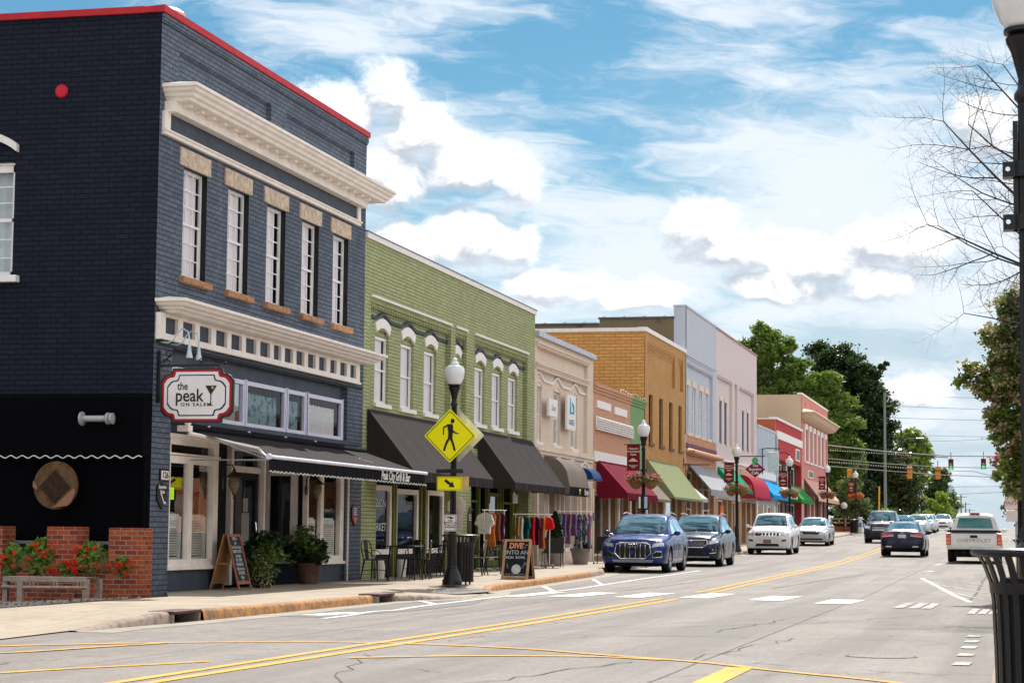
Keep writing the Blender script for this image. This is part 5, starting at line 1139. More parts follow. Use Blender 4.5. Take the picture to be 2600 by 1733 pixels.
# ================================================================== BLUE-GREY SIDING SHOP, RED SHOP, PINK BUILDING
def rest():
    SD = mat('blue_grey_siding', (.50, .57, .63), .7, var=.08, vs=2)
    B = thing('blue_grey_shop', 'low blue-grey sided shop with a bright blue awning', 'building', (-14, 120, gz(120))); y0, y1 = 115.62, 124.88
    mb = wallx(MB(), FX, y0, y1, 2.9, 7.2)
    for k in range(16): mb.prism([(FX+.002, 5.1+k*.13), (FX+.035, 5.1+k*.13), (FX+.002, 5.1+k*.13+.125)], 1, y0+.3, y1-.5)
    for k in range(3): mb.box(FX+.002, FX+.05, y0+.8, y1-1.2, 5.75+k*.12, 5.80+k*.12)
    mb.build('street_wall', SD, B); MB().box(-14.3, FX+.06, y0, y1, 7.2, 7.32).build('coping', mat('pale_blue_coping', (.50, .53, .58), .5, .2), B)
    MB().box(FX, FX+.08, y0+.2, y1-.3, 4.35, 4.75).build('fascia_board', M_WHITE, B); MB().tube([(FX+.1, y1-.15, .9), (FX+.1, y1-.15, 7.1)], .07, 8).build('downpipe', SD, B)
    mb = wallx(MB(), FX+.002, y0, y1, .3, 2.9, [(116.2, 118.5, 1.0, 2.9), (119, 120.3, .8, 2.9), (120.8, 124, 1.0, 2.9)], .3); mb.build('pier', M_TRIM, B)
    for a, b, z0 in ((116.2, 118.5, 1.0), (119, 120.3, .8), (120.8, 124, 1.0)): sash(B, a, b, z0, 2.88, FX-.2, M_TRIMW, .08, 1, (1,), None, glass=M_GLASSD, name='shop_window')
    shell(B, y0, y1, 7.2, wallm=SD); awning(B, 116.2, 124.7, 4.3, -13.15, 3.42, 3.18, fabric('bright_blue_awning_fabric', (.01, .24, .58)), 'bright blue awning')
    R_ = brick_mat('red_painted_brick', (.50, .055, .06), (.55, .07, .075), (.40, .045, .05), bump=.4, var=.12); RO = brick_mat('red_orange_brick', (.55, .13, .06), (.58, .15, .07), (.42, .10, .05), bump=.4, var=.15)
    B = thing('red_shop', 'bright red painted brick shop with a broad white band', 'building', (-14, 132, gz(132))); y0, y1 = 124.9, 140.5
    mb = wallx(MB(), FX, y0, y1, 5.75, 8.1); mb.build('street_wall', R_, B); MB().box(FX, FX+.07, y0+.3, y1, 6.98, 7.46).build('white_band', M_WHITE, B)
    shell(B, y0, y1, 8.1, side_near=RO); mb = MB(); mb.box(-14.4, FX+.1, y0-.03, y1, 8.1, 8.24); mb.box(-34, -14.401, y0-.03, y0+.3, 8.1, 8.17); mb.build('coping', M_WHITE, B)
    mb = wallx(MB(), FX-.3, y0, y1, .6, 5.75, [(125.6, 131.8, 3.9, 5.6), (133.5, 139.5, 3.9, 5.6), (126, 131, 1.2, 3.2), (132, 133.4, 1.0, 3.2), (134.5, 139.5, 1.2, 3.2)], .15); mb.build('shopfront_wall', mat('dark_brown_shopfront', (.10, .05, .03), .7), B)
    for a, b, c, d in ((125.6, 131.8, 3.9, 5.6), (133.5, 139.5, 3.9, 5.6), (126, 131, 1.2, 3.2), (132, 133.4, 1.0, 3.2), (134.5, 139.5, 1.2, 3.2)): sash(B, a, b, c, d, FX-.4, M_TRIMW, .08, 3 if b-a > 3 else 1, (1,), None, glass=M_GLASSD, name='shop_window')
    mb = MB(); mb.box(FX-.3, FX+.01, y0, y0+.4, .6, 5.75); mb.box(FX-.3, FX+.01, y1-.5, y1, .6, 5.75); mb.quad((FX, y0, 5.75), (FX, y1, 5.75), (FX-.3, y1, 5.75), (FX-.3, y0, 5.75)); mb.build('pier', R_, B)
    t = thing('framed_wall_sign', 'framed grey-green picture sign on the red shop front', 'wall sign', (-13.9, 137.6, 6.4)); MB().box(FX+.001, FX+.06, 136.3, 138.9, 6.02, 6.80).build('frame', M_TRIM, t); MB().box(FX+.061, FX+.07, 136.6, 138.6, 6.1, 6.72).build('picture', mat('grey_green_picture', (.14, .19, .16), .6, var=.5, vs=4), t)
    awning(B, 132.3, 140.3, 4.35, -13.2, 3.45, 3.22, fabric('forest_awning_fabric', (.03, .20, .05)), 'dark green awning')
    awning(B, 126.2, 131.5, 4.2, -13.35, 3.6, 3.4, fabric('cream_awning_fabric', (.5, .46, .38)), 'small cream awning')
    P_ = brick_mat('pink_painted_brick', (.66, .27, .24), (.70, .31, .27), (.54, .21, .19), bump=.4, var=.12); BG = mat('beige_stucco', (.58, .43, .29), .85, var=.06, vs=1.0)
    B = thing('pink_brick_building', 'pink painted brick building with deep beige cornice, last of the row', 'building', (-14, 150, gz(150))); y0, y1 = 140.52, 160.6
    ys = [142.9+i*2.98 for i in range(6)]; wn = [(y, y+1.45) for y in ys]
    mb = wallx(MB(), FX, y0, y1, 4.9, 10.62, [(a, b, 6.22, 8.4) for a, b in wn], .14)
    for i in range(4): mb.box(FX+.001, FX+.04, 143+i*4.2, 143.12+i*4.2, 9.85, 10.25)
    mb.build('street_wall', P_, B)
    for a, b in wn:
        w = sash(B, a, b, 6.22, 8.4, FX-.1, mat('mauve_frame', (.35, .12, .16), .5), .1, 1, (1, 1), None, glass=glass_mat('mauve_glass', opaque=(.22, .06, .10), fres=.8)); mb = MB(); mb.box(FX, FX+.07, a-.55, a-.02, 6.22, 8.75); w2 = mb.build('trim', M_TRIM, w); MB().bbox(FX-.05, FX+.12, a-.5, b+.2, 6.1, 6.215, .02).build('sill', M_TRIMW, w); MB().box(FX, FX+.06, a-.02, b, 8.42, 8.78).build('lintel', M_TRIMW, w)
    moulding(B, 'cornice', [(-14, 9.75), (-13.1, 9.50), (-13.05, 9.42), (-13.2, 9.3), (-13.35, 9.08), (-13.6, 8.92), (-14, 8.86)], y0+1.0, y1-.9, mat('beige_cornice_paint', (.60, .46, .33), .7), True, True)
    MB().box(-14.3, FX+.05, y0-.05, y1, 10.62, 10.75).build('coping', M_TRIM, B); shell(B, y0, y1, 10.62, side_near=BG)
    mb = wallx(MB(), FX+.002, y0, y1, .8, 4.9, [(142, 146, 1.5, 4.2), (147, 149, 1.2, 4.2), (150, 154.5, 1.5, 4.2), (155.5, 159.5, 1.5, 4.2)], .3); mb.build('pier', mat('pale_pink_shopfront', (.55, .36, .32), .7), B)
    for a, b, z0 in ((142, 146, 1.5), (147, 149, 1.2), (150, 154.5, 1.5), (155.5, 159.5, 1.5)): sash(B, a, b, z0, 4.2, FX-.2, mat('maroon_frame', (.20, .02, .04), .5), .15, 2, (1,), None, glass=M_GLASSD, name='shop_window')
    t = thing('framed_wall_sign', 'cream-framed grey panel above the pink awning', 'wall sign', (-13.9, 146.5, 5.4)); MB().box(FX+.003, FX+.06, 144.7, 148.3, 5.15, 5.66).build('frame', M_TRIM, t); MB().box(FX+.061, FX+.07, 145.0, 148.0, 5.22, 5.6).build('picture', mat('grey_green_picture', (.14, .19, .16), .6), t)
    awning(B, 142.0, 158.8, 5.02, -13.0, 3.75, 3.5, fabric('pale_pink_awning_fabric', (.62, .36, .30)), 'long pale pink awning', closed=False, sag=.05)
rest()
# projecting signs further down the row
t = thing('diamond_shop_sign', 'dark red diamond sign with a small green roundel hung from a black iron arm', 'hanging sign', (-13, 107.5, 5))
mb = MB(); mb.tube([(-14, 107.5, 5.22), (-12.6, 107.5, 5.22)], .03, 6); mb.tube([(-13.1, 107.5, 5.22), (-13.1, 107.5, 4.95)], .02, 5); mb.build('bracket', M_BLACK, t)
MB().prism([(-13.1-.52, 4.55), (-13.1, 4.12), (-13.1+.52, 4.55), (-13.1, 4.98)], 1, 107.46, 107.54).build('board', mat('maroon_sign', (.25, .012, .04), .5), t); MB().lathe([(.001, -.03), (.16, -.03), (.17, 0), (.001, 0)], (-13.1, 107.44, 5.0), 12, 'y').build('roundel', mat('green_roundel', (.05, .45, .15), .5), t)
text_part('The\nRunning\nCafe', 'lettering', M_LETW, t, (-13.1, 107.44, 4.55), (1, 0, 0), (0, 0, 1), .2, .004, bold=.004)
t = thing('white_projecting_sign', 'upright white projecting sign on a curled black arm by the blue-grey shop', 'hanging sign', (-13, 117.5, 5))
mb = MB(); mb.tube([(-14, 117.5, 6.0), (-13.6, 117.5, 6.05), (-12.9, 117.5, 6.02)], .03, 6); mb.tube([(-13.9, 117.5, 4.6), (-13.9, 117.5, 6.0)], .03, 6); mb.tube([(-14, 124.5, 6.0), (-13.4, 124.5, 6.1), (-13.1, 124.5, 5.9)], .03, 6); mb.build('bracket', M_BLACK, t); MB().bbox(-13.6, -12.98, 117.45, 117.55, 4.72, 5.85, .03).build('board', mat('pale_green_sign', (.6, .7, .66), .5), t)
# ================================================================== SIDE PATIO BY THE CORNER BUILDING
def leaf_mat(name, c1, c2, trans=.25, rough=.5):
    m, N, b = new_mat(name)
    g = N.new('ShaderNodeNewGeometry'); n = N.noise(g.outputs['Position'], 2.2, 4, .6); r = N.new('ShaderNodeTexWhiteNoise'); 
    n2 = N.noise(g.outputs['Position'], 17, 1, .5)
    c = N.mix(N.ramp(N.m('ADD', N.m('MULTIPLY', n, .6), N.m('MULTIPLY', n2, .4)), .35, .65), c1, c2); N.link(c, b.inputs['Base Color'])
    b.inputs['Roughness'].default_value = rough; b.inputs['Specular IOR Level'].default_value = .4
    t = m.node_tree; out = [n for n in t.nodes if n.type == 'OUTPUT_MATERIAL'][0]
    tr = N.new('ShaderNodeBsdfTranslucent'); N.link(N.mix(.5, c, (.25, .35, .03)), tr.inputs[0]); mx = N.new('ShaderNodeMixShader'); mx.inputs[0].default_value = trans
    N.link(b.outputs[0], mx.inputs[1]); N.link(tr.outputs[0], mx.inputs[2]); N.link(mx.outputs[0], out.inputs[0])
    return m
LEAF_D = leaf_mat('dark_leaf', (.007, .019, .006), (.024, .052, .012), .08); LEAF_M = leaf_mat('mid_leaf', (.05, .11, .02), (.14, .22, .04)); LEAF_Y = leaf_mat('grass_blade', (.16, .20, .06), (.30, .33, .13))
PETAL_R = leaf_mat('red_petal', (.80, .01, .01), (.95, .05, .03), .3); PETAL_M = leaf_mat('magenta_petal', (.42, .01, .12), (.70, .06, .20), .3); PETAL_P = leaf_mat('pale_pink_petal', (.62, .20, .20), (.75, .42, .38), .3); PETAL_C = leaf_mat('cream_petal', (.40, .34, .2), (.6, .5, .33), .3)
BARK = mat('bark', (.10, .075, .055), .95, var=.35, vs=8, bump=1, bs=20); BARKG = mat('grey_bark', (.17, .155, .14), .95, var=.3, vs=8, bump=1)
def leaf(mb, c, s, el=1.8):
    u = Vector((random.gauss(0, 1), random.gauss(0, 1), random.gauss(0, .7)))
    if u.length < .01: u = Vector((1, 0, 0))
    u.normalize(); w = u.cross(Vector((random.gauss(0, 1), random.gauss(0, 1), random.gauss(0, 1))));
    if w.length < .01: w = u.orthogonal()
    w.normalize(); a = s*el/2; b_ = s/2
    c = Vector(c); mb.add([c-u*a, c+w*b_, c+u*a, c-w*b_], [(0, 1, 2, 3)])
def leafmass(center, rad, n, s, el=1.8, shell_=.0, mb=None):
    mb = mb or MB(); mb.nofix = True
    for _ in range(n):
        while True:
            p = Vector((random.uniform(-1, 1), random.uniform(-1, 1), random.uniform(-1, 1)))
            if shell_ < p.length <= 1: break
        leaf(mb, (center[0]+p.x*rad[0], center[1]+p.y*rad[1], center[2]+p.z*rad[2]), s*random.uniform(.6, 1.3), el)
    return mb
def patio():
    BRK = brick_mat('red_orange_planter_brick', (.50, .10, .03), (.17, .035, .03), (.42, .32, .25), bw=.20, rh=.078, ms=.010, bump=1.6, var=.5, stain=(.25, .06, .05), stain_amt=.6)
    t = thing('brick_planter_wall', 'low red brick planter wall with square piers in front of the black awning', 'brick wall', (-15.3, 31.4, 0))
    y0, y1 = 31.28, 31.72
    for a, b, z in ((-19.6, -19.0, 1.2), (-16.75, -16.14, 1.22), (-15.36, -14.82, 1.22), (-14.27, -13.70, 1.21)): MB().bbox(a, b, y0-.02, y1, -.35, z, .012).build('pier', BRK, t)
    MB().box(-19.0, -13.90, y0+.02, y0+.14, -.35, .50).build('low_wall', BRK, t); MB().box(-19.0, -13.90, y1-.12, y1-.02, -.35, .92).build('rear_wall', M_DARK, t)
    SOIL = mat('potting_soil', (.03, .02, .015), .95); MB().box(-19.0, -13.91, y0+.141, y1-.121, .3, .44).build('soil', SOIL, t)
    for a, b in ((-16.13, -15.28), (-14.8, -14.2), (-19, -16.76)): MB().bbox(a, b, y1-.10, y1+.05, .93, .985, .01).build('rail', mat('grey_rail', (.16, .17, .19), .5), t)
    # black awning with wavy hem over the patio
    a = thing('patio_awning', 'wide black patio awning with a thin white wavy hem', 'awning', (-15.5, 31.5, 2.4))
    mb = MB(); ya, yb = 32.2, 31.88; x0, x1 = -26, -13.99
    mb.add([(x0, ya, 3.45), (x1, ya, 3.45), (x1, yb, 3.36), (x0, yb, 3.36), (x0, yb, 2.40), (x1, yb, 2.37)], [(0, 1, 2, 3), (3, 2, 5, 4)]); mb.add([(x1, ya, 3.45), (x1, yb, 3.36), (x1, yb, 2.37), (x1, ya, 2.37)], [(0, 1, 2, 3)]); BKF = mat('deep_black_awning_fabric', (.0025, .0025, .004), .9, spec=.05); mb.nofix = True; mb.build('canopy', BKF, a)
    mb = MB(); mb.tube([(x1-.01-i*.035, yb-.008, 2.375+.022*sin(i*1.05)) for i in range(350)], .009, 4); mb.build('hem', M_LETW, a)
    mb = MB(); mb.box(-26, -13.98, 32.1, 32.14, -.4, 2.4); mb.box(-14.03, -13.99, 32.0, 32.2, -.2, 2.38)
    for k in range(3): mb.box(-15.9+k*.25, -15.76+k*.25, 32.09, 32.1, .62, .70)
    mb.build('dark_backdrop', BKF, a)  # black sheet stands in for the unlit depth of the patio
    o = thing('round_wall_ornament', 'round wooden disc with a diamond pattern hanging in the dark patio opening', 'ornament', (-15.50, 31, 1.88))
    MB().lathe([(.001, 0), (.39, 0), (.40, .02), (.40, .05), (.001, .05)], (-15.50, 31.8, 1.9), 40, 'y', cap=False).build('disc', mat('worn_ochre_wood', (.12, .065, .03), .8, var=.35, vs=8), o)
    s = .27; MB().prism([(-15.50-s, 1.88), (-15.50, 1.88-s), (-15.50+s, 1.88), (-15.50, 1.88+s)], 1, 31.765, 31.779).build('diamond_inlay', mat('dark_brown_wood', (.035, .016, .009), .8, var=.4, vs=9), o)
    MB().prism([(-15.50-.02, 1.53), (-15.14, 1.86), (-15.12, 1.78), (-15.18, 1.64), (-15.24, 1.57)], 1, 31.76, 31.778).build('light_inlay', mat('pink_tan_wood', (.30, .15, .09), .8), o)
    MB().prism([(-15.88, 1.98), (-15.885, 1.88), (-15.82, 1.82), (-15.80, 1.86)], 1, 31.76, 31.778).build('light_inlay', mat('pink_tan_wood', (.30, .15, .09), .8), o)
    v = thing('vent_pipe', 'galvanised horizontal pipe fitting with round flanges in front of the black awning', 'vent pipe', (-14.35, 30.9, 2.95))
    mb = MB(); mb.lathe([(.001, -.30), (.115, -.30), (.12, -.27), (.05, -.25), (.052, .14), (.08, .15), (.10, .17), (.10, .2), (.07, .21), (.09, .23), (.095, .27), (.001, .29)], (-14.72, 31.7, 3.0), 20, 'x', cap=False); mb.build('pipe', mat('pale_grey_metal', (.42, .42, .43), .45, .3), v)
    # bench
    b = thing('wooden_bench', 'weathered grey backless wooden bench on the gravel in front of the brick planter', 'bench', (-14.9, 30.4, 0))
    W = mat('weathered_teak', (.34, .27, .22), .9, var=.2, vs=12, bump=.4)
    xa, xb, ya, yb, zt = -15.6, -14.16, 30.25, 30.72, .43
    for x, y in ((xa, ya), (xb-.07, ya), (xa+.43, ya-.35), (xb-.07, yb)): MB().box(x, x+.085, y, y+.085, -.06, zt-.03).build('leg', W, b)
    mb = MB(); 
    for k in range(5): f = k/5; mb.add([(xa+.43*f, ya-.35*f*0, zt-.03), (xb, ya+.09*k, zt-.03), (xb, ya+.09*k+.08, zt-.03), (xa, ya+.09*k+.08, zt-.03), (xa, ya+.09*k, zt), (xb, ya+.09*k, zt), (xb, ya+.09*k+.08, zt), (xa, ya+.09*k+.08, zt)], [(4, 5, 6, 7), (0, 1, 5, 4), (3, 7, 6, 2)])
    mb.add([(xa, ya, zt), (xa+.43, ya-.35, zt), (xb, ya, zt), (xa, ya, zt-.07), (xa+.43, ya-.35, zt-.07), (xb, ya, zt-.07)], [(0, 1, 2), (3, 4, 1, 0), (4, 5, 2, 1)]); mb.build('seat', W, b)
    mb = MB(); mb.tube([(xa+.46, ya-.33, .27), (xb, ya+.02, .27)], .03, 4); mb.tube([(xa, ya, .27), (xa+.46, ya-.33, .27)], .03, 4)
    for f in (.15, .2, .5, .55, .85, .9): mb.box(xa+.46+(xb-xa-.46)*f, xa+.46+(xb-xa-.46)*f+.02, ya-.33+.35*f-.01, ya-.33+.35*f+.01, .27, zt-.03)
    mb.build('apron', W, b)
    # planting: begonias and grasses
    LEAF_B = leaf_mat('fresh_leaf', (.09, .20, .03), (.22, .36, .07), .3)
    def begonia(cx, w, h, n, lab, y=31.45):
        t = thing('flowering_plant', lab, 'flowers', (cx, y, .45), 'red flowers in the brick planter')
        leafmass((cx, y-.06, .45+h*.45), (w*1.35, .2, h*.6), int(n*2.6), .07, 1.9).build('foliage', LEAF_B, t)
        mb = MB(); mb.nofix = True
        for _ in range(int(w*95)):
            c = (cx+random.uniform(-w, w)*1.2, y-.27+random.uniform(-.05, .03), .5+random.uniform(-.06, .92)*h)
            for _ in range(9): leaf(mb, (c[0]+random.gauss(0, .02), c[1]+random.gauss(0, .012), c[2]+random.gauss(0, .02)), .034, 1.2)
        tag(mb.build('petals', PETAL_R, t), kind='stuff')
    begonia(-16.0, .13, .45, 260, 'red flowers at the left pier of the brick planter')
    begonia(-15.45, .26, .55, 600, 'tall red flowers left of the middle planter pier, behind the bench')
    begonia(-14.98, .17, .22, 200, 'red flowers spilling in front of the middle planter pier')
    begonia(-14.62, .2, .5, 520, 'red flowers with dense leaves just right of the middle planter pier')
    begonia(-14.02, .16, .34, 280, 'low red flowers at the right end of the brick planter')
    def grass(cx, w, h, n, m, lab, y=31.3):
        mb = MB(); mb.nofix = True
        for _ in range(n):
            a = random.uniform(-1, 1); b0 = Vector((cx+random.gauss(0, .04), y+random.gauss(0, .03), .5)); pts = []
            L = h*random.uniform(.6, 1.1); dy = random.uniform(-.5, .1)
            for i in range(6): f = i/5; pts.append(b0+Vector((a*w*f**1.3, dy*.4*f, L*(f*1.1-f*f*(.55+abs(a)*1.0)))))
            wd = Vector((.006, .004, 0))
            for i in range(5): q = 1-i/5; q2 = 1-(i+1)/5; mb.add([pts[i]-wd*q, pts[i]+wd*q, pts[i+1]+wd*q2, pts[i+1]-wd*q2], [(0, 1, 2, 3)])
        t = mb.build('ornamental_grass', m); tag(t, lab, 'grass clump')
    grass(-15.68, .5, .6, 260, LEAF_Y, 'arching green-white grass clump above the bench end')
    grass(-14.32, .34, .5, 200, leaf_mat('dry_grass_blade', (.26, .16, .08), (.38, .28, .14)), 'tan drooping grass clump near the right end of the brick planter')
patio()

# ================================================================== STREET LAMPS
def lamp_proto():
    t = thing('street_lamp', 'x', 'street lamp', (0, 0, 0), 'acorn street lamps along the street')
    mb = MB(); mb.lathe([(.001, 0), (.20, 0), (.20, .10), (.175, .13), (.165, .2), (.12, .30), (.105, .33), (.11, .36), (.09, .38), (.085, .96), (.10, .98), (.10, 1.01), (.07, 1.04), (.075, 1.09), (.06, 1.13)], (0, 0, 0), 28, cap=False)
    mb.build('base', M_CAST, t, smooth=True)
    mb = MB(); n = 16; vs = []
    for (z, r) in ((1.10, .062), (3.62, .055)):
        for k in range(n*2): a = pi*k/n; rr = r*(1 if k % 2 else .86); vs.append((rr*cos(a), rr*sin(a), z))
    mb.add(vs, [(k, (k+1) % (2*n), 2*n+(k+1) % (2*n), 2*n+k) for k in range(2*n)]); mb.build('post', M_CAST, t)
    MB().lathe([(.058, 3.60), (.075, 3.62), (.075, 3.65), (.055, 3.68), (.05, 3.74), (.065, 3.80), (.09, 3.90), (.115, 3.95), (.12, 3.98), (.10, 4.0), (.13, 4.01), (.13, 4.035), (.001, 4.035)], (0, 0, 0), 28, cap=False).build('capital', M_CAST, t, smooth=True)
    m = mat('frosted_acorn_glass', (.78, .80, .82), .18, var=.04, vs=6, coat=.6, emit=(.9, .93, 1), es=.0)
    b = m.node_tree.nodes['Principled BSDF']; b.inputs['Subsurface Weight'].default_value = .35; b.inputs['Subsurface Radius'].default_value = (.1, .1, .1)
    MB().lathe([(.11, 4.035), (.15, 4.08), (.19, 4.17), (.203, 4.27), (.198, 4.35), (.175, 4.40), (.10, 4.43), (.075, 4.445), (.085, 4.455), (.085, 4.475), (.055, 4.50), (.05, 4.53), (.055, 4.545), (.03, 4.575), (.001, 4.59)], (0, 0, 0), 28, cap=False).build('globe', m, t, smooth=True)
    return t
LP = lamp_proto()
LX = -11.6
lamps = [(-11.05, 40.6, .13, 'black street lamp carrying the yellow crosswalk signs'), (LX, 65.8, None, 'street lamp with maroon banner and flower basket beside the crimson awning'), (LX, 88.7, None, 'street lamp with maroon banner in front of the emerald and cherry red awnings'),
         (LX, 110, None, 'street lamp with maroon banner in front of the red shop'), (LX, 132.6, None, 'street lamp with maroon banner by the pale pink awning'), (LX, 156.5, None, 'farthest street lamp on the left sidewalk, with the olive tree behind it'),
         (.09, 12.35, .13, 'large near street lamp cut by the right edge of the photo'), (.08, 42.5, .13, 'street lamp behind the near one on the right, with a magenta flower basket')]
BAN = mat('maroon_banner_cloth', (.19, .008, .022), .8, var=.12, vs=5); CREAMP = mat('cream_print', (.72, .52, .42), .8, var=.05)
def banner_proto(L):
    mb = MB(); n = 10; vs = []
    for i in range(n+1):
        for k in range(4): f = k/3; vs.append((-.54+.42*f, .014*sin(i*.8+f*2.5), 3.78-.81*i/n))
    mb.add(vs, [(i*4+k, i*4+k+1, (i+1)*4+k+1, (i+1)*4+k) for i in range(n) for k in range(3)]); o = mb.build('banner', BAN, L, world=False)
    text_part('Historic\nDowntown\nApex', 'lettering', CREAMP, o, (-.33, -.035, 3.56), (1, 0, 0), (0, 0, 1), .095, .003, bold=.003, world=False)
    text_part('Established\n1873', 'lettering', CREAMP, o, (-.33, -.035, 3.08), (1, 0, 0), (0, 0, 1), .062, .003, bold=.002, world=False)
    mb = MB(); mb.prism([(-.47, 3.24), (-.19, 3.24), (-.19, 3.27), (-.25, 3.30), (-.30, 3.34), (-.35, 3.35), (-.41, 3.31), (-.47, 3.27)], 1, -.036, -.033); mb.build('emblem', CREAMP, o, world=False)
    mb = MB(); mb.tube([(-.06, 0, 3.79), (-.60, 0, 3.79)], .013, 6); mb.tube([(-.06, 0, 2.96), (-.58, 0, 2.96)], .011, 6); mb.ball((-.61, 0, 3.79), .02, 5); mb.lathe([(.09, 2.92), (.09, 3.0)], (0, 0, 0), 12); mb.lathe([(.09, 3.75), (.09, 3.83)], (0, 0, 0), 12); mb.build('banner_arm', M_CAST, L, world=False)
def basket(loc, lab, petal, first=[]):
    t = thing('flower_basket', lab, 'flower basket', loc, 'flower baskets hung on the street lamps')
    for sx in (-1, 1):
        mb = MB(); mb.lathe([(.02, -.27), (.10, -.24), (.19, -.15), (.24, -.03)], (sx*.24, 0, 0), 14, cap=False); mb.build('liner', mat('coir_liner', (.24, .12, .04), .95, var=.3, vs=20, bump=.8), t, world=False)
    mb = MB(); mb.tube([(-.4, 0, .01), (0, 0, .06), (.4, 0, .01)], .012, 5); mb.lathe([(.08, -.04), (.08, .1)], (0, 0, 0), 10); mb.build('hook_arm', M_CAST, t, world=False)
    mb = MB(); mb.nofix = True; p1 = MB(); p1.nofix = True
    leafmass((0, 0, .04), (.58, .34, .17), 700, .05, 1.6, 0, mb)
    for _ in range(230):
        a = random.uniform(0, 2*pi); r = random.uniform(.3, 1.08); c = (r*.58*cos(a), r*.34*sin(a), .05+random.uniform(-.14, .24)*(1.15-.5*r))
        for _ in range(6): leaf(p1, (c[0]+random.gauss(0, .02), c[1]+random.gauss(0, .02), c[2]+random.gauss(0, .018)), .036, 1.2)
    mb.build('foliage', LEAF_M, t, world=False); tag(p1.build('petals', petal, t, world=False), kind='stuff')
    return t
for i, (x, y, z, lab) in enumerate(lamps):
    z = gz(y)+.13 if z is None else z
    L = LP if i == 0 else dup(LP)
    L.location = (x, y, z); L['label'] = lab
    if i == 1:
        banner_proto(L); BANP = [c for c in L.children if c.name.startswith('banner')]
    elif 2 <= i <= 5:
        for c in BANP:
            d = c.copy(); COL.objects.link(d); d.parent = L
            for g_ in c.children: e_ = g_.copy(); COL.objects.link(e_); e_.parent = d
    if 1 <= i <= 5: basket((x, y, z+2.62), ['', 'large pink and magenta flower basket beside the crimson awning', 'pink flower basket in front of the cherry red awning', 'pale pink flower basket by the red shop', 'small magenta flower basket by the pale pink awning', 'red flower basket on the farthest left lamp'][i], [None, PETAL_M, PETAL_M, PETAL_P, PETAL_M, PETAL_R][i])
    if i == 7: basket((x-.0, y, z+2.5), 'magenta flower basket at the right edge of the photo', PETAL_M)
    if i == 6:
        for zz in (3.02, 3.33):
            mb = MB(); mb.lathe([(.085, zz-.045), (.09, zz-.045), (.09, zz+.045), (.085, zz+.045)], (x, y, 0), 20, cap=True); mb.box(x-.145, x-.06, y-.05, y+.05, zz-.045, zz+.045); mb.build('clamp', M_CAST, L)
            MB().lathe([(.001, -.008), (.014, -.008), (.014, 0)], (x-.115, y-.05, zz), 8, 'y').build('bolt', M_CHROME, L)
        MB().box(x-.085, x-.055, y-.02, y+.02, 3.0, 3.62).build('mounting_rail', M_CAST, L)
# small regulation plate on the second lamp
t = thing('parking_sign', 'small white and blue plate strapped to the lamp beside the crimson awning', 'sign', (LX, 65.7, 2.1)); MB().bbox(LX-.15, LX+.17, 65.68, 65.71, 1.95, 2.42, .01).build('panel', M_BLACK, t); MB().box(LX+.05, LX+.15, 65.672, 65.679, 2.0, 2.37).build('lettering_panel', mat('pale_blue_panel', (.45, .6, .66), .5), t); MB().box(LX-.13, LX-.07, 65.672, 65.679, 2.0, 2.37).build('lettering_panel', M_WHITE, t)
t = thing('parking_sign', 'white parking regulation sign with faded red print beside the near right lamp', 'sign', (.0, 45, .1))
MB().box(-.03, .03, 44.98, 45.02, .13, 2.2).build('post', M_GALV, t); MB().bbox(-.24, .24, 44.94, 44.97, 1.78, 2.12, .01).build('panel', M_WHITE, t); MB().bbox(-.22, .22, 44.94, 44.97, 1.52, 1.76, .01).build('panel', M_WHITE, t)
text_part('2 HOUR\nPARKING', 'lettering', mat('red_print', (.62, .32, .26), .5), t, (0, 44.935, 1.96), (1, 0, 0), (0, 0, 1), .12, .003, bold=.003)

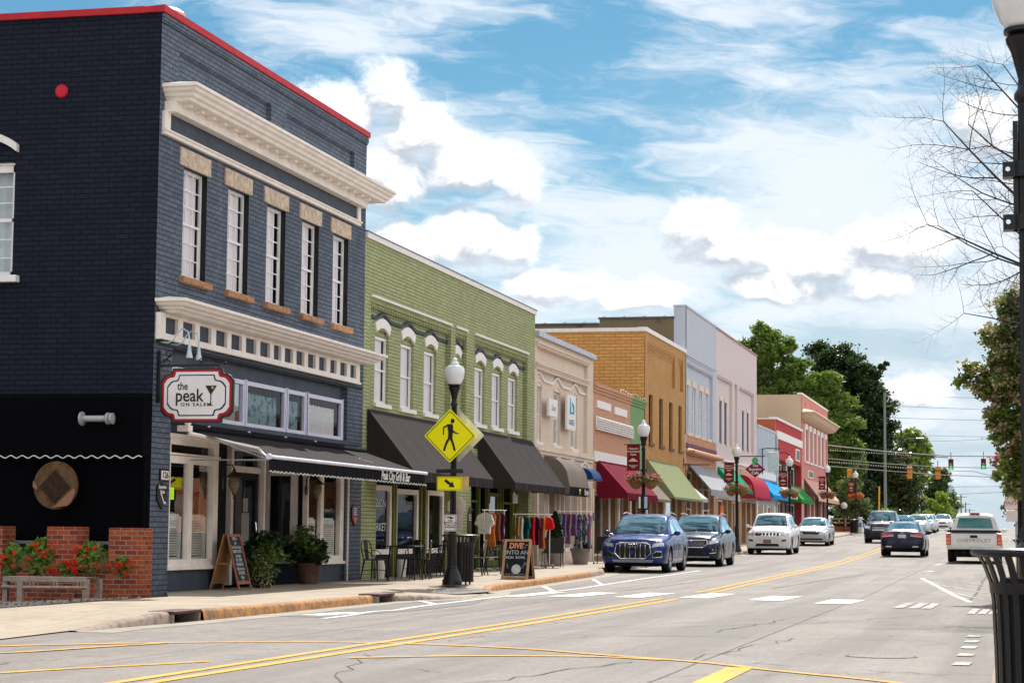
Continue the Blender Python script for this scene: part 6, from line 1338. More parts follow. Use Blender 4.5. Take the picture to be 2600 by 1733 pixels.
# ------------------------------------------------------------------ crosswalk signs on the first lamp
FY = mat('fluorescent_yellow', (.98, .92, .0), .5, var=.03, emit=(.9, .85, 0), es=.0)
def rrect(cx, cz, w, h, r, n=5, rot=0):
    pts = []
    for sx, sz, a0 in ((1, -1, -pi/2), (1, 1, 0), (-1, 1, pi/2), (-1, -1, pi)):
        for i in range(n+1):
            a = a0+pi/2*i/n; pts.append((sx*(w-r)+r*cos(a), sz*(h-r)+r*sin(a)))
    c, s = cos(rot), sin(rot); return [(cx+p[0]*c-p[1]*s, cz+p[0]*s+p[1]*c) for p in pts]
def xsigns():
    px, y = -11.08, 40.42; cz = 3.12
    t = thing('crosswalk_sign', 'yellow diamond pedestrian crossing sign on the first street lamp', 'sign', (px, y, cz))
    MB().prism(rrect(px, cz, .385, .385, .04, rot=pi/4), 1, y-.004, y+.004).build('panel', FY, t)
    mb = MB(); a = rrect(px, cz, .358, .358, .03, rot=pi/4); b = rrect(px, cz, .345, .345, .025, rot=pi/4)
    n = len(a); mb.add([(p[0], y-.0075, p[1]) for p in a]+[(p[0], y-.0075, p[1]) for p in b], [(i, (i+1) % n, n+(i+1) % n, n+i) for i in range(n)]); mb.build('border', M_LETB, t)
    mb = MB(); F = lambda pts: mb.prism([(px+p[0], cz+p[1]) for p in pts], 1, y-.0105, y-.0065)
    F([(.05+.042*cos(k*pi/8), .30+.046*sin(k*pi/8)) for k in range(16)])
    F([(-.02, .235), (.045, .245), (.065, .19), (.06, .05), (.05, -.055), (-.045, -.055), (-.035, .05), (-.045, .12), (-.06, .19)])
    F([(-.02, .235), (-.06, .19), (-.125, .155), (-.125, .02), (-.145, .02), (-.15, .175), (-.14, .18), (-.05, .235)])
    F([(.055, .2), (.06, .12), (.115, .075), (.18, .05), (.18, .035), (.105, .045), (.06, .07), (.05, .07)])
    F([(-.045, -.055), (.015, -.055), (-.02, -.1), (-.07, -.2), (-.10, -.31), (-.145, -.295), (-.115, -.2), (-.075, -.09)])
    F([(-.01, -.055), (.05, -.055), (.08, -.13), (.10, -.2), (.125, -.295), (.08, -.305), (.06, -.22), (.03, -.13)])
    mb.build('walking_figure', M_LETB, t)
    mb = MB(); mb.prism([(-.005+px, cz+.44), (px+.005, cz+.44), (px+.005, cz+.43), (px-.005, cz+.43)], 1, y-.01, y-.004); mb.box(px-.03, px+.03, y+.005, 40.55, cz-.2, cz-.16); mb.box(px-.03, px+.03, y+.005, 40.55, cz+.16, cz+.2); mb.build('bolt', M_GALV, t)
    t = thing('opposite_diamond_sign', 'silver back of the opposite diamond sign, showing behind the yellow diamond', 'sign', (px, 40.9, cz)); MB().prism(rrect(px+.09, cz+.02, .385, .385, .04, rot=pi/4), 1, 40.72, 40.73).build('panel', mat('brushed_aluminium', (.62, .60, .60), .4, .3), t)
    t = thing('arrow_plate', 'yellow plate with a black arrow pointing down right, under the diamond sign', 'sign', (px, y, 2.16)); MB().prism(rrect(px-.0, 2.16, .262, .142, .03), 1, y-.004, y+.004).build('panel', FY, t)
    mb = MB(); a = rrect(px, 2.16, .247, .127, .025); b = rrect(px, 2.16, .239, .119, .022); n = len(a); mb.add([(p[0], y-.0075, p[1]) for p in a]+[(p[0], y-.0075, p[1]) for p in b], [(i, (i+1) % n, n+(i+1) % n, n+i) for i in range(n)]); mb.build('border', M_LETB, t)
    mb = MB(); c, s = cos(radians(-35)), sin(radians(-35)); pts = [(-.12, .028), (.02, .028), (.02, .07), (.125, 0), (.02, -.07), (.02, -.028), (-.12, -.028)]
    mb.prism([(px+.005+p[0]*c-p[1]*s, 2.16+p[0]*s+p[1]*c) for p in pts], 1, y-.0105, y-.0065); mb.build('arrow', M_LETB, t)
    t = thing('opposite_small_plate', 'plain back of a second plate, just right of the yellow arrow plate', 'sign', (px, 40.75, 2.16)); MB().prism(rrect(px+.06, 2.17, .262, .142, .03), 1, 40.72, 40.73).build('panel', mat('beige_plate', (.5, .36, .24), .6), t)
    t = thing('flashing_beacon_bar', 'black horizontal beacon bar between the diamond and the arrow plate', 'beacon', (px, 40.45, 2.41)); MB().bbox(px-.28, px+.28, 40.40, 40.48, 2.37, 2.455, .01).build('housing', M_BLACK, t); MB().box(px-.26, px-.1, 40.392, 40.40, 2.385, 2.44).build('lens', mat('dark_amber_lens', (.03, .02, .02), .2), t); MB().box(px+.1, px+.26, 40.392, 40.40, 2.385, 2.44).build('lens', mat('dark_amber_lens', (.03, .02, .02), .2), t)
    t = thing('push_button_sign', 'small white push button sign on the lamp post above the bin', 'sign', (px, 40.45, 1.38)); MB().prism(rrect(px+.02, 1.375, .125, .165, .02), 1, 40.44, 40.447).build('panel', M_WHITE, t)
    mb = MB(); a = rrect(px+.02, 1.375, .112, .152, .02); b = rrect(px+.02, 1.375, .104, .144, .018); n = len(a); mb.add([(p[0], 40.438, p[1]) for p in a]+[(p[0], 40.438, p[1]) for p in b], [(i, (i+1) % n, n+(i+1) % n, n+i) for i in range(n)])
    mb.prism([(px-.06, 1.49), (px+.03, 1.50), (px+.10, 1.475), (px+.03, 1.45), (px-.0, 1.475), (px-.06, 1.475)], 1, 40.434, 40.438); mb.build('symbol', M_LETB, t)
    text_part('PUSH\nBUTTON TO\nTURN ON\nWARNING', 'lettering', M_LETB, t, (px+.02, 40.437, 1.35), (1, 0, 0), (0, 0, 1), .046, .002, bold=.001)
    t = thing('octagon_sign_back', 'beige back of an eight-sided sign behind the lamp post, above the push button sign', 'sign', (px, 40.9, 1.7)); MB().prism([(px+.03+.2*cos(pi/8+k*pi/4), 1.71+.21*sin(pi/8+k*pi/4)) for k in range(8)], 1, 40.86, 40.87).build('panel', mat('pinkish_plate', (.48, .40, .38), .6), t)
    MB().prism(rrect(px+.06, 1.41, .125, .165, .02), 1, 40.74, 40.747).build('panel', mat('pinkish_plate', (.48, .40, .38), .6), t)
xsigns()

# ================================================================== LITTER BINS
def bin_proto():
    t = thing('litter_bin', 'x', 'litter bin', (0, 0, 0), 'black slatted litter bins')
    n = 26; prof = [(.265, .05), (.275, .5), (.285, .74), (.30, .84), (.33, .92), (.365, .985)]
    mb = MB(); 
    for k in range(n):
        a = 2*pi*k/n; hw = .019; vs = []
        for (r, z) in prof:
            for s in (-1, 1):
                for q in (0, .008): vs.append(((r-q)*cos(a)-s*hw*sin(a), (r-q)*sin(a)+s*hw*cos(a), z))
        m = len(prof); fs = []
        for i in range(m-1):
            b = i*4; fs += [(b, b+2, b+6, b+4), (b+1, b+5, b+7, b+3), (b, b+4, b+5, b+1), (b+2, b+3, b+7, b+6)]
        mb.add(vs, fs)
    mb.build('slats', M_CAST, t, world=False)
    mb = MB(); mb.tube([(.372*cos(2*pi*k/40), .372*sin(2*pi*k/40), .99) for k in range(40)], .021, 8, closed=True); mb.build('rim', M_CAST, t, world=False, smooth=True)
    mb = MB(); mb.lathe([(.288, .78), (.294, .78), (.300, .835), (.292, .835)], (0, 0, 0), 40, cap=False); mb.lathe([(.262, .05), (.275, .05), (.275, .10), (.265, .10)], (0, 0, 0), 40, cap=False); mb.build('band', M_CAST, t, world=False, smooth=True)
    mb = MB(); mb.lathe([(.001, .06), (.235, .06), (.245, .86), (.23, .86), (.225, .08)], (0, 0, 0), 30, cap=False); mb.build('liner', mat('black_plastic', (.02, .018, .02), .5), t, world=False, smooth=True)
    mb = MB(); 
    for k in range(4): a = pi/4+pi/2*k; mb.lathe([(.02, 0), (.02, .06)], (.22*cos(a), .22*sin(a), 0), 8)
    mb.build('foot', M_CAST, t, world=False)
    return t
BP = bin_proto(); BP.location = (-11.08, 41.35, .13); BP['label'] = 'black slatted litter bin behind the crosswalk sign lamp'
dup(BP, (.155, 11.15, .13), label='large near slatted litter bin cut by the right edge of the photo'); dup(BP, (.30, 45.6, .14), label='slatted litter bin whose rim shows just above the near bin'); dup(BP, (-11.3, 150.5, gz(150)+.13), label='litter bin under the farthest left street lamp')
t = thing('newspaper_box', 'small white box beside the far litter bin', 'newspaper box', (-10.9, 151, gz(151))); MB().bbox(-11.0, -10.72, 150.8, 151.2, gz(151)+.13, gz(151)+1.3, .02).build('box', M_WHITE, t); MB().box(-10.95, -10.77, 150.78, 150.8, gz(151)+.6, gz(151)+.9).build('window', mat('blue_panel', (.1, .2, .5), .5), t)

# ================================================================== SANDWICH BOARDS
CHALK = mat('chalkboard', (.012, .013, .018), .6, var=.3, vs=6)
def board1():
    t = thing('sandwich_board', 'wooden framed chalkboard with rows of writing, standing outside the near shop window', 'sandwich board', (-13.74, 35.3, .13))
    y0, y1, ax, z0, z1 = 35.02, 35.66, -13.74, .13, 1.12; fx, bx = -13.47, -14.0
    def slab(a, b, name, m, off=0, za=0, zb=1, xt=.012):     # quad slab between fractions along height, full y range a..b
        pass
    def P(side, f, off=0): xb = fx if side > 0 else bx; return (xb+(ax+(.015 if side > 0 else -.015)-xb)*f+side*off, z0+(z1-z0)*f)
    for side, m in ((1, mat('red_brown_frame', (.34, .11, .05), .55, var=.15)), (-1, M_WOOD)):
        mb = MB()
        def bar(f0, f1, ya, yb, th=.022):
            p, q = P(side, f0), P(side, f1); p2, q2 = P(side, f0, th), P(side, f1, th)
            mb.prism([(p[0], p[1]), (q[0], q[1]), (q2[0], q2[1]), (p2[0], p2[1])], 1, ya, yb)
        bar(0, 1, y0, y0+.045); bar(0, 1, y1-.045, y1); bar(.95, 1, y0+.045, y1-.045); bar(.10, .155, y0+.045, y1-.045); mb.build('frame', m, t)
        mb = MB(); bar(.155, .95, y0+.045, y1-.045, .01); mb.build('panel', CHALK if side > 0 else M_WOOD, t)
    MB().box(bx+.12, fx-.12, y0+.02, y0+.035, .58, .60).build('brace', M_WOOD, t)
    r = Vector((0, 1, 0)); u = Vector((P(1, 1)[0]-P(1, 0)[0], 0, P(1, 1)[1]-P(1, 0)[1])).normalized()
    p, q = P(1, .53, .012); text_part('OPEN at\n5pm\nFried Green Toms\nSHRIMP & GRITS\ncrab cakes\nNO COVER\nWEDNESDAY\nhalf price wine\nLIVE MUSIC\nFriday\n& Sat', 'chalk_writing', mat('chalk', (.55, .58, .60), .9), t, (p+.003, 35.34, q), r, u, .083, .002, bold=.0012, sx=.72)
board1()
def board2():
    t = thing('sandwich_board', 'pale wood chalkboard reading dive into an acai bowl, in front of the second charcoal awning', 'sandwich board', (-11.03, 46.2, .13))
    W = mat('pale_pine_frame', (.52, .30, .16), .6, var=.15, vs=9); R = Vector((.985, -.17, 0)).normalized(); Cc = Vector((-11.04, 45.92, .13))
    def face(s, m, name, isfront):
        base = Cc + Vector((0, 0 if s > 0 else .75, 0)); top = Cc + Vector((0, .36, .90)); U = (top-base).normalized(); N_ = R.cross(U); H = (top-base).length
        def slab(u0, u1, v0, v1, n0, n1):
            mb = MB(); c = [base+R*a+U*b+N_*d for d in (n0, n1) for a, b in ((u0, v0), (u1, v0), (u1, v1), (u0, v1))]
            return mb.add(c, [(0, 1, 2, 3), (7, 6, 5, 4), (0, 4, 5, 1), (1, 5, 6, 2), (2, 6, 7, 3), (3, 7, 4, 0)])
        mb = MB()
        for a in (slab(-.33, -.275, 0, H, 0, .025), slab(.275, .33, 0, H, 0, .025), slab(-.275, .275, H-.05, H, 0, .025), slab(-.275, .275, .03, .09, 0, .025)): mb.add(a.v, a.f)
        mb.build('frame', W, t); slab(-.275, .275, .09, H-.05, .005, .015).build('panel', CHALK, t)
        return base, U, N_, H
    base, U, N_, H = face(1, None, '', True); face(-1, None, '', False)
    O = lambda u, v: base+R*u+U*v+N_*.019 if N_.y < 0 else base+R*u+U*v-N_*.004
    OR = mat('orange_chalk', (.85, .30, .18), .9); text_part('DIVE', 'chalk_writing', OR, t, O(-.03, H-.16), R, U, .19, .003, bold=.006, sx=.85)
    CH = mat('chalk', (.55, .58, .60), .9); text_part('INTO AN', 'chalk_writing', CH, t, O(0, H-.32), R, U, .145, .003, sx=.95); text_part('ACAI  BOWL', 'chalk_writing', CH, t, O(-.02, H-.44), R, U, .085, .003, bold=.001)
    def disc(u, v, r, m, lift): mb = MB(); c = O(u, v)-(U.cross(R)*-lift); n = 24; mb.add([c+R*r*cos(2*pi*k/n)+U*r*sin(2*pi*k/n)-Vector((0, lift, 0)) for k in range(n)], [tuple(range(n))]); return mb.build('bowl_drawing', m, t)
    disc(.02, .25, .115, CH, .001); disc(.02, .25, .098, mat('peach_chalk', (.70, .45, .38), .9), .002); disc(.045, .245, .07, mat('blue_chalk', (.08, .32, .50), .9), .003)
    mb = MB()
    for k in range(20): a = O(-.25+k*.025, .13+.008*sin(k*1.3)); b = O(-.25+(k+1)*.025, .13+.008*sin((k+1)*1.3)); mb.tube([a, b], .003, 4)
    for (u, v) in ((.12, H-.12), (.2, H-.14), (.15, H-.2), (.2, .40), (.22, .36)): mb.tube([O(u, v), O(u+.03, v+.012), O(u+.05, v)], .006, 4)
    mb.tube([O(-.2, .38), O(-.22, .33), O(-.17, .27)], .004, 4); mb.tube([O(.2, .38), O(.2, .33), O(.15, .27)], .004, 4); mb.build('chalk_doodles', CH, t)
board2()

# ================================================================== CAFE CHAIRS, TABLES, PLANTERS, CLOTHES RACKS
GUN = mat('gunmetal_paint', (.014, .013, .014), .4, 0, var=.3, vs=12); TAN = mat('bronze_metal_splat', (.16, .09, .055), .4, .4)
def chair_proto(splat, name='metal_cafe_chair'):
    t = thing(name, 'x', 'chair', (0, 0, 0), 'metal cafe chairs outside the green building')
    MB().bbox(-.19, .19, -.19, .19, .44, .465, .012).build('seat', GUN, t, world=False)
    for sx in (-1, 1):
        for sy in (-1, 1):
            mb = MB(); mb.tube([(sx*.16, sy*.16, .44), (sx*.19, sy*.19, .22), (sx*.225, sy*.225, 0)], [.024, .017, .012], 6); mb.build('leg', GUN, t, world=False)
    mb = MB(); mb.tube([(-.17, .17, .45), (-.2, .21, .65), (-.19, .23, .78), (-.12, .24, .85), (0, .245, .87), (.12, .24, .85), (.19, .23, .78), (.2, .21, .65), (.17, .17, .45)], .012, 6); mb.tube([(-.2, .21, .66), (-.2, .05, .64), (-.18, -.1, .52), (-.17, -.14, .45)], .010, 5); mb.tube([(.2, .21, .66), (.2, .05, .64), (.18, -.1, .52), (.17, -.14, .45)], .010, 5); mb.build('back_hoop', GUN, t, world=False)
    mb = MB(); mb.add([(-.06, .185, .46), (.06, .185, .46), (.075, .238, .86), (-.075, .238, .86), (-.06, .195, .46), (.06, .195, .46), (.075, .248, .86), (-.075, .248, .86)], [(0, 1, 2, 3), (7, 6, 5, 4), (0, 4, 5, 1), (1, 5, 6, 2), (2, 6, 7, 3), (3, 7, 4, 0)]); mb.build('splat', splat, t, world=False)
    mb = MB(); 
    for sx in (-1, 1): mb.tube([(sx*.19, -.19, .22), (0, 0, .25), (-sx*.19, .19, .22)], .008, 5)
    mb.build('stretcher', GUN, t, world=False)
    return t
c0 = chair_proto(GUN); c0.location = (-13.42, 42.95, .13); c0.rotation_euler = (0, 0, radians(75)); c0['label'] = 'black metal chair nearest the corner building, left of the cafe table'
dup(c0, (-13.35, 45.7, .13), radians(0), 'black metal chair behind the near cafe table, back towards the windows')
c1 = chair_proto(TAN); c1.location = (-13.0, 45.05, .13); c1.rotation_euler = (0, 0, radians(-80)); c1['label'] = 'metal chair with bronze back splat, right of the near cafe table'
dup(c0, (-13.35, 47.4, .13), radians(-60), 'dim black metal chair just left of the litter bin, against the wall')
dup(c1, (-12.55, 48.3, .13), radians(-95), 'metal chair with bronze splat just right of the litter bin'); dup(c1, (-12.45, 49.5, .13), radians(-70), 'metal chair nearest the chalkboard easel, turned to the street')
def table_proto():
    t = thing('metal_cafe_table', 'x', 'table', (0, 0, 0), 'square metal cafe tables'); MB().bbox(-.33, .33, -.33, .33, .73, .755, .01).build('tabletop', GUN, t, world=False)
    for sx in (-1, 1):
        for sy in (-1, 1): MB().tube([(sx*.26, sy*.26, .73), (sx*.31, sy*.31, 0)], [.022, .013], 6).build('leg', GUN, t, world=False)
    return t
t0 = table_proto(); t0.location = (-13.02, 43.9, .13); t0['label'] = 'square black metal cafe table between the two near chairs'
dup(t0, (-12.95, 47.6, .13), label='square black metal cafe table half hidden behind the litter bin')
for (x, y, lab) in ((-13.9, 44.9, 'white pail under the windows behind the near cafe table'), (-13.85, 46.4, 'white pail behind the bronze-backed chair')):
    t = thing('white_pail', lab, 'pail', (x, y, .13), 'white pails by the green shopfront'); MB().lathe([(.001, 0), (.10, 0), (.13, .42), (.115, .42), (.10, .05)], (x, y, .13), 14, cap=False).build('body', M_WHITE, t)
def plant_pot(x, y, z, r, h, lab, m, fol, name='potted_shrub', pet=None):
    t = thing(name, lab, 'potted plant', (x, y, z)); MB().lathe([(.001, 0), (r*.7, 0), (r*.92, h*.85), (r, h*.86), (r, h), (r*.86, h), (r*.84, h*.9), (.001, h*.9)], (x, y, z), 24, cap=False).build('pot', m, t, smooth=True)
    for i, (c, rad, n, s) in enumerate(fol):
        mb = MB()
        for k in range(16):
            v = Vector((random.gauss(0, 1), random.gauss(0, 1), random.gauss(0, 1))).normalized()*random.uniform(.35, .95); q = random.uniform(.22, .5); leafmass((x+c[0]+v.x*rad[0], y+c[1]+v.y*rad[1], z+c[2]+v.z*rad[2]), (rad[0]*q, rad[1]*q, rad[2]*q), int(n*q*.2), s, 2.4, 0, mb)
        mb.build('foliage', LEAF_D if i == 0 else LEAF_M, t)
    if pet:
        mb = MB(); mb.nofix = True
        for _ in range(pet[1]): leaf(mb, (x+random.gauss(pet[2], .11), y-random.uniform(.1, .35), z+random.uniform(*pet[3])), .03, 1.3)
        tag(mb.build('blooms', pet[0], t), kind='stuff')
    return t
DP = mat('dark_glazed_pot', (.03, .02, .018), .35)
plant_pot(-13.66, 36.75, .13, .22, .32, 'leafy potted plant with trailing cream blooms beside the chalkboard with rows of writing', DP, [((0, 0, .72), (.34, .3, .34), 1100, .05), ((.06, -.05, .62), (.36, .3, .40), 420, .055), ((.05, -.2, .35), (.2, .12, .26), 200, .04)], pet=(PETAL_C, 420, .08, (.02, .62)))
plant_pot(-13.78, 39.7, .13, .27, .42, 'large dark leafy potted plant under the retractable awning', mat('terracotta_dark', (.12, .06, .045), .6, var=.3), [((-.05, 0, .70), (.50, .36, .32), 2000, .05), ((0, -.05, .68), (.52, .36, .36), 420, .055), ((-.1, 0, 1.0), (.3, .2, .2), 160, .045)])
GP = mat('grey_stone_pot', (.32, .27, .23), .8, var=.12)
t = thing('clipped_cypress', 'dark clipped evergreen cone in a grey pot between the clothes racks', 'potted plant', (-13.25, 60.2, .22)); x, y, z = -13.25, 60.2, .23
MB().lathe([(.001, 0), (.20, 0), (.27, .42), (.30, .43), (.30, .5), (.25, .5), (.24, .45), (.001, .45)], (x, y, z), 24, cap=False).build('pot', GP, t, smooth=True)
mb = MB(); mb.nofix = True
for _ in range(4200):
    h = random.random(); r = .27*(1-max(0, h-.25)/.75)**.6*(.75+.25*min(1, h*4)) if h < .98 else .03; a = random.uniform(0, 2*pi); rr = r*random.uniform(.8, 1.05); leaf(mb, (x+rr*cos(a), y+rr*sin(a), z+.42+h*1.18), .035, 1.8)
mb.build('foliage', LEAF_D, t); MB().lathe([(.03, .4), (.18, .5), (.19, .9), (.10, 1.4), (.001, 1.52)], (x, y, z), 10).build('stem', M_DARK, t)
plant_pot(-13.15, 63.4, gz(63)+.13, .32, .48, 'wide grey pot with low dark planting right of the evergreen cone', GP, [((0, 0, .55), (.36, .3, .14), 500, .06)])
def rack(name_lab, cx, cy, z, L, ang, H, items, wheels=True):
    t = thing('clothes_rack', name_lab, 'clothes rack', (cx, cy, z)); c, s = cos(ang), sin(ang); P = lambda u, v, h: (cx+u*c-v*s, cy+u*s+v*c, z+h)
    MB().tube([P(-L/2-.08, 0, H), P(L/2+.08, 0, H)], .014, 6).build('rail', M_WHITE, t)
    for e in (-L/2, L/2):
        MB().tube([P(e, 0, .1), P(e, 0, H)], .014, 6).build('upright', M_WHITE, t); MB().tube([P(e, -.25, .1), P(e, .25, .1)], .02, 6).build('foot', M_WHITE, t)
        mb = MB()
        for v in (-.23, .23): mb.lathe([(.001, -.015), (.04, -.015), (.04, .015), (.001, .015)], P(e, v, .045), 10, 'x')
        mb.build('castor', M_BLACK, t)
    for (u, col, kind, ln, wd, lab) in items:
        g = thing('garment_'+kind if False else kind, lab, kind.replace('_', ' '), P(u, 0, H), 'clothes hanging on the racks')
        tw = random.uniform(-.15, .15); A = ang+pi/2+tw; ca, sa = cos(A), sin(A); Q = lambda a, h, d=0: (P(u, 0, 0)[0]+a*ca-d*sa, P(u, 0, 0)[1]+a*sa+d*ca, z+H+h)
        MB().tube([Q(0, .0), Q(0, -.05), Q(-wd*.42, -.10), Q(wd*.42, -.10), Q(0, -.05)], .006, 4).build('hanger', M_WOOD, g)
        if kind == 'shirt' or kind == 'blouse': o = [(-.07, -.075), (-.5, -.13), (-.72, -.36), (-.56, -.42), (-.46, -.30), (-.43, -ln), (.43, -ln), (.46, -.30), (.56, -.42), (.72, -.36), (.5, -.13), (.07, -.075), (0, -.11)]
        else: o = [(-.10, -.075), (-.44, -.13), (-.40, -.35), (-.36, -ln*.6), (-.46, -ln), (.46, -ln), (.36, -ln*.6), (.40, -.35), (.44, -.13), (.10, -.075), (0, -.13)]
        mb = MB(); n = len(o); f = [Q(a*wd, h, .025+.012*sin(a*14+h*9)) for a, h in o]; b = [Q(a*wd, h, -.025+.012*sin(a*14+h*9)) for a, h in o]
        mb.add(f+b, [tuple(range(n)), tuple(range(2*n-1, n-1, -1))]+[(i, (i+1) % n, n+(i+1) % n, n+i) for i in range(n)]); mb.build('cloth', col, g)
fb = lambda n, c, **k: mat(n, c, .9, var=.2, vs=9, **k)
WH = fb('white_cotton', (.72, .70, .70)); TE = fb('teal_cloth', (.01, .13, .11)); PU = fb('plum_cloth', (.09, .015, .05)); OR_ = fb('rust_cloth', (.50, .14, .03)); RD = fb('scarlet_cloth', (.75, .02, .03)); MU = fb('mustard_cloth', (.45, .25, .04)); NV = fb('patterned_navy_cloth', (.05, .06, .09), col2=(.38, .40, .44), thr=(.48, .52)); PK_ = fb('pink_print_cloth', (.5, .12, .2), col2=(.2, .3, .4), thr=(.48, .55)); LV = fb('lavender_cloth', (.22, .15, .32)); GR_ = fb('grey_blue_cloth', (.2, .24, .3)); BK = fb('black_cloth', (.015, .015, .02)); BR_ = fb('brown_cloth', (.2, .07, .03))
rack('white rolling clothes rack in front of the doorway, holding a white T-shirt at its end', -13.3, 53.0, .15, .75, radians(60), 1.62, [(-.36, WH, 'shirt', .62, .46, 'white T-shirt with yellow neckline at the end of the near rack'), (-.15, OR_, 'dress', .95, .4, 'rust brown garment right behind the white T-shirt'), (.05, BR_, 'dress', .8, .4, 'brown garment in the middle of the near rack'), (.22, PU, 'dress', .9, .4, 'plum garment at the far end of the near rack')])
rack('white rolling clothes rack right of the chalkboard easel with coloured tops', -13.1, 56.6, .2, 1.05, radians(38), 1.5, [(-.5, MU, 'dress', .6, .36, 'mustard top at the left end of the middle rack'), (-.38, WH, 'dress', .8, .34, 'pale garment second from the left on the middle rack'), (-.22, TE, 'shirt', .72, .5, 'teal top on the middle rack'), (-.02, RD, 'dress', .85, .38, 'red garment next to the teal top on the middle rack'), (.12, PU, 'shirt', .85, .5, 'plum top on the middle rack'), (.28, OR_, 'dress', .95, .42, 'long rust orange garment on the middle rack'), (.46, RD, 'shirt', .42, .5, 'bright scarlet top at the right end of the middle rack')])
rack('white rolling clothes rack beside the evergreen cone, full of patterned clothes', -13.25, 62.9, gz(62.9)+.13, 1.15, radians(42), 1.62, [(-.55, GR_, 'dress', .7, .42, 'grey-blue garment at the left end of the far rack'), (-.4, LV, 'dress', .8, .42, 'lavender garment on the far rack, left of the evergreen cone top'), (-.2, PK_, 'dress', 1.0, .42, 'pink printed garment on the far rack'), (-.02, LV, 'dress', .75, .42, 'second lavender garment on the far rack, right of the evergreen cone'), (.16, NV, 'dress', 1.15, .44, 'dark patterned dress in the middle of the far rack'), (.34, NV, 'shirt', .95, .5, 'dark patterned top right of the patterned dress on the far rack'), (.52, PK_, 'dress', 1.1, .42, 'pink printed garment at the right end of the far rack')])
def fchair(x, y, z, rot, lab):
    t = thing('black_patio_chair', lab, 'chair', (x, y, z), 'black patio chairs by the clothes racks', rot); MB().bbox(-.28, .28, -.25, .25, .40, .44, .01).build('seat', M_BLACK, t, world=False); MB().add([(-.28, .24, .42), (.28, .24, .42), (.28, .32, .84), (-.28, .32, .84), (-.28, .27, .42), (.28, .27, .42), (.28, .35, .84), (-.28, .35, .84)], [(0,1,2,3),(7,6,5,4),(0,4,5,1),(1,5,6,2),(2,6,7,3),(3,7,4,0)]).build('backrest', M_BLACK, t, world=False)
    for sx in (-1, 1):
        for sy in (-1, 1): MB().tube([(sx*.26, sy*.23, .42), (sx*.27, sy*.26, 0)], .011, 5).build('leg', M_BLACK, t, world=False)
    return t
fchair(-12.75, 57.6, .22, radians(200), 'black patio chair between the middle rack and the grey pot'); fchair(-12.7, 65.2, gz(65)+.13, radians(190), 'black patio chair right of the wide grey pot')
t = thing('bistro_table', 'small round glass-topped table left of the blue parked car', 'table', (-12.3, 66.4, gz(66)+.13)); MB().lathe([(.001, .74), (.36, .74), (.36, .76), (.001, .76)], (-12.3, 66.4, gz(66)+.13), 24, cap=False).build('tabletop', mat('table_glass', (.2, .25, .26), .1), t); MB().tube([(-12.3, 66.4, gz(66)+.13), (-12.3, 66.4, gz(66)+.87)], .025, 8).build('leg', M_BLACK, t)
t = thing('basket_bowl', 'brown wicker bowl on a stand between the near and middle racks', 'bowl', (-13.0, 54.8, .2)); MB().lathe([(.02, 0), (.16, .03), (.26, .13), (.25, .14), (.14, .05), (.001, .04)], (-13.0, 54.8, .88), 20, cap=False).build('bowl', mat('wicker', (.20, .09, .05), .8, vs=30, bump=.8), t); MB().tube([(-13.0, 54.8, .15), (-13.0, 54.8, .89)], .03, 8).build('stand', M_BLACK, t)
# ================================================================== VEHICLES (local axes: front towards -y, origin on the ground)
def car_paint(name, col, metal=.1, rough=.24):
    if name in _mc: return _mc[name]
    m, N, b = new_mat(name); _mc[name] = m
    tc = N.new('ShaderNodeTexCoord'); d = N.ramp(N.noise(tc.outputs['Object'], 3, 4, .6), .35, .75)
    N.link(N.mix(N.m('MULTIPLY', d, .10), col, (.35, .32, .28)), b.inputs['Base Color'])
    b.inputs['Metallic'].default_value = metal; N.link(N.m('ADD', rough, N.m('MULTIPLY', d, .08)), b.inputs['Roughness'])
    b.inputs['Coat Weight'].default_value = .28; b.inputs['Coat Roughness'].default_value = .03; b.inputs['Specular IOR Level'].default_value = .2
    return m
CARGLASS = glass_mat('car_glass', opaque=(.012, .045, .06), fres=2.6, ior=1.5)
BLKP = mat('black_plastic_trim', (.015, .015, .017), .5, var=.2); SILV = mat('silver_trim', (.45, .45, .47), .3, .6)
HEADL = mat('headlight_lens', (.45, .48, .55), .08, .6, var=.3, vs=8, coat=1); TAILR = mat('tail_light_red', (.55, .015, .02), .15, var=.2, vs=9, coat=1); TAILW = mat('reversing_lens', (.7, .55, .5), .15, coat=1); AMB = mat('amber_lens', (.8, .22, .02), .2, coat=1)
def cr(p0, p1, p2, p3, t): return tuple(.5*((2*b)+(-a+c)*t+(2*a-5*b+4*c-d)*t*t+(-a+3*b-3*c+d)*t**3) for a, b, c, d in zip(p0, p1, p2, p3))
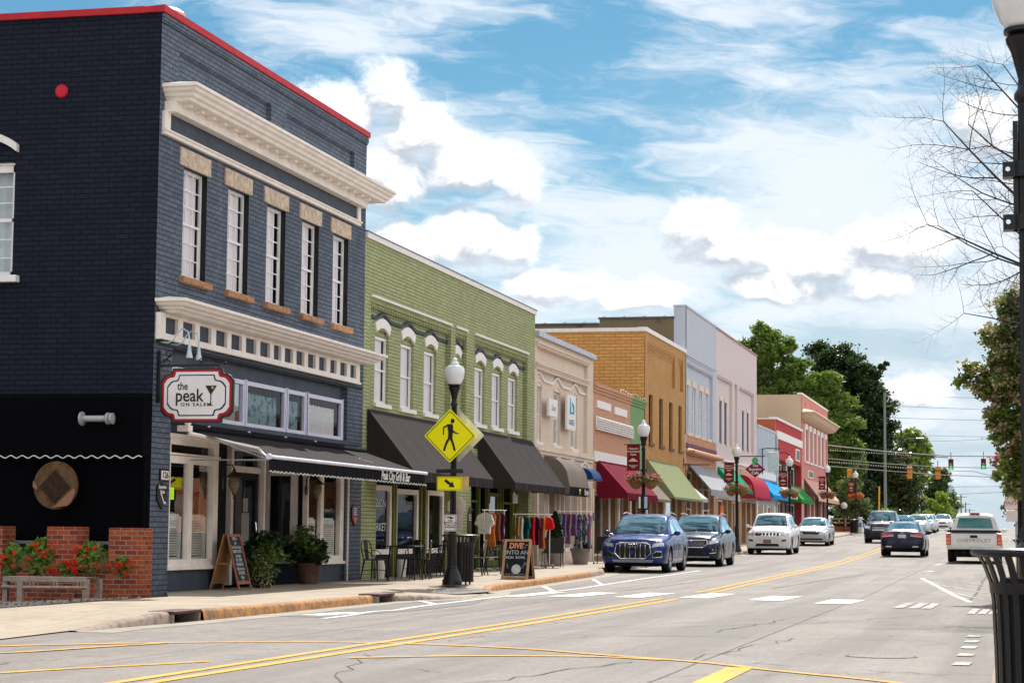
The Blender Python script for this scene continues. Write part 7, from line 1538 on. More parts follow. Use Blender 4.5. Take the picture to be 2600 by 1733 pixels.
class Car:
    def __init__(s, name, label, cat, group, st, paint, wheels, wr, wx, lowtrim=None):
        s.t = thing(name, label, cat, (0, 0, 0), group); s.W = max(q[4] for q in st)
        Y = []; n = len(st)
        for i in range(n-1):
            a = st[max(0, i-1)]; b = st[i]; c = st[i+1]; d = st[min(n-1, i+2)]; k = max(2, int((c[0]-b[0])/.07))
            for j in range(k): 
                q = cr(a, b, c, d, j/k); lin = tuple(x+(y-x)*j/k for x, y in zip(b, c)); Y.append(tuple(.45*u+.55*v for u, v in zip(q, lin)))
        Y.append(st[-1]); rows = []
        for (y, zb, zl, zt, wb, wt) in Y:
            gh = zt-zl; ctl = [(wb*.90, zb), (wb*.97, zb+.05), (wb*1.0, zb+(zl-zb)*.45), (wb*.995, zl-(zl-zb)*.22), (wb*.955, zl-.01)]
            if gh > .12: ctl += [(wb*.93, zl+.03), (wt+(wb*.92-wt)*.45, zl+gh*.5), (wt+.015, zt-.075), (wt-.06, zt-.02), (wt*.55, zt+.012), (0, zt+.02)]
            else: ctl += [(wb*.90, zl+gh*.35), (wb*.82, zl+gh*.62), (wb*.7, zl+gh*.8), (wb*.5, zt-.005), (wb*.25, zt+.008), (0, zt+.012)]
            row = []; m = len(ctl)
            for i in range(m-1):
                for j in range(3): q = cr(ctl[max(0, i-1)], ctl[i], ctl[i+1], ctl[min(m-1, i+2)], j/3); l_ = tuple(u+(v-u)*j/3 for u, v in zip(ctl[i], ctl[i+1])); row.append(tuple(.5*u+.5*v for u, v in zip(q, l_)))
            row.append(ctl[-1]); rows.append([(x, y, z) for x, z in row] + [(-x, y, z) for x, z in row[-2::-1]])
        k = len(rows[0]); vs = [v for r in rows for v in r]; fs = [(i*k+j, i*k+j+1, (i+1)*k+j+1, (i+1)*k+j) for i in range(len(rows)-1) for j in range(k-1)]
        # rounded end caps
        def cap(row, y, inset):
            cz = sum(p[2] for p in row)/k; o = len(vs); ring = list(range(len(vs)-0, len(vs)))
            base = 0 if y < 0 else (len(rows)-1)*k; idx = [base+j for j in range(k)]
            for f, dy in ((.93, inset*.55), (.75, inset*.85), (.4, inset), (.02, inset*1.02)):
                o = len(vs); vs.extend([(p[0]*f, p[1]+(dy if y > 0 else -dy), cz+(p[2]-cz)*f) for p in row]); new = list(range(o, o+k))
                for j in range(k): fs.append((idx[j], new[j], new[(j+1) % k], idx[(j+1) % k]))
                idx = new
        cap(rows[0], -1, .035); cap(rows[-1], 1, .03)
        s.bvh = BVHTree.FromPolygons([Vector(v) for v in vs], fs)
        keep = []; ar = wr+.055; vs = [list(v) for v in vs]
        for v in vs:
            for wy in wheels:
                d = sqrt((v[1]-wy)**2+(v[2]-wr)**2)
                if abs(v[0]) > wx*.78 and abs(d-ar) < .045 and d > .01: v[1] = wy+(v[1]-wy)*ar/d; v[2] = wr+(v[2]-wr)*ar/d
        for f in fs:
            c = [sum(vs[i][q] for i in f)/len(f) for q in range(3)]
            if any(sqrt((c[1]-wy)**2+(c[2]-wr)**2) < ar-.005 and abs(c[0]) > wx*.72 for wy in wheels): continue
            keep.append(f)
        mb = MB(); mb.add(vs, keep); s.body = mb.build('body', paint, s.t, smooth=True, world=False, weld=True)
        mb = MB(); zf = max(q[1] for q in st[1:-1]); mb.box(-s.W*.72, s.W*.72, st[0][0]+.15, st[-1][0]-.15, .18, min(.55, wr+.2))
        for wy in wheels: 
            for sx in (-1, 1): mb.add([(sx*(wx-.26), wy+ar*cos(a*pi/8), wr+ar*sin(a*pi/8)) for a in range(9)]+[(sx*wx*.97, wy+ar*cos(a*pi/8), wr+ar*sin(a*pi/8)) for a in range(9)], [(a, a+1, a+10, a+9) for a in range(8)]+[tuple(range(9))])
        mb.build('underbody', M_DARK, s.t, world=False)
        first = None
        for wy in wheels:
            for sx in (-1, 1):
                if first is None: first = s.wheel(sx, wy, wr, wx)
                else: s.wheel(sx, wy, wr, wx)
    def wheel(s, sx, wy, wr, wx):
        c = (sx*wx, wy, wr); tw = .11; mb = MB()
        mb.lathe([(wr*.66, -tw), (wr*.93, -tw), (wr*.99, -tw*.75), (wr, -tw*.4), (wr, tw*.4), (wr*.99, tw*.75), (wr*.93, tw), (wr*.66, tw)], (c[0]-sx*tw, c[1], c[2]), 28, 'x', cap=False)
        w = mb.build('wheel', M_RUBBER, s.t, smooth=True, world=False)
        mb = MB(); mb.lathe([(wr*.70, sx*.0), (wr*.66, sx*.0), (wr*.63, -sx*.03), (wr*.55, -sx*.10), (.001, -sx*.10)], c, 24, 'x', cap=False)
        for k in range(5):
            a = 2*pi*k/5+.3; ca, sa = cos(a), sin(a); mb.prism([(c[1]+wr*.65*ca-.035*sa, c[2]+wr*.65*sa+.035*ca), (c[1]-.05*sa, c[2]+.05*ca), (c[1]+.05*sa, c[2]-.05*ca), (c[1]+wr*.65*ca+.035*sa, c[2]+wr*.65*sa-.035*ca)], 0, c[0]-sx*.035, c[0]-sx*.005)
        mb.lathe([(.001, sx*.002), (.06, sx*.002), (.06, -sx*.03)], c, 12, 'x', cap=False)
        mb.build('rim', mat('alloy_wheel', (.40, .40, .42), .3, .8), w, world=False); return w
    def ray(s, d, a, b):
        if d == 'front': o, v = Vector((a, -6, b)), Vector((0, 1, 0))
        elif d == 'rear': o, v = Vector((a, 6, b)), Vector((0, -1, 0))
        elif d == 'top': o, v = Vector((a, b, 6)), Vector((0, 0, -1))
        elif d == 'right': o, v = Vector((6, a, b)), Vector((-1, 0, 0))
        else: o, v = Vector((-6, a, b)), Vector((1, 0, 0))
        h = s.bvh.ray_cast(o, v)
        return (h[0], h[1] if h[1].dot(v) < 0 else -h[1]) if h[0] is not None else None
    def patch(s, name, m, d, c, off=.008, nx=8, ny=6, parent=None):
        """surface panel whose outline is the quad c=[(a,b)*4] seen along direction d"""
        vs = []; last = None
        for j in range(ny+1):
            for i in range(nx+1):
                u, v = i/nx, j/ny
                a = (c[0][0]*(1-u)+c[1][0]*u)*(1-v)+(c[3][0]*(1-u)+c[2][0]*u)*v; b = (c[0][1]*(1-u)+c[1][1]*u)*(1-v)+(c[3][1]*(1-u)+c[2][1]*u)*v
                h = s.ray(d, a, b)
                if h is None: h = last or (Vector((0, 0, -1)), Vector((0, 0, 1)))
                last = h; vs.append(h[0]+h[1]*off)
        w = nx+1; mb = MB(); mb.add(vs, [(j*w+i, j*w+i+1, (j+1)*w+i+1, (j+1)*w+i) for j in range(ny) for i in range(nx)])
        # thin skirt so the panel has an edge
        rim = [i for i in range(nx+1)]+[j*w+nx for j in range(1, ny+1)]+[ny*w+i for i in range(nx-1, -1, -1)]+[j*w for j in range(ny-1, 0, -1)]
        cen = sum(vs, Vector())/len(vs); o = len(mb.v); hh = s.ray(d, *[sum(q[i] for q in c)/4 for i in (0, 1)]); nn = hh[1] if hh else Vector((0, -1, 0))
        mb.v += [tuple(vs[i]-nn*off*1.6) for i in rim]; n = len(rim)
        for i in range(n): mb.f.append((rim[i], rim[(i+1) % n], o+(i+1) % n, o+i)); mb.m.append(0)
        mb.nofix = False
        return mb.build(name, m, parent or s.t, smooth=True, world=False)
    def sym(s, name, m, d, c, **k): a = s.patch(name, m, d, c, **k); b = s.patch(name, m, d, [(-x, z) for x, z in c], **k) if d in ('front', 'rear', 'top') else s.patch(name, m, 'left', c, **k); return a, b
    def line(s, name, m, d, pts, r=.012, closed=False, off=.012, parent=None):
        P = []
        for (a, b), (c, e) in zip(pts, pts[1:]+([pts[0]] if closed else [])):
            for k in range(5):
                h = s.ray(d, a+(c-a)*k/5, b+(e-b)*k/5)
                if h: P.append(h[0]+h[1]*off)
        if not closed:
            h = s.ray(d, *pts[-1]); P += [h[0]+h[1]*off] if h else []
        mb = MB(); mb.tube(P, r, 5, closed=closed); return mb.build(name, m, parent or s.t, world=False, smooth=True)
    def mirror(s, y, z, m, x=None):
        x = x or s.W*.96
        for sx in (-1, 1):
            mb = MB(); mb.ball((sx*(x+.12), y, z), .1, 6, .72); mb.tube([(sx*(x-.08), y+.02, z-.06), (sx*(x+.08), y, z-.02)], .025, 5)
            mb.v = [((v[0]), y+(v[1]-y)*.7, v[2]) for v in mb.v]; mb.build('mirror', m, s.t, world=False, smooth=True)
    def place(s, x, y, yaw=0): s.t.location = (x, y, gz(y)+.004); s.t.rotation_euler = (math.atan((gz(y+2)-gz(y-2))/4)*1.0, 0, yaw); return s.t
def seams(c, ys, z0, z1, m=None):
    for y in ys: c.line('door_seam', m or M_DARK, 'right', [(y, z0), (y, z1)], .004, off=.001); c.line('door_seam', m or M_DARK, 'left', [(y, z0), (y, z1)], .004, off=.001)
def suv_st(H=1.66, W=.945, L=2.34, hood=1.02, cowl=1.10, cy=-1.12, ry=-.42, rake=0, tail=2.0):
    return [(-L, .27, .66, .80, W*.84, .6), (-L+.07, .28, .78, .93, W*.93, .65), (-L+.28, .24, .88, hood-.02, W*.985, .7), (-L+.7, .23, .93, hood+.03, W, .75), (cy, .23, .98, cowl, W, .80),
            (cy+.28, .23, 1.0, cowl+.24, W, .74), (ry, .23, 1.02, H-.09, W, .70), (ry+.35, .23, 1.03, H-.02, W, .69), (.6, .23, 1.04, H, W, .69), (1.35, .23, 1.06, H-.03, W*.99, .67), (tail-.12, .25, 1.09, H-.13, W*.98, .62), (tail+.08, .28, 1.08, 1.34, W*.97, .64), (L-.08, .27, 1.0, 1.10, W*.95, .68), (L, .30, .85, .95, W*.86, .66)]
def sedan_st(H=1.45, W=.90, L=2.42, cy=-1.05, ry=-.25, bk=1.05, bt=1.72, hood=.90):
    return [(-L, .24, .58, .68, W*.83, .55), (-L+.08, .26, .66, .80, W*.93, .6), (-L+.3, .21, .74, hood-.07, W*.98, .7), (-L+.8, .20, .80, hood, W, .75), (cy, .20, .86, hood+.07, W, .78),
            (cy+.35, .20, .88, hood+.27, W, .70), (ry, .20, .90, H-.05, W, .62), (ry+.4, .20, .91, H, W, .60), (.75, .20, .92, H-.03, W, .60), (bk, .20, .93, H-.10, W, .61), (bt-.2, .21, .94, 1.11, W*.98, .70), (bt, .22, .94, 1.05, W*.97, .72), (L-.12, .25, .92, 1.03, W*.94, .72), (L, .27, .80, .90, W*.86, .68)]
def glasshouse(c, cy, ry, H, hood, tx=.62, bx=.74, belt=1.06, sw=None, rear=None, rl=True):
    c.patch('windshield', CARGLASS, 'top', [(-bx, cy+.05), (bx, cy+.05), (tx, ry+.02), (-tx, ry+.02)], nx=14, ny=8, off=.007)
    for q in sw or []: c.patch('side_window', CARGLASS, 'right', q, nx=8, ny=5, off=.006); c.patch('side_window', CARGLASS, 'left', q, nx=8, ny=5, off=.006)
    if rear: c.patch('rear_window', CARGLASS, 'rear' if rl else 'top', rear, nx=12, ny=6, off=.007)
    MB().tube([(-bx*.8, cy+.03, 0), (-.1, cy+.07, 0)], .006, 4)
    c.line('wiper', M_BLACK, 'top', [(-bx*.75, cy+.10), (-.02, cy+.07)], .007, off=.02); c.line('wiper', M_BLACK, 'top', [(.05, cy+.12), (bx*.7, cy+.07)], .007, off=.02)
# ---- blue SUV with octagonal grille
def blue_suv():
    c = Car('parked_suv', 'bright blue SUV with octagonal chrome-framed grille, nearest car parked at the left kerb', 'car', 'cars parked along the left kerb', suv_st(1.66, .95, 2.33, 1.0, 1.09, -1.1, -.38), car_paint('cobalt_car_paint', (.001, .022, .17)), (-1.42, 1.40), .36, .93)
    glasshouse(c, -1.1, -.36, 1.66, 1.0, sw=[[(-.72, 1.08), (.12, 1.08), (.12, 1.52), (-.22, 1.50)], [(.17, 1.08), (1.0, 1.10), (.95, 1.52), (.17, 1.53)], [(1.05, 1.11), (1.62, 1.16), (1.42, 1.47), (1.0, 1.52)]])
    G = [(-.36, .40), (.36, .40), (.52, .56), (.48, .78), (.38, .84), (-.38, .84), (-.48, .78), (-.52, .56)]
    g = c.patch('grille', BLKP, 'front', [(-.44, .40), (.44, .40), (.46, .83), (-.46, .83)], nx=10, off=.006); c.line('grille_frame', M_CHROME, 'front', G, .016, True, .018, parent=g)
    for x in (-.36, -.22, -.08, .08, .22, .36): c.line('grille_bar', M_CHROME, 'front', [(x, .42), (x, .82)], .009, off=.018, parent=g)
    mb = MB(); y0 = -2.33-.06
    for k in range(4): mb.tube([(-.105+k*.07+.045*cos(a*pi/8), y0, .765+.045*sin(a*pi/8)) for a in range(16)], .011, 5, closed=True)
    mb.build('emblem', M_CHROME, c.t, world=False)
    c.sym('headlight', HEADL, 'front', [(.55, .72), (.86, .76), (.86, .86), (.56, .82)], nx=5, off=.012); c.sym('bumper_intake', BLKP, 'front', [(.58, .42), (.80, .46), (.80, .60), (.56, .56)], nx=4)
    for s_ in (-1, 1): c.line('intake_trim', M_CHROME, 'front', [(s_*.57, .43), (s_*.82, .45), (s_*.82, .60), (s_*.66, .60), (s_*.56, .53)], .010, True)
    c.patch('lower_trim', mat('satin_silver_plastic', (.30, .30, .32), .4, .3), 'front', [(-.55, .30), (.55, .30), (.60, .37), (-.60, .37)], off=.014)
    c.mirror(-.78, 1.12, car_paint('cobalt_car_paint', (.001, .022, .17))); c.sym('side_trim', SILV, 'right', [(-.95, .33), (.98, .33), (.98, .38), (-.95, .38)], off=.012)
    for sx in (-1, 1): MB().tube([(sx*.66, -.1, 1.68), (sx*.68, .4, 1.715), (sx*.66, 1.4, 1.66)], .016, 6).build('roof_rail', M_CHROME, c.t, world=False)
    seams(c, (-.82, .15, 1.05), .40, 1.03); c.sym('door_handle', M_CHROME, 'right', [(-.05, .93), (.09, .93), (.09, .965), (-.05, .965)], off=.03, nx=2, ny=1)
    c.place(-10.58, 58.2+2.33, .01)
def navy_suv():
    P = car_paint('dark_navy_car_paint', (.002, .014, .045))
    c = Car('parked_suv', 'dark navy SUV with wide mesh grille, parked second from the front at the left kerb', 'car', 'cars parked along the left kerb', suv_st(1.70, .945, 2.38, 1.03, 1.12, -1.15, -.42, tail=2.1), P, (-1.42, 1.38), .365, .925)
    glasshouse(c, -1.15, -.40, 1.7, 1.03, sw=[[(-.75, 1.11), (.15, 1.11), (.15, 1.56), (-.25, 1.54)], [(.2, 1.11), (1.1, 1.13), (1.06, 1.56), (.2, 1.57)], [(1.16, 1.14), (1.85, 1.19), (1.6, 1.50), (1.12, 1.55)]])
    g = c.patch('grille', BLKP, 'front', [(-.42, .64), (.42, .64), (.52, .84), (-.52, .84)], nx=10); c.line('grille_frame', M_CHROME, 'front', [(-.40, .63), (.40, .63), (.54, .74), (.52, .86), (-.52, .86), (-.54, .74)], .014, True, .016, parent=g)
    for k in range(5): c.line('grille_mesh', SILV, 'front', [(-.46, .66+k*.038), (.46, .66+k*.038)], .004, off=.012, parent=g)
    for k in range(13): c.line('grille_mesh', SILV, 'front', [(-.42+k*.07, .65), (-.42+k*.07, .83)], .003, off=.012, parent=g)
    mb = MB(); mb.tube([(.08*cos(a*pi/8), -2.46, .80+.038*sin(a*pi/8)) for a in range(16)], .006, 5, closed=True); mb.build('emblem', M_CHROME, c.t, world=False)
    text_part('KIA', 'emblem_lettering', M_CHROME, c.t, (0, -2.462, .80), (1, 0, 0), (0, 0, 1), .055, .004, world=False)
    c.sym('headlight', HEADL, 'front', [(.56, .72), (.87, .78), (.88, .93), (.58, .84)], nx=5, off=.012); c.patch('lower_intake', BLKP, 'front', [(-.5, .36), (.5, .36), (.46, .52), (-.46, .52)])
    c.sym('fog_light', BLKP, 'front', [(.60, .42), (.80, .46), (.80, .64), (.64, .60)], nx=4)
    for s_ in (-1, 1): c.line('fog_trim', M_CHROME, 'front', [(s_*.62, .44), (s_*.80, .46), (s_*.82, .64)], .012, False); MB().ball((s_*.72, -2.38, .55), .045, 5).build('fog_lamp', HEADL, c.t, world=False)
    c.patch('lower_trim', SILV, 'front', [(-.62, .31), (.62, .31), (.62, .345), (-.62, .345)], off=.014); c.mirror(-.82, 1.15, P)
    for sx in (-1, 1): MB().tube([(sx*.66, -.1, 1.72), (sx*.68, .4, 1.755), (sx*.66, 1.5, 1.70)], .016, 6).build('roof_rail', M_CHROME, c.t, world=False)
    seams(c, (-.86, .18, 1.12), .40, 1.06); c.place(-10.40, 67.8+2.38, .01)
    return c
def white_suv():
    P = car_paint('white_car_paint', (.74, .72, .72), 0, .35)
    st = suv_st(1.76, .965, 2.4, 1.10, 1.19, -1.12, -.50, tail=2.15); c = Car('parked_suv', 'white SUV with seven-slot dark grille and maroon front plate, parked behind the two blue ones', 'car', 'cars parked along the left kerb', st, P, (-1.45, 1.45), .38, .94)
    glasshouse(c, -1.12, -.48, 1.76, 1.1, tx=.60, bx=.72, sw=[[(-.75, 1.16), (.1, 1.16), (.1, 1.60), (-.32, 1.58)], [(.15, 1.16), (1.05, 1.17), (1.02, 1.61), (.15, 1.62)], [(1.1, 1.18), (1.9, 1.22), (1.75, 1.56), (1.08, 1.60)]])
    g = c.patch('grille', M_CHROME, 'front', [(-.56, .80), (.56, .80), (.54, .93), (-.54, .93)], off=.008, ny=3)
    for k in range(7): x = -.45+k*.15; c.patch('grille_slot', BLKP, 'front', [(x-.05, .81), (x+.05, .81), (x+.05, .92), (x-.05, .92)], off=.018, nx=2, ny=2, parent=g)
    c.sym('headlight', HEADL, 'front', [(.60, .81), (.88, .84), (.88, .92), (.60, .93)], nx=4, off=.012); c.patch('number_plate', mat('maroon_plate', (.22, .02, .04), .5), 'front', [(-.16, .50), (.16, .50), (.16, .64), (-.16, .64)], off=.03, nx=2, ny=2)
    text_part('NCSU', 'lettering', M_LETW, c.t, (0, -2.475, .57), (1, 0, 0), (0, 0, 1), .08, .003, world=False); c.patch('lower_intake', BLKP, 'front', [(-.52, .36), (.52, .36), (.46, .47), (-.46, .47)], off=.010); c.sym('fog_light', BLKP, 'front', [(.62, .56), (.80, .58), (.80, .65), (.62, .64)], nx=3)
    c.mirror(-.82, 1.2, P); seams(c, (-.85, .12, 1.08), .40, 1.12)
    for sx in (-1, 1): MB().tube([(sx*.66, -.2, 1.78), (sx*.68, .4, 1.80), (sx*.66, 1.6, 1.75)], .014, 6).build('roof_rail', M_BLACK, c.t, world=False)
    c.place(-10.45, 90.0+2.4, .0)
def silver_sedan():
    P = car_paint('silver_car_paint', (.46, .46, .48), .6, .3)
    c = Car('parked_sedan', 'silver sedan parked behind the white SUV at the left kerb', 'car', 'cars parked along the left kerb', sedan_st(1.45, .91, 2.43, hood=.93), P, (-1.45, 1.35), .32, .89)
    glasshouse(c, -1.05, -.23, 1.45, .93, tx=.54, bx=.70, sw=[[(-.68, .97), (.18, .97), (.18, 1.33), (-.15, 1.31)], [(.23, .97), (1.15, .98), (.95, 1.30), (.23, 1.34)]], rear=[(-.62, 1.62), (.62, 1.62), (.52, 1.08), (-.52, 1.08)], rl=False)
    g = c.patch('grille', BLKP, 'front', [(-.38, .60), (.38, .60), (.48, .74), (-.48, .74)], nx=8); c.line('grille_frame', M_CHROME, 'front', [(-.38, .59), (.38, .59), (.50, .70), (.46, .75), (-.46, .75), (-.50, .70)], .01, True, .012, parent=g)
    c.sym('headlight', HEADL, 'front', [(.54, .60), (.83, .64), (.82, .76), (.56, .75)], nx=5, off=.012); c.patch('lower_intake', BLKP, 'front', [(-.62, .33), (.62, .33), (.62, .41), (-.62, .41)], off=.010); c.mirror(-.78, 1.0, P); seams(c, (-.8, .2, 1.1), .32, .92)
    c.place(-10.5, 109.9+2.43, 0)
    return c
def dark_suv():
    P = car_paint('grey_black_car_paint', (.006, .012, .03)); c = Car('moving_suv', 'dark grey-blue tall SUV driving towards the camera, left of the road centre', 'car', None, suv_st(1.80, .96, 2.35, 1.12, 1.20, -1.15, -.5, tail=2.1), P, (-1.42, 1.4), .38, .93)
    glasshouse(c, -1.15, -.48, 1.8, 1.12, tx=.62, bx=.75, sw=[[(-.75, 1.18), (.15, 1.18), (.15, 1.64), (-.3, 1.62)], [(.2, 1.18), (1.1, 1.2), (1.06, 1.64), (.2, 1.65)]])
    g = c.patch('grille', BLKP, 'front', [(-.48, .66), (.48, .66), (.52, .90), (-.52, .90)], nx=8)
    for z in (.70, .77, .84): c.line('grille_bar', M_CHROME, 'front', [(-.46, z), (.46, z)], .014, off=.014, parent=g)
    c.sym('headlight', HEADL, 'front', [(.55, .76), (.86, .82), (.87, .96), (.57, .92)], nx=5, off=.012); c.patch('lower_intake', BLKP, 'front', [(-.6, .34), (.6, .34), (.6, .52), (-.6, .52)]); c.mirror(-.85, 1.24, P); c.place(-7.32, 117.0+2.35, 0)
    return c
def dark_sedan():
    P = car_paint('midnight_blue_car_paint', (.002, .006, .035)); st = [(q[0]*1.0, q[1]+.02, q[2], q[3], q[4], q[5]) for q in sedan_st(1.46, .93, 2.44, bk=1.05, bt=1.85, hood=.93)]
    c = Car('moving_sedan', 'midnight blue sedan seen from behind, driving away in the middle of the road', 'car', None, st, P, (-1.45, 1.4), .34, .91)
    c.patch('windshield', CARGLASS, 'top', [(-.70, -1.0), (.70, -1.0), (.54, -.22), (-.54, -.22)], nx=10)
    c.patch('rear_window', CARGLASS, 'top', [(.66, 1.66), (-.66, 1.66), (-.50, 1.02), (.50, 1.02)], nx=12, off=.008)
    for q in ([(-.68, .97), (.18, .97), (.18, 1.34), (-.15, 1.32)], [(.23, .97), (1.2, .99), (.95, 1.31), (.23, 1.35)]): c.patch('side_window', CARGLASS, 'right', q, off=.006); c.patch('side_window', CARGLASS, 'left', q, off=.006)
    for sx in (1, -1):
        t = c.patch('tail_light', TAILR, 'rear', [(sx*.34, .82), (sx*.86, .76), (sx*.86, .93), (sx*.34, .90)], nx=8, off=.012); c.patch('lens_strip', TAILW, 'rear', [(sx*.34, .815), (sx*.80, .77), (sx*.80, .80), (sx*.34, .845)], nx=6, ny=2, off=.02, parent=t)
        c.patch('exhaust', M_CHROME, 'rear', [(sx*.42, .36), (sx*.66, .36), (sx*.66, .41), (sx*.42, .41)], nx=2, ny=2, off=.03)
    c.patch('number_plate', mat('pale_plate', (.55, .60, .62), .5), 'rear', [(-.16, .74), (.16, .74), (.16, .88), (-.16, .88)], off=.02, nx=2, ny=2); c.patch('diffuser', BLKP, 'rear', [(-.62, .37), (.62, .37), (.62, .46), (-.62, .46)], off=.012)
    mb = MB(); mb.tube([(.05*cos(a*pi/6), 2.43, .965+.045*sin(a*pi/6)) for a in range(12)], .008, 5, closed=True); mb.build('emblem', M_CHROME, c.t, world=False); c.mirror(-.78, 1.02, P); c.line('boot_seam', M_DARK, 'rear', [(-.86, .70), (.86, .70)], .006, off=.002)
    c.place(-4.62, 90.2, pi)
    return c
def pickup():
    P = car_paint('cream_white_car_paint', (.80, .79, .77), 0, .4)
    W = .99; st = [(-2.7, .45, .85, .95, W*.88, .7), (-2.6, .36, .98, 1.08, W*.96, .7), (-2.2, .36, 1.02, 1.13, W, .8), (-1.35, .36, 1.05, 1.18, W, .8), (-1.1, .36, 1.06, 1.36, W, .74), (-.65, .36, 1.08, 1.76, W, .66), (-.2, .36, 1.08, 1.82, W, .66), (.35, .36, 1.08, 1.80, W, .66), (.52, .36, 1.08, 1.72, W, .66), (.6, .36, 1.08, 1.16, W, .82), (.66, .40, 1.06, 1.10, W, .86), (1.5, .42, 1.06, 1.10, W, .86), (2.66, .46, 1.06, 1.10, W*.995, .86), (2.72, .50, 1.04, 1.07, W*.98, .84)]
    c = Car('parked_pickup_truck', 'cream white pickup truck seen from behind, parked at the right kerb', 'pickup truck', None, st, P, (-1.75, 1.55), .38, .96)
    c.patch('windshield', CARGLASS, 'top', [(-.74, -1.28), (.74, -1.28), (.60, -.70), (-.60, -.70)], nx=10)
    c.patch('rear_window', glass_mat('teal_car_glass', opaque=(.03, .20, .20), fres=1.6), 'rear', [(-.66, 1.26), (.66, 1.26), (.58, 1.64), (-.58, 1.64)], nx=10, off=.01)
    for sx in ('right', 'left'): c.patch('side_window', CARGLASS, sx, [(-.95, 1.14), (.45, 1.14), (.40, 1.64), (-.62, 1.62)], nx=8, off=.006)
    MB().box(-.80, .80, .70, 2.66, 1.105, 1.125).build('bed_cover', M_BLACK, c.t, world=False)
    mb = MB(); mb.box(-.86, .86, 2.60, 2.74, 1.085, 1.16); mb.box(-.95, -.83, .7, 2.6, 1.09, 1.15); mb.box(.83, .95, .7, 2.6, 1.09, 1.15); mb.build('bed_rail', M_BLACK, c.t, world=False)
    mb = MB(); mb.bbox(-.80, .80, 2.735, 2.775, .60, 1.06, .015); mb.box(-.72, .72, 2.776, 2.782, .66, .69); tg = mb.build('tailgate', P, c.t, world=False, smooth=False)
    MB().box(-.78, .78, 2.74, 2.79, 1.04, 1.075).build('tailgate_cap', mat('navy_trim', (.02, .03, .10), .4), tg, world=False); MB().bbox(-.13, .13, 2.775, 2.80, .88, .97, .02).build('handle', M_BLACK, tg, world=False)
    text_part('CHEVROLET', 'lettering', mat('grey_lettering', (.42, .40, .38), .5), tg, (0, 2.782, .78), (-1, 0, 0), (0, 0, 1), .165, .006, sx=1.28, bold=.002, spacing=1.05, world=False)
    # rear view: right side of the truck is +x when driving away; mirrored x for the builder
    for sx in (-1, 1):
        t = MB().bbox(sx*.82, sx*.985, 2.66, 2.765, .62, 1.04, .02).build('tail_light', TAILR, c.t, world=False); MB().bbox(sx*.84, sx*.975, 2.76, 2.772, .66, .74, .01).build('amber_lens', AMB, t, world=False); MB().bbox(sx*.84, sx*.975, 2.76, 2.772, .80, .86, .01).build('amber_lens', AMB, t, world=False)
    MB().bbox(-.96, .96, 2.72, 2.90, .46, .60, .03).build('bumper', mat('white_bumper', (.66, .64, .60), .4), c.t, world=False); MB().box(-.17, .17, 2.90, 2.908, .47, .58).build('number_plate', mat('pale_plate', (.55, .60, .62), .5), c.t, world=False)
    MB().tube([(.35, 2.6, .36), (.35, 2.85, .36)], .04, 8).build('exhaust', M_BLACK, c.t, world=False); MB().box(-.16, .16, 2.6, 2.8, .34, .44).build('hitch', M_BLACK, c.t, world=False)
    MB().box(-.2, .2, .42, .56, 1.80, 1.83).build('brake_light', TAILR, c.t, world=False); c.mirror(-.85, 1.2, P)
    c.place(-1.52, 77.6+2.7, pi)
blue_suv(); navy_suv(); white_suv(); SS = silver_sedan(); DS = dark_suv(); DK = dark_sedan(); pickup()
def white_car(x, y, lab, P, name='moving_sedan', yaw=0, grp=None, H=1.46):
    c = Car(name, lab, 'car', grp, sedan_st(H, .91, 2.35, hood=.93), P, (-1.4, 1.32), .32, .88); glasshouse(c, -1.05, -.23, H, .93, tx=.54, bx=.70, sw=[[(-.68, .97), (.18, .97), (.18, 1.33), (-.15, 1.31)], [(.23, .97), (1.15, .98), (.95, 1.30), (.23, 1.34)]])
    c.patch('grille', BLKP, 'front', [(-.26, .60), (.26, .60), (.34, .72), (-.34, .72)], nx=6); c.sym('headlight', HEADL, 'front', [(.50, .60), (.83, .66), (.82, .78), (.54, .75)], nx=5, off=.012); c.patch('lower_intake', BLKP, 'front', [(-.5, .30), (.5, .30), (.5, .42), (-.5, .42)]); c.mirror(-.78, 1.0, P); c.place(x, y, yaw); return c
WP = car_paint('white_car_paint', (.74, .72, .72), 0, .35); SP = car_paint('silver_car_paint', (.46, .46, .48), .6, .3)
white_car(-6.62, 197.3, 'small white car far up the road, driving towards the camera alone', WP)
white_car(-7.6, 147, 'grey car in the oncoming queue, right behind the dark tall SUV', car_paint('grey_car_paint', (.12, .14, .17), .5), grp='oncoming queue of cars')
a = white_car(-7.25, 160, 'silver car in the oncoming queue, third from the front', SP, grp='oncoming queue of cars'); b = dup(a.t, (-7.15, 170, gz(170)), .0, 'silver car in the oncoming queue, fourth from the front'); dup(a.t, (-7.35, 181, gz(181)), .0, 'last silver car of the oncoming queue')
dup(a.t, (1.15, 95.6, gz(95.6)), pi*1.0, 'white car parked ahead of the pickup truck on the right', 'cars parked on the right')
c = dup(DS.t, (1.0, 104.0, gz(104)), pi, 'black SUV with a roof box, parked beyond the pickup truck on the right', 'cars parked on the right')
mb = MB(); mb.bbox(.45, 1.55, 102.9, 105.2, gz(104)+1.86, gz(104)+2.12, .08); o = mb.build('roof_box', BLKP, c) if False else None
o = mb.build('roof_box', BLKP); tag(o, 'black roof box on the SUV parked beyond the pickup truck', 'roof box')
dup(a.t, (2.1, 90.2, gz(90)), pi, 'white car parked nose-out at the right kerb, its red tail light beside the pickup truck', 'cars parked on the right')
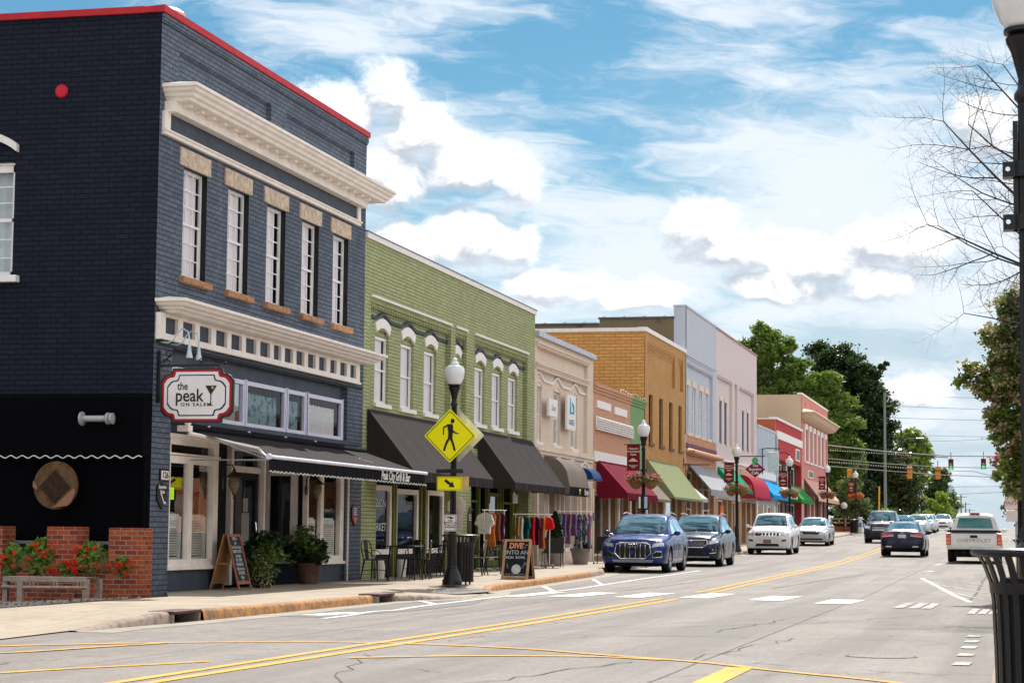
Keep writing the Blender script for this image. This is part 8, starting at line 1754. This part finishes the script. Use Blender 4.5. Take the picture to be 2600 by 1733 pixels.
# ================================================================== TREES, POLES, WIRES, SIGNALS
PINE = leaf_mat('pine_needles', (.05, .11, .02), (.20, .30, .05), .35, .55); MAG = leaf_mat('magnolia_leaf', (.010, .028, .010), (.042, .08, .022), .15, .25); MAGB = leaf_mat('bronze_magnolia_leaf', (.05, .07, .015), (.24, .17, .05), .25, .3)
LIME = leaf_mat('lime_leaf', (.16, .26, .03), (.32, .42, .05), .4); OLV = leaf_mat('olive_leaf', (.10, .16, .04), (.25, .31, .10), .3); CRP = leaf_mat('crape_leaf', (.03, .085, .012), (.17, .22, .035), .3); CPK = leaf_mat('crape_blossom', (.30, .22, .10), (.55, .45, .32), .35)
def tree(name, label, x, y, clumps, leafm, trunk_r=.25, trunk_h=None, s=.16, dens=160, el=1.7, cat='tree', lean=0, gap=.25, group=None, bark=None, second=None, limbs=True, k=1.0):
    """clumps: (dx, dy, z, radius, flatten) leaf clusters; each gets a limb from the trunk"""
    z0 = gz(y); clumps = [(a*k, b*k, z0+(c-z0)*k, d*k, e) for a, b, c, d, e in clumps]; t = thing(name, label, cat, (x, y, z0), group); zc = [c[2] for c in clumps]; top = max(zc); low = min(zc); th = trunk_h or z0+(top-z0)*.55
    rnd = random.Random(int(abs(x*31+y*7)))
    mb = MB(); tp = [(x, y, z0-.1)]; n = 6
    for i in range(1, n+1): f = i/n; tp.append((x+lean*f+rnd.gauss(0, .06), y+rnd.gauss(0, .06), z0+(top-z0)*.9*f))
    mb.tube(tp, [trunk_r*(1-.85*i/n)+.02 for i in range(n+1)], 8)
    mb.build('trunk', bark or BARK, t, smooth=True)
    if limbs:
        mb = MB()
        for (dx, dy, z, r, fl) in clumps:
            f = min(.95, max(.25, (z-z0)*.72/(top-z0))); k = min(n-1, int(f*n)); p = Vector(tp[k]).lerp(Vector(tp[k+1]), f*n-k) if k < n else Vector(tp[-1]); q = Vector((x+dx, y+dy, z)); m_ = p.lerp(q, .5)+Vector((0, 0, -.1*(q-p).length)); rr = max(.03, trunk_r*.32)
            mb.tube([p, m_, q], [rr, rr*.7, rr*.3], 5)
            for _ in range(3): d = Vector((rnd.gauss(0, 1), rnd.gauss(0, 1), rnd.gauss(0, .6))).normalized()*r*.8; mb.tube([m_.lerp(q, .6), q+d*.5, q+d], [rr*.35, rr*.2, rr*.08], 4)
        mb.build('limbs', bark or BARK, t, smooth=True)
    st = random.getstate(); random.seed(int(abs(x*17+y*3)))
    for mi, m in enumerate([leafm]+([second] if second else [])):
        mb = MB(); mb.nofix = True; dn = dens*(1 if not second else .18 if mi else .8)
        for ci, (dx, dy, z, r, fl) in enumerate(clumps):
            sub = int(r*r*6)+11
            for _ in range(sub):
                d = Vector((random.gauss(0, 1), random.gauss(0, 1), random.gauss(0, 1))).normalized()*r*random.uniform(.35, 1.0); c = (x+dx+d.x, y+dy+d.y, z+d.z*fl); rs = r*random.uniform(.22, .42)
                for _ in range(int(dn*rs*rs*.085/(s*s))+8):
                    e = Vector((random.gauss(0, 1), random.gauss(0, 1), random.gauss(0, .75)))*rs*.52; leaf(mb, (c[0]+e.x, c[1]+e.y, c[2]+e.z), s*random.uniform(.7, 1.25), el)
        if mb.f: mb.build('crown', m, t)
    random.setstate(st)
    return t
def cl(n, w, h, z, r, d=None, fl=.8, seed=1, x0=0):
    R_ = random.Random(seed); out = []
    for _ in range(n):
        while True:
            a, b, c = R_.uniform(-1, 1), R_.uniform(-1, 1), R_.uniform(-1, 1)
            if a*a+b*b+c*c <= 1: break
        out.append((x0+a*w, b*(d or w), z+c*h, r*R_.uniform(.7, 1.25), fl))
    return out
tree('pine_tree', 'tall pine with open sunny crown, rising behind the beige-sided pink building', -22.7, 195, [(0,0,17.6,1.3,.6),(-1.5,0,16.6,1.2,.6),(1.2,0,16.9,1.2,.6),(-2.3,0,14.9,1.1,.55),(2.2,.5,15.3,1.2,.55),(-.6,1,15.6,1.3,.6),(-2.9,0,13.2,1.1,.55),(1.1,0,13.6,1.0,.55),(3.1,0,13.6,1.3,.55),(-1.2,-1,12.0,1.1,.5),(-3.2,0,11.6,1.2,.5),(2.1,0,11.6,1.3,.5),(4.2,0,11.9,1.2,.5),(-2.0,0,10.2,1.5,.6),(.8,0,10.0,1.6,.6),(3.6,0,10.1,1.5,.6),(5.2,0,10.4,1.3,.6),(-.8,.5,14.6,1.4,.7),(.4,-.5,16.3,1.3,.7),(1.6,0,14.4,1.3,.7),(-2.2,0,12.4,1.3,.6),(.3,0,12.8,1.4,.7),(2.9,0,12.4,1.3,.6),(-.6,0,11.0,1.5,.6),(2.2,0,9.0,1.8,.7),(4.6,0,9.0,1.7,.7),(-2,0,8.8,1.7,.7),(0,0,8.4,1.8,.7),(-3.2,0,15.9,.8,.6),(-.4,0,18.3,.8,.6)], PINE, .30, s=.19, dens=100, el=3.2, k=1.13)
tree('pine_tree', 'lower green pine boughs between the tall pine and the dark magnolia', -17.5, 197, [(0,0,13.9,1.5,.6),(-1.0,0,12.4,1.5,.6),(1.2,0,12.3,1.4,.55),(-.2,0,10.9,1.6,.55),(1.8,-1,10.6,1.4,.55),(-1.6,0,9.9,1.4,.55),(.8,0,9.2,1.6,.6),(2.5,0,8.6,1.2,.6),(0,0,7.8,1.5,.7),(2.6,-1,6.8,1.1,.6),(1.5,0,5.6,1.4,.7)], PINE, .28, s=.19, dens=100, el=3.2, k=1.12)
tree('magnolia_tree', 'big dark glossy magnolia with ragged crown right of the tall pine', -16.05, 206, [(-2.2,0,17.6,1.5,.8),(-.8,0,17.4,1.5,.8),(.4,0,16.6,1.5,.8),(1.6,0,15.5,1.4,.8),(2.3,0,16.2,.9,.8),(3.1,0,16.4,.5,.7),(3.6,0,16.8,.35,.6),(-1.6,0,15.6,1.9,.9),(.2,0,14.6,2.0,.9),(2.1,0,13.9,1.7,.9),(3.0,0,12.6,1.4,.9),(-1.3,0,13.1,2.0,.9),(1.0,0,12.3,2.1,.9),(2.6,0,11.0,1.8,.9),(3.2,0,9.9,1.3,.9),(-.4,0,10.6,2.1,.9),(1.6,0,9.4,2.1,.9),(2.6,0,8.0,1.7,.9),(-.6,0,8.0,2.0,.9),(.9,0,6.6,2.1,.9),(2.4,0,6.0,1.6,.9),(-1,0,5.6,1.8,.9),(1,0,4.6,2,.9),(2.6,0,4.2,1.3,.9)], MAG, .35, s=.21, dens=135, k=1.08)
tree('olive_green_tree', 'rounded olive-leaved tree behind the farthest left street lamp', -12.2, 162, cl(16, 1.35, 1.15, 4.35, .62, seed=4)+[(-1.2,0,3.2,.6,.8),(1.2,0,3.3,.6,.8),(0,0,3.0,.7,.8)], OLV, .12, s=.09, dens=80, second=LEAF_D)
tree('bronze_magnolia_tree', 'magnolia with bronze and silver-green leaves right of the tall utility pole', -10.4, 205, cl(26, 1.75, 2.6, 6.0, .85, seed=9)+[(0,0,8.4,.8,.9),(-1.1,0,7.9,.8,.9)], MAG, .2, s=.17, dens=110, second=MAGB)
tree('lime_green_tree', 'yellow-green rounded tree high behind the utility poles', -11.4, 238, cl(30, 2.1, 2.6, 10.0, 1.1, seed=12)+[(0,0,12.4,1.0,.8),(1.3,0,11.6,.9,.8)], LIME, .25, s=.2, dens=100, second=OLV)
tree('dark_green_tree', 'dark green tree beyond the yellow-green one, left of the water tower', -9.6, 265, cl(26, 1.9, 2.4, 6.9, 1.0, seed=15)+[(.6,0,9.0,.9,.8)], leaf_mat('mid_green_leaf', (.03, .07, .02), (.09, .14, .04)), .22, s=.2, dens=90)
tree('lime_green_tree', 'low bright yellow-green tree under the dark one at the road side', -8.7, 240, cl(18, 1.7, 1.6, 4.3, .8, seed=18), LIME, .15, s=.17, dens=90)
tree('green_tree', 'small green roadside tree left of the water tower legs', -8.5, 285, cl(14, 1.1, 1.6, 5.0, .8, seed=21), OLV, .15, s=.18, dens=80)
tree('dark_green_tree', 'dark tree low behind the olive-leaved tree, beside the pink building', -15.4, 200, cl(16, 2.0, 1.8, 3.9, 1.0, seed=27), MAG, .2, s=.18, dens=90, k=1.1)
tree('dark_green_tree', 'dense dark tree filling behind the tallest utility pole', -12.2, 225, cl(24, 2.2, 3.2, 6.3, 1.2, seed=51), MAG, .2, s=.2, dens=100)
for i, (x, y, w, z) in enumerate([(-12.6, 164, .9, 2.0), (-10.9, 175, .8, 2.6), (-11.6, 196, 1.6, 3.2), (-9.6, 214, 1.3, 3.0), (-9.3, 250, 1.3, 3.6), (-8.2, 270, 1.0, 3.4)]):
    tree('roadside_shrub', ['low shrub at the foot of the olive-leaved tree', 'shrub beside the far litter bin', 'dark shrub at the foot of the tall utility pole', 'shrub under the bronze magnolia', 'shrub beneath the low yellow-green tree', 'farthest roadside shrub before the water tower'][i], x, y, cl(8, w, .6, z, .6, seed=40+i), [LEAF_D, LIME, MAG, OLV, LEAF_M, OLV][i], .06, s=.12, dens=60, cat='shrub', limbs=False)
# right-hand trees
tree('crape_myrtle', 'crape myrtle with dark leaves and faded pink blossom at the right edge of the photo', 1.04, 41, [(-1.35,0,3.5,.36,.8),(-1.2,0,3.0,.36,.8),(-1.3,0,2.65,.3,.8),(-1.15,0,2.3,.3,.8),(-1.3,0,4.0,.4,.8),(-1.2,0,4.6,.5,.9),(-1.2,0,5.3,.5,.9),(-1.1,0,5.9,.45,.9),(-2.0,0,4.75,.4,.8),(-1.5,0,5.6,.45,.9),(-1.25,0,6.3,.4,.9),(-1.6,0,3.9,.35,.8),(-1.1,0,3.6,.35,.8),(-1.0,0,6.0,.5,.9),(-.55,.2,5.5,.55,.9),(-1.15,0,5.1,.5,.9),(-.5,0,4.8,.6,.9),(-1.35,0,4.55,.45,.8),(-1.75,0,4.4,.32,.7),(-.9,0,4.1,.5,.8),(-.4,0,3.9,.5,.8),(0,0,5.2,.7,.9),(.1,0,4.2,.7,.9),(-.75,0,3.2,.34,.8),(-.25,0,2.6,.34,.8),(-.15,0,3.2,.4,.8),(-.4,0,2.2,.25,.8),(-.55,0,3.4,.36,.8),(-.45,0,2.95,.32,.8),(.3,0,6.0,.6,.9),(-.1,0,6.6,.5,.9)], CRP, .07, s=.06, k=.9, dens=260, second=CPK, el=1.6)
tree('crape_myrtle', 'pink flowering crape myrtle low behind the parking sign at the right edge', .75, 62, cl(9, .55, .7, 2.6, .38, seed=31), CPK, .05, s=.06, dens=140, el=1.5)
tree('green_tree', 'small green tree beyond the parking sign at the right edge', .9, 102, cl(10, .9, 1.3, 3.3, .5, seed=33, x0=-.6), LEAF_M, .10, s=.10, dens=80)
def bare():
    t = thing('bare_tree', 'leafless tree reaching thin branches in from the right edge against the sky', 'tree', (3.4, 35, .1)); R_ = random.Random(11)
    MB().tube([(3.4, 35, .1), (3.2, 35, 2.5), (2.7, 35, 4.6), (2.3, 35, 6.2)], [.16, .13, .10, .07], 8).build('trunk', BARKG, t, smooth=True)
    mb = MB()
    def br(p, d, L, r, lev):
        n = 7; pts = [p]; dd = d.normalized()
        for i in range(n): dd = (dd+Vector((R_.gauss(0, .10), R_.gauss(0, .10), R_.gauss(.035, .09)))).normalized(); pts.append(pts[-1]+dd*L/n)
        mb.tube(pts, [r*(1-.8*i/n) for i in range(n+1)], 5 if r > .012 else 3, cap=False)
        if lev <= 0: return
        for i in range(1, n+1):
            for sgn in (-1, 1):
                if R_.random() < (.72 if lev > 1 else .5):
                    dr = (pts[i]-pts[i-1]).normalized(); side = dr.cross(Vector((R_.gauss(0, .35), 1, R_.gauss(0, .35)))).normalized()*sgn
                    br(pts[i], dr*.75+side*.75+Vector((0, R_.gauss(0, .25), 0)), L*R_.uniform(.28, .52)*(1-.35*i/n), r*(1-.75*i/n)*.62, lev-1)
    def P(x, z): return Vector((x, 35, z))
    for (x0, z0, x1, z1, r) in [(2.4, 5.6, -.55, 9.3, .045), (2.3, 5.6, -1.2, 7.9, .05), (2.5, 5.3, -1.9, 7.1, .05), (2.6, 4.9, -1.6, 6.15, .045), (2.7, 4.6, -1.3, 5.55, .04), (2.2, 6.2, .3, 9.9, .04), (2.8, 4.3, -1.0, 4.75, .035), (2.8, 4.2, -.6, 5.1, .03), (2.5, 5.0, -1.5, 5.2, .035)]:
        br(P(x0, z0), P(x1, z1)-P(x0, z0), (P(x1, z1)-P(x0, z0)).length, r*1.0, 3)
    mb.build('branches', mat('dark_twig', (.045, .04, .045), .9, var=.3), t)
bare()
# ------------------------------------------------------------------ utility poles and street lights
POLE = mat('weathered_pole', (.22, .20, .18), .9, var=.25, vs=3); PMET = mat('pale_pole_metal', (.20, .22, .21), .6, .2)
def upole(x, y, zt, r, lab, m=POLE, arms=(), light=None, cross=0, name='utility_pole'):
    t = thing(name, lab, 'utility pole', (x, y, gz(y)), 'utility poles along the street'); MB().tube([(x, y, gz(y)-.1), (x, y, zt)], [r, r*.7], 10).build('pole', m, t, smooth=True)
    for z in arms: mb = MB(); mb.tube([(x, y, z), (x+.5, y, z)], .03, 5); mb.lathe([(.03, z), (.06, z+.05), (.03, z+.12)], (x+.5, y, 0), 8); mb.build('insulator_arm', POLE, t)
    if cross: mb = MB(); mb.box(x-cross, x+cross, y-.06, y+.06, zt-.6, zt-.48); mb.build('crossarm', POLE, t)
    if light:
        zl, dx = light; MB().tube([(x, y, zl-.5), (x+dx*.4, y, zl+.02), (x+dx, y, zl)], .05, 6).build('light_arm', PMET, t); MB().bbox(x+dx-.1*(1 if dx > 0 else -1), x+dx+.75*(1 if dx > 0 else -1), y-.14, y+.14, zl-.08, zl+.06, .04).build('luminaire', M_GALV, t)
    return t
upole(-11.45, 190, 14.1, .15, 'tallest pale utility pole, in front of the dark magnolia', PMET, (13.8, 12.8, 11.75))
mb = MB(); mb.tube([(-12.0, 189.5, gz(190)), (-11.95, 189.5, 5.6)], .07, 8); o = mb.build('yellow_guy_guard', mat('yellow_plastic', (.75, .35, .03), .5)); tag(o, 'yellow guy wire guard at the foot of the tallest utility pole', 'guy guard')
upole(-12.1, 230, 12.7, .17, 'dark pole with a street light arm right of the tallest utility pole', mat('dark_pole', (.04, .05, .06), .8), light=(11.75, 1.7)); upole(-11.9, 260, 12.1, .14, 'thin pole with street light in front of the yellow-green trees', mat('dark_pole', (.04, .05, .06), .8), light=(11.7, 1.2))
upole(-10.2, 235, 7.2, .12, 'short wooden pole under the bronze magnolia', POLE)
upole(-8.9, 310, 8.0, .16, 'utility pole at the left of the far row, near the water tower legs'); upole(-11.35, 450, 10.0, .2, 'utility pole first right of the water tower', cross=1.2); upole(-13.2, 570, 10.3, .22, 'second utility pole right of the water tower', cross=1.4); upole(-15.0, 700, 10.3, .22, 'third utility pole right of the water tower', cross=1.6); upole(-17.4, 900, 11, .25, 'fourth and tiniest utility pole on the horizon', cross=2)
# water tower
t = thing('water_tower', 'pale grey-blue water tower on legs, far off above the road', 'water tower', (-27, 900, 2.3)); WT = mat('pale_tank_paint', (.40, .50, .52), .7, var=.06, vs=.3)
MB().lathe([(.001, 14.5), (1.4, 15.2), (2.1, 16.5), (2.15, 18.5), (1.9, 20.5), (1.2, 22.2), (.3, 23.2), (.001, 23.4)], (-27, 900, 0), 24, cap=False).build('tank', WT, t, smooth=True)
for k in range(6): a = k*pi/3; MB().tube([(-27+2.3*cos(a), 900+2.3*sin(a), 2.3), (-27+1.9*cos(a), 900+1.9*sin(a), 17)], .13, 6).build('leg', WT, t)
MB().tube([(-27, 900, 2.3), (-27, 900, 15)], .35, 10).build('riser', WT, t)
# ------------------------------------------------------------------ overhead cables
CAB = mat('cable_black', (.03, .03, .035), .7); CABL = mat('cable_pale', (.40, .40, .36), .6)
def cable(lab, pts, r, m=CAB, sag=.15, n=24):
    P = []
    for (a, b) in zip(pts, pts[1:]):
        A, B_ = Vector(a), Vector(b)
        for i in range(n): f = i/n; q = A.lerp(B_, f); q.z -= sag*4*f*(1-f); P.append(q)
    P.append(Vector(pts[-1])); o = MB().tube(P, r, 4).build('overhead_cable', m); return tag(o, lab, 'cable', 'overhead cables across the street')
for i, (za, zb) in enumerate(((13.86, 13.1), (12.86, 12.1), (11.8, 11.25))): cable(['topmost thin wire running right from the tallest utility pole', 'second thin wire running right from the tallest utility pole', 'third thin wire running right from the tallest utility pole'][i], [(-11.0, 190, za), (12, 190, zb)], .014, sag=.1)
cable('thick pale and dark cable above the traffic lights', [(-25.74, 163, 9.09), (-14.07, 163, 8.15), (-9.87, 163, 7.68), (-5.06, 163, 7.33), (10.29, 163, 7.25)], .045, CABL, 0); cable('beaded spiral-wrapped cable just under the thick one', [(-25.74, 163, 8.66), (-13.98, 163, 7.76), (-9.87, 163, 7.48), (-5.06, 163, 7.21)], .03, CAB, 0)
cable('span wire carrying the green traffic lights', [(-25.74, 163, 7.55), (-14.07, 163, 7.12), (-9.87, 163, 6.74), (-5.49, 163, 6.48), (10.29, 163, 6.26)], .03, CABL, 0); cable('span wire carrying the orange-backed traffic lights', [(-25.74, 163, 7.03), (-14.16, 163, 6.54), (-9.87, 163, 6.20), (-5.49, 163, 5.88), (10.29, 163, 5.23)], .03, CABL, 0)
cable('thin sagging service wire right of the traffic lights', [(-6.09, 163, 6.23), (-3.17, 163, 6.16), (-1.54, 163, 5.75)], .018, CAB, 0); cable('fine wire high at the right between far poles', [(-8.32, 163, 8.94), (10.29, 163, 8.49)], .01, sag=0); cable('second fine wire at the right between far poles', [(-7.55, 163, 8.45), (-1.37, 163, 8.66), (10.29, 163, 9.09)], .01, sag=.05)
cable('fine wire just above the horizon at the right', [(-5.15, 163, 4.96), (10.29, 163, 5.28)], .012, sag=.02); cable('lowest fine wire near the far poles', [(-4.29, 163, 4.42), (10.29, 163, 5.23)], .012, sag=.02); cable('bottom beaded cable across the dark trees', [(-25.74, 163, 7.29), (-14.07, 163, 6.82), (-9.87, 163, 6.43), (-5.49, 163, 6.18)], .025, CAB, 0)
mb = MB(); R_ = random.Random(5)
for (a, b) in (((-13.98, 7.76), (-7.7, 7.36)), ((-14.07, 6.86), (-7.7, 6.35))):
    for i in range(34): f = i/34; mb.ball((a[0]+(b[0]-a[0])*f, 162.9, a[1]+(b[1]-a[1])*f), .055, 3)
o = mb.build('cable_beads', CABL); tag(o, 'pale wrapped beads along the two dark cables', 'cable beads', kind='stuff')
# drop streetlight arm
o = MB().tube([(-12.35, 163, 6.09), (-12.18, 163, 6.00), (-11.41, 163, 7.55)], .06, 6).build('brace_arm', PMET); tag(o, 'pale slanted mast arm holding the orange signal beside the farthest lamp', 'mast arm')
ORS = mat('orange_signal_housing', (.78, .26, .01), .5, var=.06)
def tlight(x, y, z0, lab, back, h=1.05):
    t = thing('traffic_light', lab, 'traffic light', (x, y, z0), 'traffic lights hung over the road'); w = .19
    MB().bbox(x-w, x+w, y-.12, y+.12, z0, z0+h, .04).build('housing', ORS if back else mat('dark_signal_housing', (.03, .015, .04), .5), t)
    MB().tube([(x, y, z0+h), (x, y, z0+h+.5)], .03, 5).build('hanger', M_BLACK, t)
    if back:
        for k in range(3): MB().lathe([(.12, 0), (.13, .18)], (x, y+.12, z0+h*(.19+.31*k)), 10, 'y').build('visor', M_BLACK, t)
    else:
        for k, m in enumerate((mat('lit_green_lens', (.0, .5, .2), .3, emit=(.02, 1, .45), es=.7), mat('amber_lens', (.8, .22, .02), .2), mat('dark_red_lens', (.25, .005, .01), .3))): MB().lathe([(.001, -.02), (.13, -.02), (.14, 0)], (x, y-.12, z0+h*(.18+.31*k)), 14, 'y', cap=False).build('lens', m, t); MB().lathe([(.14, 0), (.15, -.16)], (x, y-.12, z0+h*(.18+.31*k)), 10, 'y', cap=False).build('visor', M_BLACK, t)
tlight(-7.97, 163.2, 5.6, 'orange-backed traffic light, left one of the pair facing away', True, .93); tlight(-5.84, 163.2, 5.57, 'orange-backed traffic light, right one of the pair facing away', True, .93)
tlight(-4.85, 163.2, 6.30, 'dark traffic light showing green, left one of the green pair', False, .82); tlight(-2.41, 163.2, 6.34, 'dark traffic light showing green, right one of the green pair', False, .82)
tlight(-12.55, 163.2, 5.25, 'orange traffic light seen from the side, above the farthest maroon banner', True); 
t = thing('street_light_head', 'grey street light head hanging from a thin wire at the right', 'street light', (-1.3, 163, 5.6)); MB().bbox(-1.9, -1.05, 162.85, 163.15, 5.54, 5.68, .05).build('head', M_GALV, t)
t = thing('round_globe_light', 'round white globe light at the far end of the left sidewalk', 'globe light', (-12.9, 161, 3)); MB().ball((-12.75, 160, 3.45), .26, 8).build('globe', M_WHITE, t, smooth=True); MB().tube([(-12.75, 160, gz(160)), (-12.75, 160, 3.25)], .04, 6).build('post', M_BLACK, t)
# low brick wall and rail fence beyond the buildings
t = thing('low_rail_fence', 'low pale rail fence on a brick base beyond the pink building', 'fence', (-13, 162, gz(162))); MB().box(-14, -11.6, 162, 162.3, gz(162), gz(162)+.5).build('base', mat('red_base_brick', (.28, .08, .04), .8), t)
for z in (.75, 1.05): MB().box(-14, -11.6, 162.1, 162.2, gz(162)+z, gz(162)+z+.09).build('rail', mat('tan_rail', (.4, .3, .2), .8), t)
for x in (-13.9, -12.8, -11.7): MB().box(x-.05, x+.05, 162.05, 162.25, gz(162)+.5, gz(162)+1.2).build('post', mat('tan_rail', (.4, .3, .2), .8), t)
# ================================================================== buildings across the street (right side, outside the frame, seen in the shop windows)
def across(y0, y1, h, m, lab):
    B = thing('opposite_building', lab, 'building', (7, (y0+y1)/2, 0)); x = 6.0; n = int((y1-y0)/3.2)
    hs = [(y0+1.2+i*3.2, y0+2.4+i*3.2, 4.2, 6.0) for i in range(n)] if h > 7 else []
    mb = MB(); MB.nothing = 0; ws = MB(); wallx(ws, -x, y0, y1, -.1, h, hs+[(y0+1+i*3.2, y0+3.4+i*3.2, .6, 2.8) for i in range(n)], .15)
    ws.v = [(-v[0], v[1], v[2]) for v in ws.v]; ws.build('street_wall', m, B)
    mb.quad((x, y0, -.1), (18, y0, -.1), (18, y0, h), (x, y0, h)); mb.quad((x, y1, -.1), (18, y1, -.1), (18, y1, h), (x, y1, h)); mb.quad((x+.16, y0, 0), (x+.16, y1, 0), (x+.16, y1, h), (x+.16, y0, h)); mb.build('side_wall', m, B); MB().box(x, 18, y0, y1, h, h+.2).build('coping', M_WHITE, B)
OBK = brick_mat('opposite_orange_brick', (.55, .17, .06), (.42, .13, .05), (.5, .4, .3)); across(22, 44, 7.5, OBK, 'orange brick shop row across the street'); across(45, 70, 5.5, mat('opposite_tan_stucco', (.5, .38, .28), .8), 'tan stucco shop across the street'); across(71, 110, 6.5, OBK, 'second orange brick shop row across the street')
